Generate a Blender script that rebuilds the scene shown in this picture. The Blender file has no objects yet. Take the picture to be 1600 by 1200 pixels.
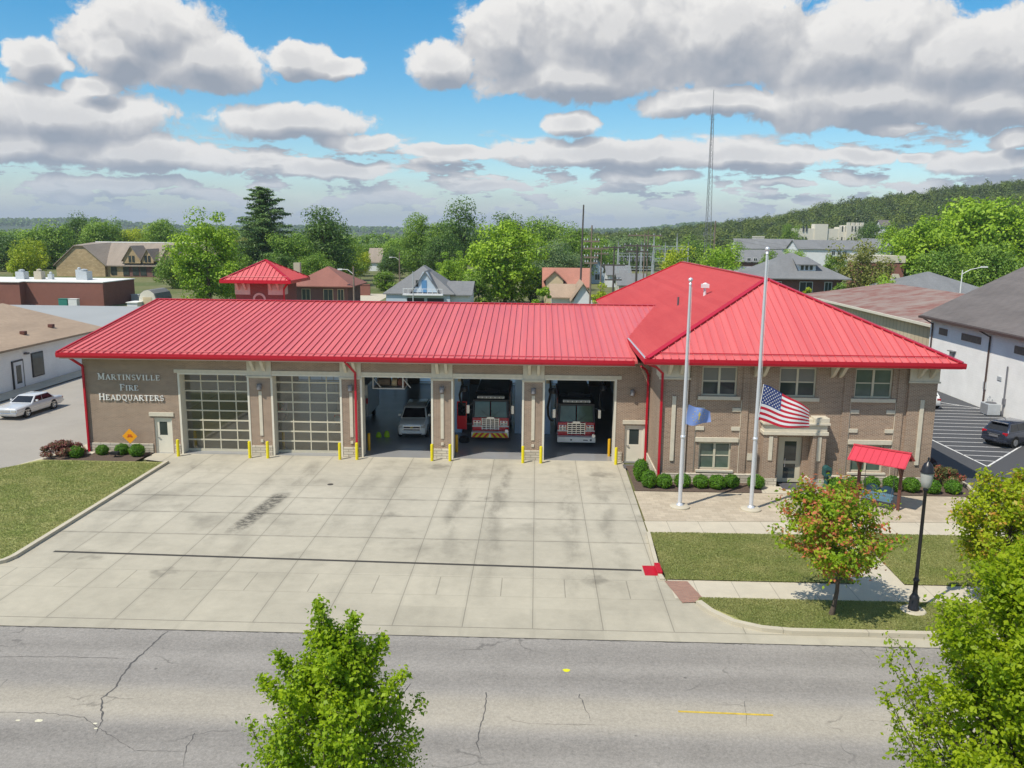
import bpy, math, random
import numpy as np
from mathutils import Vector, Matrix

random.seed(7)
rng = np.random.default_rng(11)
scene = bpy.context.scene
COL = scene.collection

# ------------------------------------------------------------------ camera
CAM = Vector((0.0, 0.0, 14.0))
RIGHT = Vector((0.99948866, 0.03026055, 0.01033))
UP = Vector((-0.01557336, 0.17853722, 0.98380991))
FWD = Vector((-0.02792633, 0.98346772, -0.17891718))
cam_data = bpy.data.cameras.new('camera')
cam = bpy.data.objects.new('camera', cam_data)
COL.objects.link(cam)
cam_data.sensor_width = 36.0
cam_data.lens = 29.25
cam_data.clip_start = 0.5
cam_data.clip_end = 30000
cam.matrix_world = Matrix(((RIGHT.x, UP.x, -FWD.x, CAM.x), (RIGHT.y, UP.y, -FWD.y, CAM.y), (RIGHT.z, UP.z, -FWD.z, CAM.z), (0, 0, 0, 1)))
scene.camera = cam
scene.render.resolution_x, scene.render.resolution_y = 1024, 768

# ------------------------------------------------------------------ view, sun, sky
SUN_EL, SUN_AZ = math.radians(56), math.radians(228)
SUN = Vector((math.sin(SUN_AZ) * math.cos(SUN_EL), math.cos(SUN_AZ) * math.cos(SUN_EL), math.sin(SUN_EL)))
scene.view_settings.view_transform = 'Standard'
scene.view_settings.look = 'None'
scene.view_settings.gamma = 1.0
scene.view_settings.use_curve_mapping = False
scene.view_settings.exposure = 0.14
scene.cycles.use_denoising = True
scene.cycles.max_bounces = 7
scene.cycles.diffuse_bounces = 4
scene.cycles.glossy_bounces = 3
scene.cycles.transmission_bounces = 4
scene.cycles.transparent_max_bounces = 8
scene.cycles.caustics_reflective = False
scene.cycles.caustics_refractive = False
sun_data = bpy.data.lights.new('sun', 'SUN')
sun_data.energy = 4.4
sun_data.angle = math.radians(0.53)
sun_data.color = (1.0, 0.93, 0.81)
sun = bpy.data.objects.new('sun', sun_data)
sun.rotation_euler = SUN.to_track_quat('Z', 'Y').to_euler()
sun.location = (-40, -40, 80)
COL.objects.link(sun)


def at(px, py, Y):
    """a point of the place: the direction of a spot measured in the survey picture (1600 wide), at the distance Y from the camera"""
    d = RIGHT * ((px - 800) / 1300.0) + UP * (-(py - 600) / 1300.0) + FWD
    return CAM + d * (Y / d.y)


class G:
    """small node-graph helper"""

    def __init__(self, tree):
        self.t = tree
        self.n = tree.nodes
        self.l = tree.links

    def node(self, typ, ins=None, **props):
        nd = self.n.new(typ)
        for k, v in props.items():
            setattr(nd, k, v)
        for k, v in (ins or {}).items():
            self.set(nd.inputs[k], v)
        return nd

    def set(self, sock, v):
        if isinstance(v, bpy.types.NodeSocket):
            self.l.new(v, sock)
        elif isinstance(v, bpy.types.Node):
            self.l.new(v.outputs[0], sock)
        else:
            if hasattr(sock.default_value, '__len__') and not hasattr(v, '__len__'):
                v = (v, v, v)
            if hasattr(sock.default_value, '__len__') and len(sock.default_value) == 4 and len(v) == 3:
                v = (*v, 1.0)
            sock.default_value = v

    def m(self, op, a, b=0.0, c=None, clamp=False):
        nd = self.n.new('ShaderNodeMath')
        nd.operation = op
        nd.use_clamp = clamp
        self.set(nd.inputs[0], a)
        self.set(nd.inputs[1], b)
        if c is not None:
            self.set(nd.inputs[2], c)
        return nd.outputs[0]

    def v(self, op, a, b=None):
        nd = self.n.new('ShaderNodeVectorMath')
        nd.operation = op
        self.set(nd.inputs[0], a)
        if b is not None:
            self.set(nd.inputs[1], b)
        return nd.outputs['Value'] if op in ('LENGTH', 'DOT_PRODUCT', 'DISTANCE') else nd.outputs[0]

    def step(self, x, lo, hi, a=0.0, b=1.0, smooth=True):
        nd = self.n.new('ShaderNodeMapRange')
        nd.interpolation_type = 'SMOOTHSTEP' if smooth else 'LINEAR'
        nd.clamp = True
        self.set(nd.inputs[0], x)
        for i, q in enumerate((lo, hi, a, b)):
            self.set(nd.inputs[i + 1], q)
        return nd.outputs[0]

    def mix(self, f, a, b, mode='MIX'):
        nd = self.n.new('ShaderNodeMix')
        nd.data_type = 'RGBA'
        nd.blend_type = mode
        nd.clamp_factor = True
        self.set(nd.inputs[0], f)
        self.set(nd.inputs[6], a)
        self.set(nd.inputs[7], b)
        return nd.outputs[2]

    def noise(self, vec, scale, detail=4.0, rough=0.55, dim='3D'):
        nd = self.node('ShaderNodeTexNoise', {'Scale': scale, 'Detail': detail, 'Roughness': rough}, noise_dimensions=dim)
        if vec is not None:
            self.l.new(vec, nd.inputs['Vector'])
        return nd.outputs[0]

    def sep(self, vec):
        nd = self.node('ShaderNodeSeparateXYZ', {0: vec})
        return nd.outputs[0], nd.outputs[1], nd.outputs[2]

    def comb(self, x, y, z=0.0):
        return self.node('ShaderNodeCombineXYZ', {0: x, 1: y, 2: z}).outputs[0]

    def pos(self):
        return self.node('ShaderNodeNewGeometry').outputs['Position']

    def obj(self):
        return self.node('ShaderNodeTexCoord').outputs['Object']


# ------------------------------------------------------------------ world: Nishita sky with a layer of clouds
def build_world():
    w = bpy.data.worlds.new('World')
    scene.world = w
    w.use_nodes = True
    g = G(w.node_tree)
    g.n.clear()
    out = g.node('ShaderNodeOutputWorld')
    sky = g.node('ShaderNodeTexSky', sky_type='NISHITA')
    sky.sun_disc = False
    sky.sun_elevation = SUN_EL
    sky.sun_rotation = SUN_AZ
    sky.altitude = 200
    sky.air_density = 1.0
    sky.dust_density = 0.15
    sky.ozone_density = 2.2
    hs = g.node('ShaderNodeHueSaturation', {'Hue': 0.49, 'Saturation': 1.5, 'Color': sky.outputs[0]})
    bsky = g.node('ShaderNodeBackground', {'Color': hs.outputs[0], 'Strength': SKY_STRENGTH})
    d = g.v('NORMALIZE', g.node('ShaderNodeTexCoord').outputs['Generated'])
    x, y, z = g.sep(d)
    az = g.m('ARCTAN2', x, y)
    el = g.m('ARCSINE', z)
    p0 = g.comb(az, el, 0.0)

    # density group: blobs of cumulus placed in azimuth and elevation
    grp = bpy.data.node_groups.new('cloud_density', 'ShaderNodeTree')
    grp.interface.new_socket('Vector', in_out='INPUT', socket_type='NodeSocketVector')
    grp.interface.new_socket('Density', in_out='OUTPUT', socket_type='NodeSocketFloat')
    grp.interface.new_socket('Soft', in_out='OUTPUT', socket_type='NodeSocketFloat')
    k = G(grp)
    gi = k.n.new('NodeGroupInput')
    go = k.n.new('NodeGroupOutput')
    vec = gi.outputs[0]
    wn = k.node('ShaderNodeTexNoise', {'Vector': vec, 'Scale': 16.0, 'Detail': 3.0, 'Roughness': 0.6})
    warp = k.v('MULTIPLY', k.v('SUBTRACT', wn.outputs['Color'], (0.5, 0.5, 0.5)), (0.050, 0.030, 0.0))
    pw = k.v('ADD', vec, warp)
    best = None
    for (cx, cy, rx, ry) in CLOUDS:
        dr = (at(cx, cy, 1000) - CAM).normalized()
        c = (math.atan2(dr.x, dr.y), math.asin(dr.z), 0.0)
        q = k.v('DIVIDE', k.v('SUBTRACT', pw, c), (rx / 1250.0, ry / 1250.0, 1.0))
        val = k.m('SUBTRACT', 1.0, k.v('LENGTH', q))
        best = val if best is None else k.m('MAXIMUM', best, val)
    fb = k.noise(pw, 24.0, 11.0, 0.66)
    dens = k.m('ADD', k.m('SUBTRACT', k.m('MULTIPLY', best, 1.35), 0.17), k.m('MULTIPLY', k.m('SUBTRACT', fb, 0.5), 1.45))
    fs = k.noise(pw, 26.0, 2.0, 0.5)
    soft = k.m('ADD', k.m('MULTIPLY', best, 1.25), k.m('MULTIPLY', k.m('SUBTRACT', fs, 0.5), 1.0))
    # thin broken deck low over the horizon, stretched sideways by distance
    sx, sy, _ = k.sep(vec)
    deck_v = k.comb(k.m('MULTIPLY', sx, 8.0), k.m('MULTIPLY', sy, 26.0), 0.0)
    dk = k.noise(deck_v, 1.7, 9.0, 0.60)
    band = k.m('MULTIPLY', k.step(sy, -0.01, 0.03), k.step(sy, 0.075, 0.13, 1.0, 0.0))
    deck = k.m('SUBTRACT', k.m('MULTIPLY', k.m('SUBTRACT', dk, 0.47), k.m('MULTIPLY', band, 4.2)), 0.03)
    dk2 = k.noise(deck_v, 1.7, 3.0, 0.5)
    deck_s = k.m('MULTIPLY', k.m('SUBTRACT', dk2, 0.45), k.m('MULTIPLY', band, 3.0))
    # open sky elsewhere, away from the picture: scattered clouds
    far = k.noise(vec, 4.2, 7.0, 0.6)
    away = k.m('MAXIMUM', k.step(k.m('ABSOLUTE', k.m('ADD', sx, 0.03)), 0.62, 0.85), k.step(sy, 0.30, 0.42))
    rest = k.m('MULTIPLY', k.m('SUBTRACT', far, 0.5), k.m('MULTIPLY', away, 3.6))
    tot = k.m('MAXIMUM', k.m('MAXIMUM', dens, deck), rest)
    k.l.new(tot, go.inputs[0])
    k.l.new(k.m('MAXIMUM', k.m('MAXIMUM', soft, deck_s), rest), go.inputs[1])

    def density(vv):
        nd = g.n.new('ShaderNodeGroup')
        nd.node_tree = grp
        g.l.new(vv, nd.inputs[0])
        return nd.outputs[0], nd.outputs[1]

    D, S = density(p0)
    D2, S2 = density(g.v('ADD', p0, (-0.005, 0.017, 0.0)))
    alpha = g.m('MAXIMUM', g.step(D, 0.0, 0.24), g.step(el, -0.005, 0.075, 0.86, 0.0))
    up_slope = g.m('ADD', g.m('MULTIPLY', g.m('SUBTRACT', S, S2), 0.72), g.m('MULTIPLY', g.m('SUBTRACT', D, D2), 0.50))
    lit = g.m('ADD', g.m('MULTIPLY', up_slope, 1.0), 0.67, clamp=True)
    thick = g.step(D, 0.25, 1.0)
    lit = g.m('SUBTRACT', lit, g.m('MULTIPLY', thick, 0.22), clamp=True)
    ramp = g.node('ShaderNodeValToRGB', {0: lit})
    e = ramp.color_ramp.elements
    e[0].position, e[0].color = 0.02, (0.37, 0.415, 0.49, 1)
    e[1].position, e[1].color = 0.95, (1.02, 1.0, 0.97, 1)
    m1 = e.new(0.40)
    m1.color = (0.53, 0.55, 0.595, 1)
    m2 = e.new(0.66)
    m2.color = (0.72, 0.72, 0.73, 1)
    col = g.mix(g.step(el, 0.0, 0.085, 0.80, 0.0), ramp.outputs[0], (0.48, 0.585, 0.68))
    bcl = g.node('ShaderNodeBackground', {'Color': col, 'Strength': CLOUD_STRENGTH})
    mx = g.node('ShaderNodeMixShader', {0: alpha, 1: bsky.outputs[0], 2: bcl.outputs[0]})
    g.l.new(mx.outputs[0], out.inputs[0])
    w.cycles.sampling_method = 'MANUAL'
    w.cycles.sample_map_resolution = 1024


SKY_STRENGTH = 0.128
CLOUD_STRENGTH = 0.80
CLOUDS = [
    (225, 50, 120, 75), (310, 95, 125, 52), (180, 80, 75, 45), (470, 92, 62, 34), (515, 106, 60, 20), (54, 92, 46, 38), (145, 132, 42, 20), 
    (690, 100, 72, 44), (800, 60, 95, 85), (960, 55, 190, 105), (900, 118, 190, 46), (1140, 60, 170, 90), (1330, 85, 180, 85), (1500, 95, 190, 75),
    (1600, 95, 110, 85), (1120, 160, 170, 26), (1370, 150, 260, 52), (1560, 165, 140, 44), (1400, 198, 60, 14),
    (90, 185, 190, 50), (30, 230, 150, 34), (230, 245, 170, 30), (455, 188, 140, 34), (560, 222, 90, 16), (890, 192, 52, 24), (700, 240, 90, 14),
    (960, 240, 240, 30), (1150, 245, 180, 24), (1350, 242, 62, 15), (1430, 245, 30, 8), (1545, 248, 95, 20), (1590, 215, 60, 18),
    (520, 262, 120, 18), (190, 286, 140, 12), (760, 292, 90, 10), (1010, 278, 110, 12), (1230, 288, 70, 8),
]
build_world()


# ------------------------------------------------------------------ materials
MATS = {}


def new_mat(name):
    m = bpy.data.materials.new(name)
    m.use_nodes = True
    g = G(m.node_tree)
    return m, g, g.n['Principled BSDF']


def plain(name, col, rough=0.6, metal=0.0, var=0.12, scale=3.0, bump=0.0, bscale=30.0, spec=0.5, coat=0.0, local=True):
    """painted or natural surface with a little procedural mottling"""
    m, g, b = new_mat(name)
    p = g.obj() if local else g.pos()
    if var:
        n = g.noise(p, scale, 5.0, 0.6)
        f = g.step(n, 0.25, 0.75, 1 - var, 1 + var, smooth=False)
        c = g.v('SCALE', col)
        c.node.inputs['Scale'].default_value = 1
        g.l.new(f, c.node.inputs['Scale'])
        g.l.new(c, b.inputs['Base Color'])
    else:
        b.inputs['Base Color'].default_value = (*col, 1)
    b.inputs['Roughness'].default_value = rough
    b.inputs['Metallic'].default_value = metal
    b.inputs['Specular IOR Level'].default_value = spec
    b.inputs['Coat Weight'].default_value = coat
    if bump:
        bn = g.node('ShaderNodeBump', {'Strength': bump, 'Distance': 0.03, 'Height': g.noise(p, bscale, 3.0)})
        g.l.new(bn.outputs[0], b.inputs['Normal'])
    MATS[name] = m
    return m


def brick_mat(name, c1, c2, mortar, bw=0.22, bh=0.072, ms=0.010, rough=0.85, bump=0.25, big=0.12):
    m, g, b = new_mat(name)
    x, y, z = g.sep(g.pos())
    uv = g.comb(g.m('ADD', x, y), z, 0.0)
    br = g.node('ShaderNodeTexBrick', {'Vector': uv, 'Color1': c1, 'Color2': c2, 'Mortar': mortar, 'Scale': 1.0, 'Mortar Size': ms, 'Mortar Smooth': 0.1, 'Bias': 0.0, 'Brick Width': bw, 'Row Height': bh})
    n = g.noise(g.pos(), 0.5, 4.0, 0.6)
    f = g.step(n, 0.3, 0.7, 1 - big, 1 + big, smooth=False)
    c = g.v('SCALE', br.outputs[0])
    g.l.new(f, c.node.inputs['Scale'])
    g.l.new(c, b.inputs['Base Color'])
    b.inputs['Roughness'].default_value = rough
    bn = g.node('ShaderNodeBump', {'Strength': bump, 'Distance': 0.01, 'Height': g.m('SUBTRACT', 1.0, br.outputs[1])})
    g.l.new(bn.outputs[0], b.inputs['Normal'])
    MATS[name] = m
    return m


def shingle_mat(name, c1, c2, row=0.15, w=0.3, streak=0.15):
    m, g, b = new_mat(name)
    x, y, z = g.sep(g.pos())
    uv = g.comb(g.m('ADD', x, g.m('MULTIPLY', y, 0.35)), g.m('ADD', g.m('MULTIPLY', z, 1.6), g.m('MULTIPLY', y, 0.6)), 0.0)
    br = g.node('ShaderNodeTexBrick', {'Vector': uv, 'Color1': c1, 'Color2': c2, 'Mortar': [q * 0.7 for q in c1], 'Scale': 1.0, 'Mortar Size': 0.012, 'Brick Width': w, 'Row Height': row})
    n = g.noise(g.v('MULTIPLY', g.pos(), (1.0, 0.25, 0.4)), 0.5, 5.0, 0.62)
    f = g.step(n, 0.25, 0.75, 1 - streak, 1 + streak, smooth=False)
    c = g.v('SCALE', br.outputs[0])
    g.l.new(f, c.node.inputs['Scale'])
    g.l.new(c, b.inputs['Base Color'])
    b.inputs['Roughness'].default_value = 0.9
    MATS[name] = m
    return m


def leaf_mat(name, c_dark, c_light, accent=None, acc_amt=0.0, trans=0.35, patch=0.55, rnd=0.55):
    """leaf colours differ from leaf to leaf and from bough to bough"""
    m, g, b = new_mat(name)
    r = g.node('ShaderNodeNewGeometry').outputs['Random Per Island']
    n = g.noise(g.obj(), patch, 3.0, 0.55)
    f = g.m('ADD', g.m('MULTIPLY', r, rnd), g.m('SUBTRACT', g.m('MULTIPLY', n, 1.5), 0.245 + rnd * 0.5), clamp=True)
    c = g.mix(f, c_dark, c_light)
    if accent:
        n2 = g.noise(g.v('ADD', g.obj(), (31.0, 7.0, 3.0)), 1.5, 3.0, 0.6)
        r2 = g.m('FRACT', g.m('MULTIPLY', r, 17.3))
        a = g.step(g.m('ADD', n2, g.m('MULTIPLY', r2, 0.35)), 0.78 - acc_amt, 0.92 - acc_amt)
        c = g.mix(a, c, accent)
    g.set(b.inputs['Base Color'], c)
    b.inputs['Roughness'].default_value = 0.5
    b.inputs['Specular IOR Level'].default_value = 0.35
    tr = g.node('ShaderNodeBsdfTranslucent', {'Color': g.mix(0.5, c, (0.55, 0.75, 0.04), 'MULTIPLY') if False else c})
    mx = g.node('ShaderNodeMixShader', {0: trans, 1: b.outputs[0], 2: tr.outputs[0]})
    g.l.new(mx.outputs[0], g.n['Material Output'].inputs[0])
    MATS[name] = m
    return m


def glass_mat(name, tint=(0.55, 0.6, 0.6), dust=0.0):
    """glazing one looks through; dust is the milky film on old plastic panes"""
    m, g, b = new_mat(name)
    tp = g.node('ShaderNodeBsdfTransparent', {'Color': tint})
    df = g.node('ShaderNodeBsdfDiffuse', {'Color': g.mix(g.noise(g.pos(), 0.9, 4.0), (0.30, 0.26, 0.17), (0.50, 0.45, 0.33))})
    ds = g.node('ShaderNodeMixShader', {0: dust, 1: tp.outputs[0], 2: df.outputs[0]})
    gl = g.node('ShaderNodeBsdfGlossy', {'Color': (0.9, 0.95, 1.0), 'Roughness': 0.03})
    fr = g.node('ShaderNodeFresnel', {'IOR': 1.5})
    mx = g.node('ShaderNodeMixShader', {0: g.m('ADD', g.m('MULTIPLY', fr.outputs[0], 1.5), 0.03, clamp=True), 1: ds.outputs[0], 2: gl.outputs[0]})
    g.l.new(mx.outputs[0], g.n['Material Output'].inputs[0])
    MATS[name] = m
    return m


def dark_glass(name, col=(0.02, 0.025, 0.03), rough=0.06):
    m, g, b = new_mat(name)
    n = g.noise(g.obj(), 1.4, 2.0)
    c = g.mix(n, [q * 0.6 for q in col], [q * 1.7 for q in col])
    g.l.new(c, b.inputs['Base Color'])
    b.inputs['Roughness'].default_value = rough
    b.inputs['Specular IOR Level'].default_value = 0.6
    MATS[name] = m
    return m


# ------------------------------------------------------------------ mesh builder
class MB:
    def __init__(self):
        self.v, self.f, self.mi, self.cut = [], [], [], []

    def add(self, verts, faces, m=0):
        o = len(self.v)
        self.cut.append((o, len(self.f)))
        self.v += [tuple(p) for p in verts]
        for fc in faces:
            self.f.append([i + o for i in fc])
            self.mi.append(m)
        return self

    def box(self, x0, x1, y0, y1, z0, z1, m=0):
        if x0 > x1: x0, x1 = x1, x0
        if y0 > y1: y0, y1 = y1, y0
        if z0 > z1: z0, z1 = z1, z0
        v = [(x, y, z) for z in (z0, z1) for y in (y0, y1) for x in (x0, x1)]
        return self.add(v, [(0, 2, 3, 1), (4, 5, 7, 6), (0, 1, 5, 4), (2, 6, 7, 3), (0, 4, 6, 2), (1, 3, 7, 5)], m)

    def poly(self, pts, m=0):
        return self.add(pts, [tuple(range(len(pts)))], m)

    def slab(self, pts, dz, m=0):
        """a polygon (counter-clockwise from above) thickened downwards by dz"""
        n = len(pts)
        lo = [(p[0], p[1], p[2] - dz) for p in pts]
        fs = [tuple(range(n)), tuple(range(2 * n - 1, n - 1, -1))] + [(i, n + i, n + (i + 1) % n, (i + 1) % n) for i in range(n)]
        return self.add(list(pts) + lo, fs, m)

    def prism(self, pts, axis, a, b, m=0):
        """2-d outline swept along an axis: x -> (y,z), y -> (x,z), z -> (x,y)"""
        def mk(p, t):
            return {'x': (t, p[0], p[1]), 'y': (p[0], t, p[1]), 'z': (p[0], p[1], t)}[axis]
        n = len(pts)
        v = [mk(p, a) for p in pts] + [mk(p, b) for p in pts]
        fs = [tuple(range(n - 1, -1, -1)), tuple(range(n, 2 * n))] + [(i, (i + 1) % n, n + (i + 1) % n, n + i) for i in range(n)]
        return self.add(v, fs, m)

    def tube(self, pts, r, n=8, m=0, cap=True):
        pts = [Vector(p) for p in pts]
        rs = r if hasattr(r, '__len__') else [r] * len(pts)
        rings, vs, fs = [], [], []
        for i, p in enumerate(pts):
            d = (pts[min(i + 1, len(pts) - 1)] - pts[max(i - 1, 0)]).normalized()
            a = Vector((0, 0, 1)) if abs(d.z) < 0.9 else Vector((1, 0, 0))
            u = d.cross(a).normalized()
            w = d.cross(u).normalized()
            rings.append(len(vs))
            for k in range(n):
                t = 2 * math.pi * k / n
                vs.append(p + (u * math.cos(t) + w * math.sin(t)) * rs[i])
        for i in range(len(pts) - 1):
            for k in range(n):
                a, b = rings[i], rings[i + 1]
                fs.append((a + k, a + (k + 1) % n, b + (k + 1) % n, b + k))
        if cap:
            fs.append(tuple(range(n)))
            fs.append(tuple(rings[-1] + k for k in range(n - 1, -1, -1)))
        return self.add(vs, fs, m)

    def bar(self, p, q, w, h, m=0, up=(0, 0, 1)):
        """square bar from p to q, w wide and h along up"""
        p, q = Vector(p), Vector(q)
        d = (q - p).normalized()
        if abs(d.dot(Vector(up).normalized())) > 0.999:
            up = (0, 1, 0)
        s = d.cross(Vector(up)).normalized()
        u = s.cross(d).normalized()
        v = []
        for c in (p, q):
            for a, b in ((-1, -1), (1, -1), (1, 1), (-1, 1)):
                v.append(c + s * (a * w / 2) + u * (b * h / 2))
        return self.add(v, [(3, 2, 1, 0), (4, 5, 6, 7), (0, 1, 5, 4), (1, 2, 6, 5), (2, 3, 7, 6), (3, 0, 4, 7)], m)

    def lathe(self, prof, c=(0, 0, 0), n=16, m=0):
        vs, fs = [], []
        for r, z in prof:
            for k in range(n):
                t = 2 * math.pi * k / n
                vs.append((c[0] + r * math.cos(t), c[1] + r * math.sin(t), c[2] + z))
        for i in range(len(prof) - 1):
            for k in range(n):
                a, b = i * n, (i + 1) * n
                fs.append((a + k, a + (k + 1) % n, b + (k + 1) % n, b + k))
        fs.append(tuple(range(n - 1, -1, -1)))
        fs.append(tuple((len(prof) - 1) * n + k for k in range(n)))
        return self.add(vs, fs, m)

    def wheel(self, c, r, w, n=24, m=0, axis='x', prof=None):
        """disc turned about the x (or y) axis"""
        prof = prof or [(r * 0.72, -w / 2), (r * 0.93, -w / 2), (r, -w * 0.3), (r, w * 0.3), (r * 0.93, w / 2), (r * 0.72, w / 2)]
        vs, fs = [], []
        for rr, a in prof:
            for k in range(n):
                t = 2 * math.pi * k / n
                q = (a, rr * math.cos(t), rr * math.sin(t)) if axis == 'x' else (rr * math.cos(t), a, rr * math.sin(t))
                vs.append((c[0] + q[0], c[1] + q[1], c[2] + q[2]))
        for i in range(len(prof) - 1):
            for k in range(n):
                fs.append((i * n + k, i * n + (k + 1) % n, (i + 1) * n + (k + 1) % n, (i + 1) * n + k))
        fs.append(tuple(range(n - 1, -1, -1)))
        fs.append(tuple((len(prof) - 1) * n + k for k in range(n)))
        return self.add(vs, fs, m)

    def build(self, name, mats, parent=None, smooth=False, bevel=0.0, local=False, angle=40):
        me = bpy.data.meshes.new(name)
        off = Vector((0, 0, 0))
        q = parent
        while q is not None and not local:
            off += q.location
            q = q.parent
        me.from_pydata([Vector(p) - off for p in self.v], [], self.f)
        mats = mats if isinstance(mats, (list, tuple)) else [mats]
        for mm in mats:
            me.materials.append(MATS[mm] if isinstance(mm, str) else mm)
        if len(mats) > 1:
            me.polygons.foreach_set('material_index', self.mi)
        me.update()
        import bmesh
        bm = bmesh.new()
        bm.from_mesh(me)
        bmesh.ops.recalc_face_normals(bm, faces=bm.faces)
        bm.to_mesh(me)
        bm.free()
        if smooth:
            me.polygons.foreach_set('use_smooth', [True] * len(me.polygons))
            me.set_sharp_from_angle(angle=math.radians(angle))
        o = bpy.data.objects.new(name, me)
        COL.objects.link(o)
        if parent is not None:
            o.parent = parent
        if bevel:
            bv = o.modifiers.new('bevel', 'BEVEL')
            bv.width = bevel
            bv.segments = 2
            bv.limit_method = 'ANGLE'
            bv.angle_limit = math.radians(40)
        return o


def build_each(mb, name, mat, parent=None, **kw):
    """every shape that was added becomes a part of its own"""
    out = []
    for i, (v0, f0) in enumerate(mb.cut):
        v1, f1 = mb.cut[i + 1] if i + 1 < len(mb.cut) else (len(mb.v), len(mb.f))
        q = MB()
        q.add(mb.v[v0:v1], [[k - v0 for k in fc] for fc in mb.f[f0:f1]])
        out.append(q.build(name, mat, parent, **kw))
    return out


def tag(o, label=None, cat=None, group=None, kind=None):
    if label: o['label'] = label
    if cat: o['category'] = cat
    if group: o['group'] = group
    if kind: o['kind'] = kind
    return o


def thing(name, label, cat, loc=(0, 0, 0), rz=0.0, group=None):
    o = bpy.data.objects.new(name, None)
    COL.objects.link(o)
    o.location = loc
    o.rotation_euler = (0, 0, rz)
    o.empty_display_size = 0.3
    return tag(o, label, cat, group)


def copy_tree(o, loc, rz=None, label=None, scale=None):
    """a copy of a thing with copies of its parts and sub-parts; mesh data are shared"""
    def cp(src, par):
        c = src.copy()
        COL.objects.link(c)
        c.parent = par
        for ch in src.children:
            cp(ch, c)
        return c
    r = cp(o, None)
    r.location = loc
    if rz is not None: r.rotation_euler = (0, 0, rz)
    if scale is not None: r.scale = scale if hasattr(scale, '__len__') else (scale,) * 3
    if label: r['label'] = label
    return r


def sheet(name, pts, z, mat, kind='structure', thick=0.0):
    mb = MB()
    p3 = [(p[0], p[1], z) for p in pts]
    if thick: mb.slab(p3, thick)
    else: mb.poly(p3)
    o = mb.build(name, mat)
    if kind: o['kind'] = kind
    return o


# ------------------------------------------------------------------ foliage
def leaf_object(name, P, N, size, mat, parent=None, aspect=0.6, fold=0.10, off=(0, 0, 0)):
    """many small folded leaves: points, facing directions and lengths"""
    n = len(P)
    P = np.asarray(P, float) - np.asarray(off, float)
    N = np.asarray(N, float)
    N /= np.linalg.norm(N, axis=1, keepdims=True) + 1e-9
    R = rng.normal(size=(n, 3))
    T = R - (R * N).sum(1, keepdims=True) * N
    T /= np.linalg.norm(T, axis=1, keepdims=True) + 1e-9
    B = np.cross(N, T)
    s = np.asarray(size, float).reshape(-1, 1) * np.ones((n, 1))
    V = np.empty((n, 4, 3))
    V[:, 0] = P - T * s * 0.5
    V[:, 1] = P + B * s * aspect * 0.5 + N * s * fold - T * s * 0.05
    V[:, 2] = P + T * s * 0.5
    V[:, 3] = P - B * s * aspect * 0.5 + N * s * fold - T * s * 0.05
    me = bpy.data.meshes.new(name)
    me.vertices.add(n * 4)
    me.vertices.foreach_set('co', V.reshape(-1))
    me.loops.add(n * 4)
    me.loops.foreach_set('vertex_index', np.arange(n * 4, dtype=np.int32))
    me.polygons.add(n)
    me.polygons.foreach_set('loop_start', np.arange(0, n * 4, 4, dtype=np.int32))
    me.polygons.foreach_set('loop_total', np.full(n, 4, dtype=np.int32))
    me.materials.append(MATS[mat])
    me.update(calc_edges=True)
    o = bpy.data.objects.new(name, me)
    COL.objects.link(o)
    if parent is not None:
        o.parent = parent
    return o


def unit(n):
    d = rng.normal(size=(n, 3))
    return d / np.linalg.norm(d, axis=1, keepdims=True)


def clump_leaves(centres, radii, per, flat=0.75):
    """leaves on and inside each clump, facing outwards and up"""
    k = len(centres)
    d = unit(k * per)
    r = rng.uniform(0.45, 1.08, size=(k * per, 1)) ** 0.7
    c = np.repeat(np.asarray(centres), per, 0)
    rad = np.repeat(np.asarray(radii), per).reshape(-1, 1)
    P = c + d * r * rad * np.array([1, 1, flat])
    Nn = d * 0.8 + np.array([0, 0, 0.45]) + rng.normal(size=P.shape) * 0.45
    return P, Nn


def crown_points(base, h, w, d, k, bottom=0.22, shape='round', lump=0.22):
    """clump centres filling an uneven crown: base point, tree height, width, depth"""
    zc = h * (bottom + 1) / 2
    hz = h * (1 - bottom) / 2
    dirs = unit(k)
    rr = rng.uniform(0.15, 1.0, size=(k, 1)) ** 0.42
    ph = rng.uniform(0, 6.28, 6)
    a = np.arctan2(dirs[:, 1], dirs[:, 0])
    lum = 1 + lump * (np.sin(3 * a + ph[0] + 4 * dirs[:, 2]) * 0.5 + np.sin(5 * a + ph[1] - 5 * dirs[:, 2] + ph[2]) * 0.35 + np.sin(2 * a + ph[3]) * 0.3)
    q = dirs * rr * lum.reshape(-1, 1)
    if shape == 'broad':
        q[:, :2] *= np.clip(1.05 - 0.25 * np.abs(q[:, 2:3]), 0.5, 1.2)
    if shape == 'cone':
        q[:, :2] *= np.clip(0.75 - 0.55 * q[:, 2:3], 0.12, 1.2)
    C = np.stack([q[:, 0] * w / 2, q[:, 1] * d / 2, zc + q[:, 2] * hz], 1)
    return C + np.asarray(base)


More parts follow.
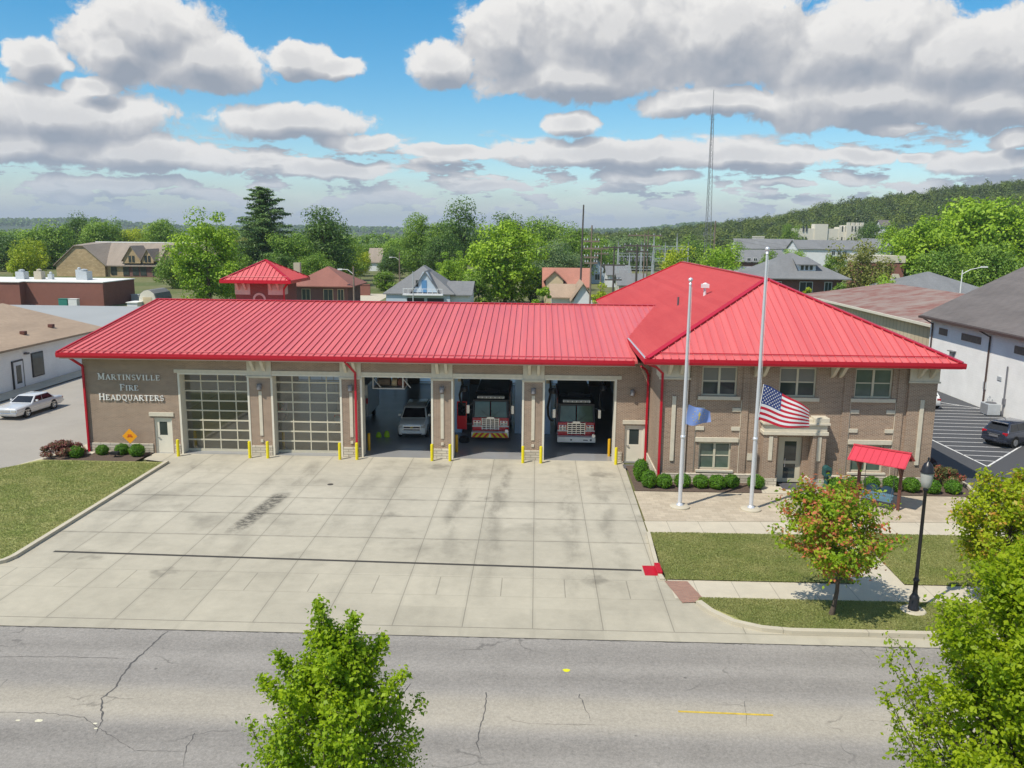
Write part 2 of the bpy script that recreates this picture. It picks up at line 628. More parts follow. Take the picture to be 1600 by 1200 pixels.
def far_tree(name, label, X, Y, h, w, mat, group=None, z0=0.0, k=72, per=150, leaf=None, bottom=0.2, shape='round', bark='bark', clump=0.19, lump=0.28):
    """a tree of the middle distance: tapered trunk with limbs, crown of leaf clumps"""
    t = thing(name, label, 'tree', (X, Y, z0), 0, group)
    leaf = leaf or max(0.28, w * 0.034)
    C = crown_points((X, Y, z0), h * 1.02, w * 0.90, w * 0.86, k, bottom, shape, lump)
    rad = rng.uniform(0.6, 1.35, k) * w * clump
    P, Nn = clump_leaves(C, rad, per)
    leaf_object('crown', P, Nn, rng.uniform(0.7, 1.4, len(P)) * leaf, mat, t, 0.75, 0.12, (X, Y, z0))
    mb = MB()
    tr = max(0.16, h * 0.022)
    top = Vector((X + random.uniform(-.3, .3), Y, z0 + h * 0.72))
    mb.tube([(X, Y, z0 - 0.3), (X, Y, z0 + h * 0.25), top], [tr * 1.25, tr, tr * 0.25], 7)
    for i in range(6):
        c = C[random.randrange(k)]
        s = Vector((X, Y, z0 + h * random.uniform(0.22, 0.5)))
        mb.tube([s, (s + Vector(c)) / 2 + Vector((0, 0, 0.3)), Vector(c)], [tr * 0.5, tr * 0.35, tr * 0.1], 5)
    mb.build('trunk', bark, t, True)
    return t


def branchy_tree(name, label, X, Y, h, radius_at, h0, mats, n_br=60, twigs=11, leaves=26, leaf=0.11, trunk_r=0.09, rise=(0.5, 1.0), twig_len=0.55, droop=0.0, z0=0.0, seed=1, group=None, spread=0.10, spires=()):
    """a near tree grown bough by bough: trunk, boughs, twigs and single leaves"""
    R = np.random.default_rng(seed)
    t = thing(name, label, 'tree', (X, Y, z0), 0, group)
    mb = MB()
    b0 = np.array([X, Y, z0])
    wob = R.normal(size=2) * 0.05
    def axis(z):
        f = z / h
        return b0 + np.array([wob[0] * math.sin(f * 5) * 1.5, wob[1] * math.sin(f * 4 + 1) * 1.5, z])
    zs = np.linspace(-0.1, h * 0.9, 9)
    mb.tube([axis(max(z, -0.1)) for z in zs], [trunk_r * (1.25 if i == 0 else max(0.12, 1 - 0.95 * i / 8)) for i in range(9)], 9)
    LP, LN, LS = [], [], []
    for i in range(n_br):
        f = (i + R.uniform(0, 1)) / n_br
        z1 = h0 + (h - h0) * f ** 0.85
        az = i * 2.399 + R.uniform(-0.5, 0.5)
        rad = radius_at(z1 / h, az) * R.uniform(0.60, 1.10)
        out = np.array([math.cos(az), math.sin(az), 0.0])
        zst = max(h0 * 0.55, z1 - rad * R.uniform(*rise) - 0.15)
        s = axis(zst)
        e = axis(z1) + out * rad
        e[2] = z0 + z1
        mid = (s + e) / 2 + np.array([0, 0, (-0.10 + droop) * rad]) + R.normal(size=3) * 0.04
        br = max(0.012, trunk_r * 0.32 * (1 - 0.6 * f))
        mb.tube([s, mid, e], [br, br * 0.65, 0.006], 5)
        for j in range(twigs):
            tt = R.uniform(0.22, 1.0) ** 0.75
            q = (1 - tt) ** 2 * s + 2 * tt * (1 - tt) * mid + tt ** 2 * e
            dirv = out * R.uniform(0.1, 0.9) + R.normal(size=3) * 0.55 + np.array([0, 0, R.uniform(0.0, 0.75) - droop])
            dirv /= np.linalg.norm(dirv)
            L = twig_len * R.uniform(0.5, 1.15) * (0.65 if tt > 0.9 else 1)
            q2 = q + dirv * L
            mb.tube([q, q2], [0.006, 0.003], 3, cap=False)
            m = int(leaves * R.uniform(0.7, 1.3))
            u = R.uniform(0.1, 1.05, size=(m, 1))
            LP.append(q + dirv * L * u + R.normal(size=(m, 3)) * spread)
            LN.append(R.normal(size=(m, 3)) * 0.55 + np.array([0, 0, 0.55]) + out * 0.35)
            LS.append((0.45 + 1.0 * R.beta(2, 2.2, m)) * leaf)
    for (dx, dy, zt, ln, wd) in spires:          # upright leading shoots
        e = b0 + np.array([dx, dy, zt])
        s = b0 + np.array([dx * 0.55, dy * 0.55, zt - ln])
        mb.tube([s, e], [0.02, 0.005], 4)
        for j in range(int(26 * ln / 0.8)):
            f = R.uniform(0, 1)
            q = s + (e - s) * f
            d = R.normal(size=3)
            d[2] = abs(d[2]) * 0.9 + 0.3
            d /= np.linalg.norm(d)
            L = wd * (1.12 - f) * R.uniform(0.6, 1.2) + 0.06
            mb.tube([q, q + d * L], [0.005, 0.002], 3, cap=False)
            m = int(leaves * 0.7)
            LP.append(q + d * L * R.uniform(0.15, 1.1, (m, 1)) + R.normal(size=(m, 3)) * spread * 0.75)
            LN.append(R.normal(size=(m, 3)) * 0.6 + np.array([0, 0, 0.5]) + d * 0.3)
            LS.append((0.45 + 1.0 * R.beta(2, 2.2, m)) * leaf)
    P, Nn, S = np.concatenate(LP), np.concatenate(LN), np.concatenate(LS)
    leaf_object('crown', P, Nn, S, mats[0], t, 0.62, 0.14, (X, Y, z0))
    mb.build('trunk', mats[1], t, True)
    return t


# ------------------------------------------------------------------ the palette of this place
brick_mat('brick', (0.305, 0.198, 0.134), (0.205, 0.132, 0.090), (0.44, 0.365, 0.285), ms=0.012)
brick_mat('brick_red', (0.25, 0.075, 0.05), (0.20, 0.058, 0.042), (0.27, 0.16, 0.13), big=0.08)
brick_mat('brick_dark', (0.16, 0.065, 0.05), (0.12, 0.05, 0.04), (0.22, 0.14, 0.12))
brick_mat('rock_face', (0.62, 0.57, 0.47), (0.52, 0.47, 0.38), (0.33, 0.29, 0.23), 0.62, 0.16, 0.018, 0.9, 1.0)
brick_mat('rubble', (0.50, 0.38, 0.22), (0.40, 0.29, 0.16), (0.34, 0.25, 0.15), 0.8, 0.4, 0.03)
brick_mat('block_white', (0.90, 0.89, 0.86), (0.88, 0.87, 0.84), (0.85, 0.84, 0.81), 0.4, 0.2, 0.012, 0.8, 0.2, 0.07)
plain('stone', (0.60, 0.55, 0.44), 0.8, 0, 0.10, 4.0, 0.15, 40)
plain('stone_dim', (0.48, 0.43, 0.33), 0.8, 0, 0.08, 4.0)
plain('cream_metal', (0.56, 0.52, 0.40), 0.5, 0, 0.06, 2.0)
plain('cream_light', (0.70, 0.66, 0.55), 0.5, 0, 0.05, 2.0)
plain('soffit', (0.55, 0.50, 0.42), 0.6, 0, 0.04)
plain('white_paint', (0.74, 0.74, 0.73), 0.5, 0, 0.06, 2.0)
plain('letter_metal', (0.78, 0.77, 0.74), 0.35, 0.0, 0.04)
plain('aluminium', (0.66, 0.68, 0.72), 0.32, 0.35, 0.05, 2.0)
plain('dark_grey', (0.10, 0.10, 0.11), 0.5, 0, 0.1)
plain('lamp_grey', (0.20, 0.20, 0.22), 0.4, 0.2, 0.1)
plain('black_paint', (0.016, 0.016, 0.020), 0.35, 0, 0.15, 4.0)
plain('rubber', (0.018, 0.018, 0.018), 0.85, 0, 0.2, 8.0)
plain('chrome', (0.62, 0.63, 0.64), 0.2, 0.85, 0.04)
plain('yellow', (0.72, 0.60, 0.008), 0.42, 0, 0.08, 5.0)
plain('hi_vis', (0.42, 0.66, 0.02), 0.6, 0, 0.2, 9.0)
plain('orange', (0.82, 0.34, 0.01), 0.45, 0, 0.05)
plain('bark', (0.10, 0.075, 0.055), 0.95, 0, 0.35, 6.0, 0.6, 18)
plain('bark_grey', (0.19, 0.16, 0.13), 0.95, 0, 0.3, 6.0, 0.6, 18)
plain('wood_brown', (0.13, 0.045, 0.030), 0.6, 0, 0.2, 6.0)
plain('pole_wood', (0.20, 0.155, 0.12), 0.9, 0, 0.25, 3.0)
plain('pole_dark', (0.085, 0.075, 0.07), 0.9, 0, 0.25, 3.0)
plain('galvanised', (0.52, 0.55, 0.57), 0.45, 0.3, 0.1)
plain('teal', (0.018, 0.085, 0.085), 0.4, 0, 0.2, 6.0)
plain('blue_wood', (0.10, 0.19, 0.25), 0.5, 0, 0.12, 6.0)
plain('mulch', (0.115, 0.082, 0.062), 1.0, 0, 0.45, 14.0, 0.8, 60, local=False)
plain('soil_dark', (0.030, 0.038, 0.012), 1.0, 0, 0.4, 6.0)
plain('inner_shade_green', (0.020, 0.045, 0.006), 0.9, 0, 0.5, 9.0)
plain('wall_blue', (0.56, 0.74, 0.93), 0.6, 0, 0.06, 0.6)
plain('inside_dark', (0.30, 0.30, 0.31), 0.8, 0, 0.1)
plain('inside_wall', (0.45, 0.48, 0.52), 0.8, 0, 0.1, 0.7)
plain('engine_red', (0.58, 0.015, 0.026), 0.25, 0, 0.05, coat=0.5)
plain('bumper_white', (0.84, 0.83, 0.78), 0.35, 0, 0.06)
plain('chevron_yellow', (0.78, 0.62, 0.02), 0.4, 0, 0.05)
plain('chevron_red', (0.62, 0.03, 0.02), 0.4, 0, 0.05)
plain('car_white', (0.66, 0.67, 0.68), 0.25, 0.15, 0.04, coat=0.6)
plain('car_silver', (0.80, 0.82, 0.80), 0.3, 0.1, 0.04, coat=0.6)
plain('car_blue', (0.045, 0.055, 0.085), 0.25, 0.5, 0.06, coat=0.8)
plain('car_red', (0.42, 0.02, 0.02), 0.3, 0, 0.05, coat=0.6)
plain('vinyl', (0.55, 0.54, 0.52), 0.6, 0, 0.06)
plain('lamp_glass', (0.42, 0.42, 0.39), 0.2, 0, 0.05)
plain('tail_red', (0.40, 0.01, 0.02), 0.2, 0, 0.05)
plain('flag_blue', (0.025, 0.05, 0.20), 0.8, 0, 0.06)
plain('flag_red', (0.50, 0.012, 0.035), 0.8, 0, 0.06)
plain('flag_white', (0.74, 0.74, 0.76), 0.8, 0, 0.05)
plain('state_blue', (0.19, 0.28, 0.58), 0.8, 0, 0.08)
plain('gold', (0.62, 0.48, 0.10), 0.6, 0, 0.1)
plain('curtain_grey', (0.20, 0.20, 0.18), 0.8, 0, 0.05)
plain('siding_white', (0.70, 0.71, 0.72), 0.7, 0, 0.05, 1.0)
plain('siding_blue', (0.46, 0.54, 0.62), 0.7, 0, 0.06, 1.0)
plain('siding_tan', (0.58, 0.47, 0.30), 0.8, 0, 0.08, 1.0)
plain('siding_cream', (0.66, 0.62, 0.52), 0.8, 0, 0.06, 1.0)
plain('door_blue', (0.10, 0.25, 0.46), 0.5, 0, 0.05)
plain('roof_membrane', (0.33, 0.34, 0.335), 0.6, 0, 0.07, 0.15)
plain('roof_white', (0.78, 0.77, 0.73), 0.6, 0, 0.05, 0.3)
plain('container_green', (0.03, 0.20, 0.16), 0.6, 0, 0.1)
shingle_mat('shingle_tan', (0.41, 0.305, 0.215), (0.355, 0.26, 0.18))
shingle_mat('shingle_grey', (0.215, 0.22, 0.225), (0.18, 0.185, 0.19))
shingle_mat('shingle_dark', (0.16, 0.142, 0.135), (0.135, 0.12, 0.113), streak=0.25)
shingle_mat('shingle_stone', (0.33, 0.275, 0.225), (0.28, 0.235, 0.19))
shingle_mat('shingle_brown', (0.30, 0.125, 0.095), (0.25, 0.105, 0.08))
shingle_mat('shingle_rose', (0.46, 0.20, 0.145), (0.38, 0.17, 0.12))
glass_mat('glass_clear', (0.88, 0.88, 0.82), 0.17)
plain('arbour_red', (0.60, 0.055, 0.082), 0.4, 0, 0.06)
dark_glass('glass_dark', (0.035, 0.045, 0.045))
dark_glass('glass_green', (0.075, 0.105, 0.085))
dark_glass('glass_black', (0.012, 0.014, 0.018))
leaf_mat('leaf_near', (0.143, 0.297, 0.012), (0.484, 0.627, 0.022), None, 0, 0.50, 0.9)
leaf_mat('leaf_near_yellow', (0.185, 0.325, 0.010), (0.500, 0.610, 0.020), None, 0, 0.54, 0.7)
leaf_mat('leaf_autumn', (0.215, 0.390, 0.018), (0.450, 0.600, 0.032), (0.740, 0.230, 0.115), 0.068, 0.52, 0.9)
leaf_mat('leaf_turning', (0.230, 0.370, 0.012), (0.540, 0.610, 0.020), (0.760, 0.440, 0.090), 0.000, 0.52, 0.9)
leaf_mat('leaf_bright', (0.145, 0.299, 0.027), (0.464, 0.640, 0.043), patch=0.16)
leaf_mat('leaf_lime', (0.201, 0.320, 0.019), (0.590, 0.640, 0.035), patch=0.16)
leaf_mat('leaf_mid', (0.099, 0.212, 0.031), (0.331, 0.485, 0.057), patch=0.14)
leaf_mat('leaf_dark', (0.052, 0.121, 0.029), (0.181, 0.300, 0.053), patch=0.14)
leaf_mat('leaf_grey', (0.114, 0.200, 0.080), (0.314, 0.420, 0.162), patch=0.14)
leaf_mat('leaf_olive', (0.155, 0.183, 0.039), (0.365, 0.383, 0.091), patch=0.2)
leaf_mat('leaf_pine', (0.060, 0.146, 0.046), (0.213, 0.326, 0.091), trans=0.15, patch=0.2)
leaf_mat('leaf_box', (0.056, 0.168, 0.011), (0.183, 0.378, 0.023), trans=0.25, patch=2.0)
leaf_mat('leaf_burgundy', (0.085, 0.095, 0.035), (0.190, 0.165, 0.075), (0.26, 0.085, 0.070), 0.22, 0.25, 1.2)
leaf_mat('leaf_rose', (0.070, 0.105, 0.030), (0.210, 0.215, 0.070), (0.46, 0.090, 0.075), 0.06, 0.25, 1.5)
leaf_mat('leaf_wine', (0.040, 0.018, 0.020), (0.110, 0.040, 0.040), trans=0.2, patch=1.0)

leaf_mat('leaf_hill', (0.072, 0.124, 0.026), (0.202, 0.262, 0.058), trans=0.3, patch=0.035, rnd=0.25)
leaf_mat('leaf_hill_dark', (0.041, 0.073, 0.022), (0.124, 0.165, 0.043), trans=0.25, patch=0.03, rnd=0.25)
leaf_mat('leaf_hill_light', (0.112, 0.168, 0.029), (0.268, 0.316, 0.060), trans=0.3, patch=0.04, rnd=0.25)


def roof_metal():
    m, g, b = new_mat('roof_red')
    geo = g.node('ShaderNodeNewGeometry')
    p = geo.outputs['Position']
    x, y, z = g.sep(p)
    nx, ny, nz = g.sep(geo.outputs['Normal'])
    side = g.m('GREATER_THAN', g.m('ABSOLUTE', nx), g.m('ABSOLUTE', ny))
    run = g.m('ADD', g.m('MULTIPLY', side, y), g.m('MULTIPLY', g.m('SUBTRACT', 1.0, side), x))
    fall = g.m('ADD', g.m('MULTIPLY', side, x), g.m('MULTIPLY', g.m('SUBTRACT', 1.0, side), y))
    pan = g.node('ShaderNodeTexWhiteNoise', {'Vector': g.comb(g.m('FLOOR', g.m('DIVIDE', run, 0.43)), side, 0.0)}, noise_dimensions='2D')
    streak = g.noise(g.comb(g.m('MULTIPLY', run, 3.2), g.m('MULTIPLY', fall, 0.22), 0.0), 1.0, 5.0, 0.65)
    cloud = g.noise(p, 0.12, 4.0, 0.6)
    f = g.m('ADD', g.m('MULTIPLY', pan.outputs[0], 0.22), g.m('ADD', g.m('MULTIPLY', streak, 0.55), g.m('MULTIPLY', cloud, 0.40)))
    c = g.mix(g.step(f, 0.30, 0.85), (0.575, 0.110, 0.118), (0.665, 0.150, 0.150))
    g.l.new(c, b.inputs['Base Color'])
    g.l.new(g.step(streak, 0.3, 0.7, 0.34, 0.52), b.inputs['Roughness'])
    bn = g.node('ShaderNodeBump', {'Strength': 0.22, 'Distance': 0.02, 'Height': g.noise(g.comb(g.m('MULTIPLY', run, 2.0), g.m('MULTIPLY', fall, 0.9), 0.0), 1.0, 2.0)})
    g.l.new(bn.outputs[0], b.inputs['Normal'])
    MATS['roof_red'] = m
    m, g, b = new_mat('trim_red')
    n = g.noise(g.pos(), 0.7, 3.0)
    g.l.new(g.mix(n, (0.43, 0.005, 0.020), (0.50, 0.008, 0.028)), b.inputs['Base Color'])
    b.inputs['Roughness'].default_value = 0.35
    MATS['trim_red'] = m


roof_metal()


def lines_mask(g, coord, offset, spacing, half, wob=None):
    """1 on thin lines repeated along a coordinate"""
    q = g.m('DIVIDE', g.m('SUBTRACT', coord, offset), spacing)
    if wob is not None:
        q = g.m('ADD', q, wob)
    d = g.m('MULTIPLY', g.m('ABSOLUTE', g.m('SUBTRACT', g.m('FRACT', g.m('ADD', q, 0.5)), 0.5)), spacing)
    return g.step(d, half * 0.6, half * 1.4, 1.0, 0.0)


def band(g, coord, centre, half, soft):
    d = g.m('ABSOLUTE', g.m('SUBTRACT', coord, centre))
    return g.step(d, half, half + soft, 1.0, 0.0)


def apron_material():
    """broad concrete apron: sawn joints, tyre paths out of each bay, oil, weathering"""
    m, g, b = new_mat('apron_concrete')
    p = g.pos()
    x, y, z = g.sep(p)
    n1 = g.noise(p, 0.16, 6.0, 0.62)
    n2 = g.noise(p, 1.7, 6.0, 0.65)
    n3 = g.noise(p, 18.0, 4.0, 0.7)
    slab = g.node('ShaderNodeTexWhiteNoise', {'Vector': g.comb(g.m('FLOOR', g.m('DIVIDE', g.m('ADD', x, 2.5), 2.54)), g.m('FLOOR', g.m('DIVIDE', y, 2.95)), 0.0)}, noise_dimensions='2D')
    tone = g.m('ADD', 1.0, g.m('MULTIPLY', g.m('SUBTRACT', n1, 0.5), 0.62))
    tone = g.m('ADD', tone, g.m('MULTIPLY', g.m('SUBTRACT', n2, 0.5), 0.34))
    tone = g.m('ADD', tone, g.m('MULTIPLY', g.m('SUBTRACT', n3, 0.5), 0.14))
    tone = g.m('ADD', tone, g.m('MULTIPLY', g.m('SUBTRACT', slab.outputs[0], 0.5), 0.10))
    # tyre paths, two to a bay, wandering a little, strongest near the doors
    wob = g.m('MULTIPLY', g.m('SUBTRACT', g.noise(g.comb(0.0, y, 0.0), 0.12, 2.0), 0.5), 1.2)
    xw = g.m('ADD', x, wob)
    dirt = None
    for cx, amt in ((-20.9, .5), (-19.2, .45), (-15.0, .5), (-13.4, .7), (-9.4, .45), (-7.7, .5), (-3.9, .95), (-1.9, .95), (1.8, 1.0), (3.7, .85)):
        t = g.m('MULTIPLY', band(g, xw, cx, 0.12, 0.62), amt)
        dirt = t if dirt is None else g.m('MAXIMUM', dirt, t)
    fade = g.m('MULTIPLY', g.step(y, 27.0, 45.0, 0.25, 1.0), g.step(y, 47.5, 50.4, 1.0, 0.3))
    blot = g.step(g.noise(g.v('MULTIPLY', p, (1.0, 0.4, 1.0)), 0.8, 5.0, 0.65), 0.36, 0.68)
    dirt = g.m('MULTIPLY', g.m('MULTIPLY', dirt, fade), blot)
    big = g.step(g.noise(g.v('ADD', p, (13.0, 4.0, 0.0)), 0.22, 5.0, 0.6), 0.50, 0.72)
    big = g.m('MULTIPLY', big, g.step(y, 30.0, 35.0, 0.2, 1.0))
    dirt = g.m('MAXIMUM', g.m('MULTIPLY', dirt, 0.50), g.m('MULTIPLY', big, 0.34))
    # the long dark scuff in front of the second bay
    ux = g.m('SUBTRACT', x, g.m('ADD', -13.55, g.m('MULTIPLY', g.m('SUBTRACT', y, 42.5), 0.10)))
    sc = g.m('MULTIPLY', band(g, ux, 0.0, 0.22, 0.45), g.m('MULTIPLY', g.step(y, 35.8, 38.4), g.step(y, 42.2, 43.4, 1.0, 0.0)))
    chop = g.step(g.noise(g.v('MULTIPLY', p, (0.5, 1.0, 1.0)), 5.5, 4.0, 0.75), 0.42, 0.56)
    sc = g.m('MULTIPLY', sc, g.m('ADD', 0.30, g.m('MULTIPLY', chop, 0.52)))
    # spots of oil
    vo = g.node('ShaderNodeTexVoronoi', {'Vector': g.v('ADD', p, g.v('SCALE', g.node('ShaderNodeTexNoise', {'Vector': p, 'Scale': 2.0}).outputs['Color'])), 'Scale': 0.23})
    spots = g.m('MULTIPLY', g.step(vo.outputs['Distance'], 0.05, 0.20, 1.0, 0.0), 0.42)
    dirt = g.m('MAXIMUM', g.m('MAXIMUM', dirt, sc), spots)
    wj = g.m('MULTIPLY', g.m('SUBTRACT', n2, 0.5), 0.008)
    jx = g.m('MULTIPLY', lines_mask(g, x, -2.5, 2.54, 0.018, wj), g.step(y, 27.86, 27.90))
    dash = g.m('MULTIPLY', lines_mask(g, x, -1.23, 2.54, 0.020, wj), band(g, y, 31.4, 0.85, 0.02))
    j = g.m('MAXIMUM', jx, dash)
    for yy, hw, amt in ((46.4, .018, .6), (44.3, .02, .7), (42.15, .022, 1.0), (39.55, .022, 1.0), (36.52, .022, .9), (32.3, .016, .5), (30.5, .016, .45), (27.86, .022, 1.0)):
        j = g.m('MAXIMUM', j, g.m('MULTIPLY', band(g, g.m('ADD', y, wj), yy, hw, 0.012), amt))
    halo = g.m('MAXIMUM', g.m('MULTIPLY', lines_mask(g, x, -2.5, 2.54, 0.11), 0.4), band(g, y, 42.15, 0.05, 0.14))
    halo = g.m('MAXIMUM', halo, g.m('MAXIMUM', band(g, y, 39.55, 0.05, 0.14), band(g, y, 36.52, 0.04, 0.12)))
    halo = g.m('MULTIPLY', g.m('MULTIPLY', halo, 0.26), g.step(n2, 0.35, 0.65))
    f = g.m('MULTIPLY', tone, g.m('SUBTRACT', 1.0, dirt))
    f = g.m('MULTIPLY', f, g.m('SUBTRACT', 1.0, g.m('MULTIPLY', j, 0.38)))
    f = g.m('MULTIPLY', f, g.m('SUBTRACT', 1.0, halo))
    hue = g.mix(g.step(y, 30.0, 44.0), (0.428, 0.390, 0.302), (0.440, 0.408, 0.328))
    c = g.v('SCALE', hue)
    g.l.new(f, c.node.inputs['Scale'])
    g.l.new(c, b.inputs['Base Color'])
    b.inputs['Roughness'].default_value = 0.85
    bn = g.node('ShaderNodeBump', {'Strength': 0.25, 'Distance': 0.01, 'Height': g.m('SUBTRACT', n3, j)})
    g.l.new(bn.outputs[0], b.inputs['Normal'])
    MATS['apron_concrete'] = m


apron_material()


def walk_material(name, col, sx, sy, ox=0.0, oy=0.0):
    m, g, b = new_mat(name)
    p = g.pos()
    x, y, z = g.sep(p)
    n2 = g.noise(p, 1.1, 6.0, 0.65)
    n3 = g.noise(p, 22.0, 4.0, 0.7)
    j = g.m('MAXIMUM', lines_mask(g, x, ox, sx, 0.014), lines_mask(g, y, oy, sy, 0.014))
    f = g.m('ADD', 0.74, g.m('ADD', g.m('MULTIPLY', n2, 0.36), g.m('MULTIPLY', n3, 0.16)))
    f = g.m('MULTIPLY', f, g.m('SUBTRACT', 1.0, g.m('MULTIPLY', j, 0.4)))
    c = g.v('SCALE', col)
    g.l.new(f, c.node.inputs['Scale'])
    g.l.new(c, b.inputs['Base Color'])
    b.inputs['Roughness'].default_value = 0.9
    MATS[name] = m


walk_material('walk_concrete', (0.52, 0.468, 0.365), 1.55, 50.0, 0.4, 13.0)
walk_material('kerb_concrete', (0.50, 0.45, 0.345), 3.0, 300.0)
walk_material('alley_concrete', (0.36, 0.345, 0.31), 4.5, 5.5)


def road_material():
    m, g, b = new_mat('road_asphalt')
    p = g.pos()
    x, y, z = g.sep(p)
    st = g.v('MULTIPLY', p, (0.05, 1.0, 1.0))
    lanes = g.noise(st, 0.85, 4.0, 0.6)
    n2 = g.noise(p, 0.7, 6.0, 0.68)
    n3 = g.noise(p, 9.0, 5.0, 0.85)
    grit = g.noise(p, 34.0, 3.0, 0.85)
    wave = g.m('MULTIPLY', g.m('SUBTRACT', g.noise(g.comb(x, 0.0, 0.0), 0.15, 3.0), 0.5), 0.5)
    yw = g.m('ADD', y, wave)
    centre = band(g, yw, 22.55, 0.35, 1.0)
    wheel = g.m('MAXIMUM', band(g, yw, 26.1, 0.2, 0.7), g.m('MAXIMUM', band(g, yw, 24.4, 0.2, 0.6), g.m('MAXIMUM', band(g, yw, 20.8, 0.2, 0.6), band(g, yw, 18.9, 0.2, 0.6))))
    f = g.m('ADD', 0.78, g.m('MULTIPLY', g.m('SUBTRACT', lanes, 0.5), 0.35))
    f = g.m('ADD', f, g.m('MULTIPLY', g.m('SUBTRACT', n2, 0.5), 0.30))
    f = g.m('ADD', f, g.m('MULTIPLY', g.m('SUBTRACT', n3, 0.5), 0.95))
    f = g.m('ADD', f, g.m('MULTIPLY', g.m('SUBTRACT', grit, 0.5), 0.75))
    f = g.m('ADD', f, g.m('MULTIPLY', centre, 0.20))
    f = g.m('SUBTRACT', f, g.m('MULTIPLY', wheel, 0.10))
    # pitting and small pot marks
    vo = g.node('ShaderNodeTexVoronoi', {'Vector': p, 'Scale': 1.1})
    pit = g.m('MULTIPLY', g.step(vo.outputs['Distance'], 0.035, 0.08, 1.0, 0.0), g.step(n2, 0.52, 0.60))
    # hairline cracks that wander with the lanes
    cv = g.v('ADD', g.v('MULTIPLY', p, (0.35, 1.0, 1.0)), g.v('SCALE', g.node('ShaderNodeTexNoise', {'Vector': p, 'Scale': 0.9, 'Detail': 5.0}).outputs['Color']))
    cr = g.node('ShaderNodeTexVoronoi', {'Vector': cv, 'Scale': 0.42}, feature='DISTANCE_TO_EDGE')
    crack = g.m('MULTIPLY', g.step(cr.outputs['Distance'], 0.003, 0.014, 1.0, 0.0), g.step(g.noise(p, 0.35, 3.0), 0.50, 0.62))
    f = g.m('MULTIPLY', f, g.m('SUBTRACT', 1.0, g.m('MULTIPLY', pit, 0.5)))
    f = g.m('MULTIPLY', f, g.m('SUBTRACT', 1.0, g.m('MULTIPLY', crack, 0.34)))
    col = g.mix(centre, (0.365, 0.338, 0.302), (0.388, 0.350, 0.285))
    c = g.v('SCALE', col)
    g.l.new(f, c.node.inputs['Scale'])
    g.l.new(c, b.inputs['Base Color'])
    b.inputs['Roughness'].default_value = 0.9
    bn = g.node('ShaderNodeBump', {'Strength': 0.4, 'Distance': 0.01, 'Height': g.m('ADD', n3, grit)})
    g.l.new(bn.outputs[0], b.inputs['Normal'])
    MATS['road_asphalt'] = m


road_material()


def asphalt(name, col, var=0.2):
    m, g, b = new_mat(name)
    p = g.pos()
    f = g.m('ADD', 1.0 - var * 0.9, g.m('ADD', g.m('MULTIPLY', g.noise(p, 0.35, 6.0, 0.65), var), g.m('MULTIPLY', g.noise(p, 20.0, 3.0), var)))
    c = g.v('SCALE', col)
    g.l.new(f, c.node.inputs['Scale'])
    g.l.new(c, b.inputs['Base Color'])
    b.inputs['Roughness'].default_value = 0.85
    MATS[name] = m


asphalt('lot_asphalt', (0.068, 0.070, 0.076), 0.16)
asphalt('alley_asphalt', (0.33, 0.305, 0.265), 0.35)


def grass_material(name, c1, c2, c3, sc=1.0):
    m, g, b = new_mat(name)
    p = g.pos()
    n1 = g.noise(p, 0.30 * sc, 5.0, 0.65)
    n2 = g.noise(p, 2.5 * sc, 5.0, 0.7)
    n3 = g.noise(g.v('MULTIPLY', p, (1.0, 2.2, 1.0)), 16.0 * sc, 4.0, 0.75)
    c = g.mix(g.step(g.m('ADD', g.m('MULTIPLY', n1, 0.75), g.m('MULTIPLY', n2, 0.25)), 0.36, 0.62), c1, c2)
    c = g.mix(g.m('MULTIPLY', g.step(n2, 0.50, 0.74), 0.6), c, c3)
    q = g.v('SCALE', c)
    g.l.new(g.m('ADD', 0.55, g.m('MULTIPLY', n3, 0.9)), q.node.inputs['Scale'])
    g.l.new(q, b.inputs['Base Color'])
    b.inputs['Roughness'].default_value = 1.0
    b.inputs['Specular IOR Level'].default_value = 0.2
    MATS[name] = m


grass_material('lawn_grass', (0.230, 0.278, 0.080), (0.350, 0.345, 0.140), (0.460, 0.410, 0.225))
grass_material('town_ground', (0.10, 0.13, 0.04), (0.17, 0.17, 0.075), (0.24, 0.22, 0.16), 0.12)
leaf_mat('blade', (0.235, 0.295, 0.074), (0.460, 0.445, 0.185), trans=0.3, patch=0.6)


def paver_material():
    m, g, b = new_mat('pavers')
    x, y, z = g.sep(g.pos())
    br = g.node('ShaderNodeTexBrick', {'Vector': g.comb(x, y, 0.0), 'Color1': (0.50, 0.43, 0.325), 'Color2': (0.42, 0.355, 0.265), 'Mortar': (0.35, 0.30, 0.23), 'Scale': 1.0, 'Mortar Size': 0.010, 'Brick Width': 0.46, 'Row Height': 0.30, 'Bias': 0.1})
    n = g.noise(g.pos(), 0.9, 5.0, 0.65)
    c = g.v('SCALE', br.outputs[0])
    g.l.new(g.m('ADD', 0.72, g.m('MULTIPLY', n, 0.6)), c.node.inputs['Scale'])
    g.l.new(c, b.inputs['Base Color'])
    b.inputs['Roughness'].default_value = 0.9
    MATS['pavers'] = m
    m, g, b = new_mat('brick_paving')
    x, y, z = g.sep(g.pos())
    br = g.node('ShaderNodeTexBrick', {'Vector': g.comb(x, y, 0.0), 'Color1': (0.36, 0.19, 0.135), 'Color2': (0.29, 0.15, 0.11), 'Mortar': (0.26, 0.2, 0.16), 'Scale': 1.0, 'Mortar Size': 0.012, 'Brick Width': 0.2, 'Row Height': 0.1})
    g.l.new(br.outputs[0], b.inputs['Base Color'])
    b.inputs['Roughness'].default_value = 0.9
    MATS['brick_paving'] = m


paver_material()


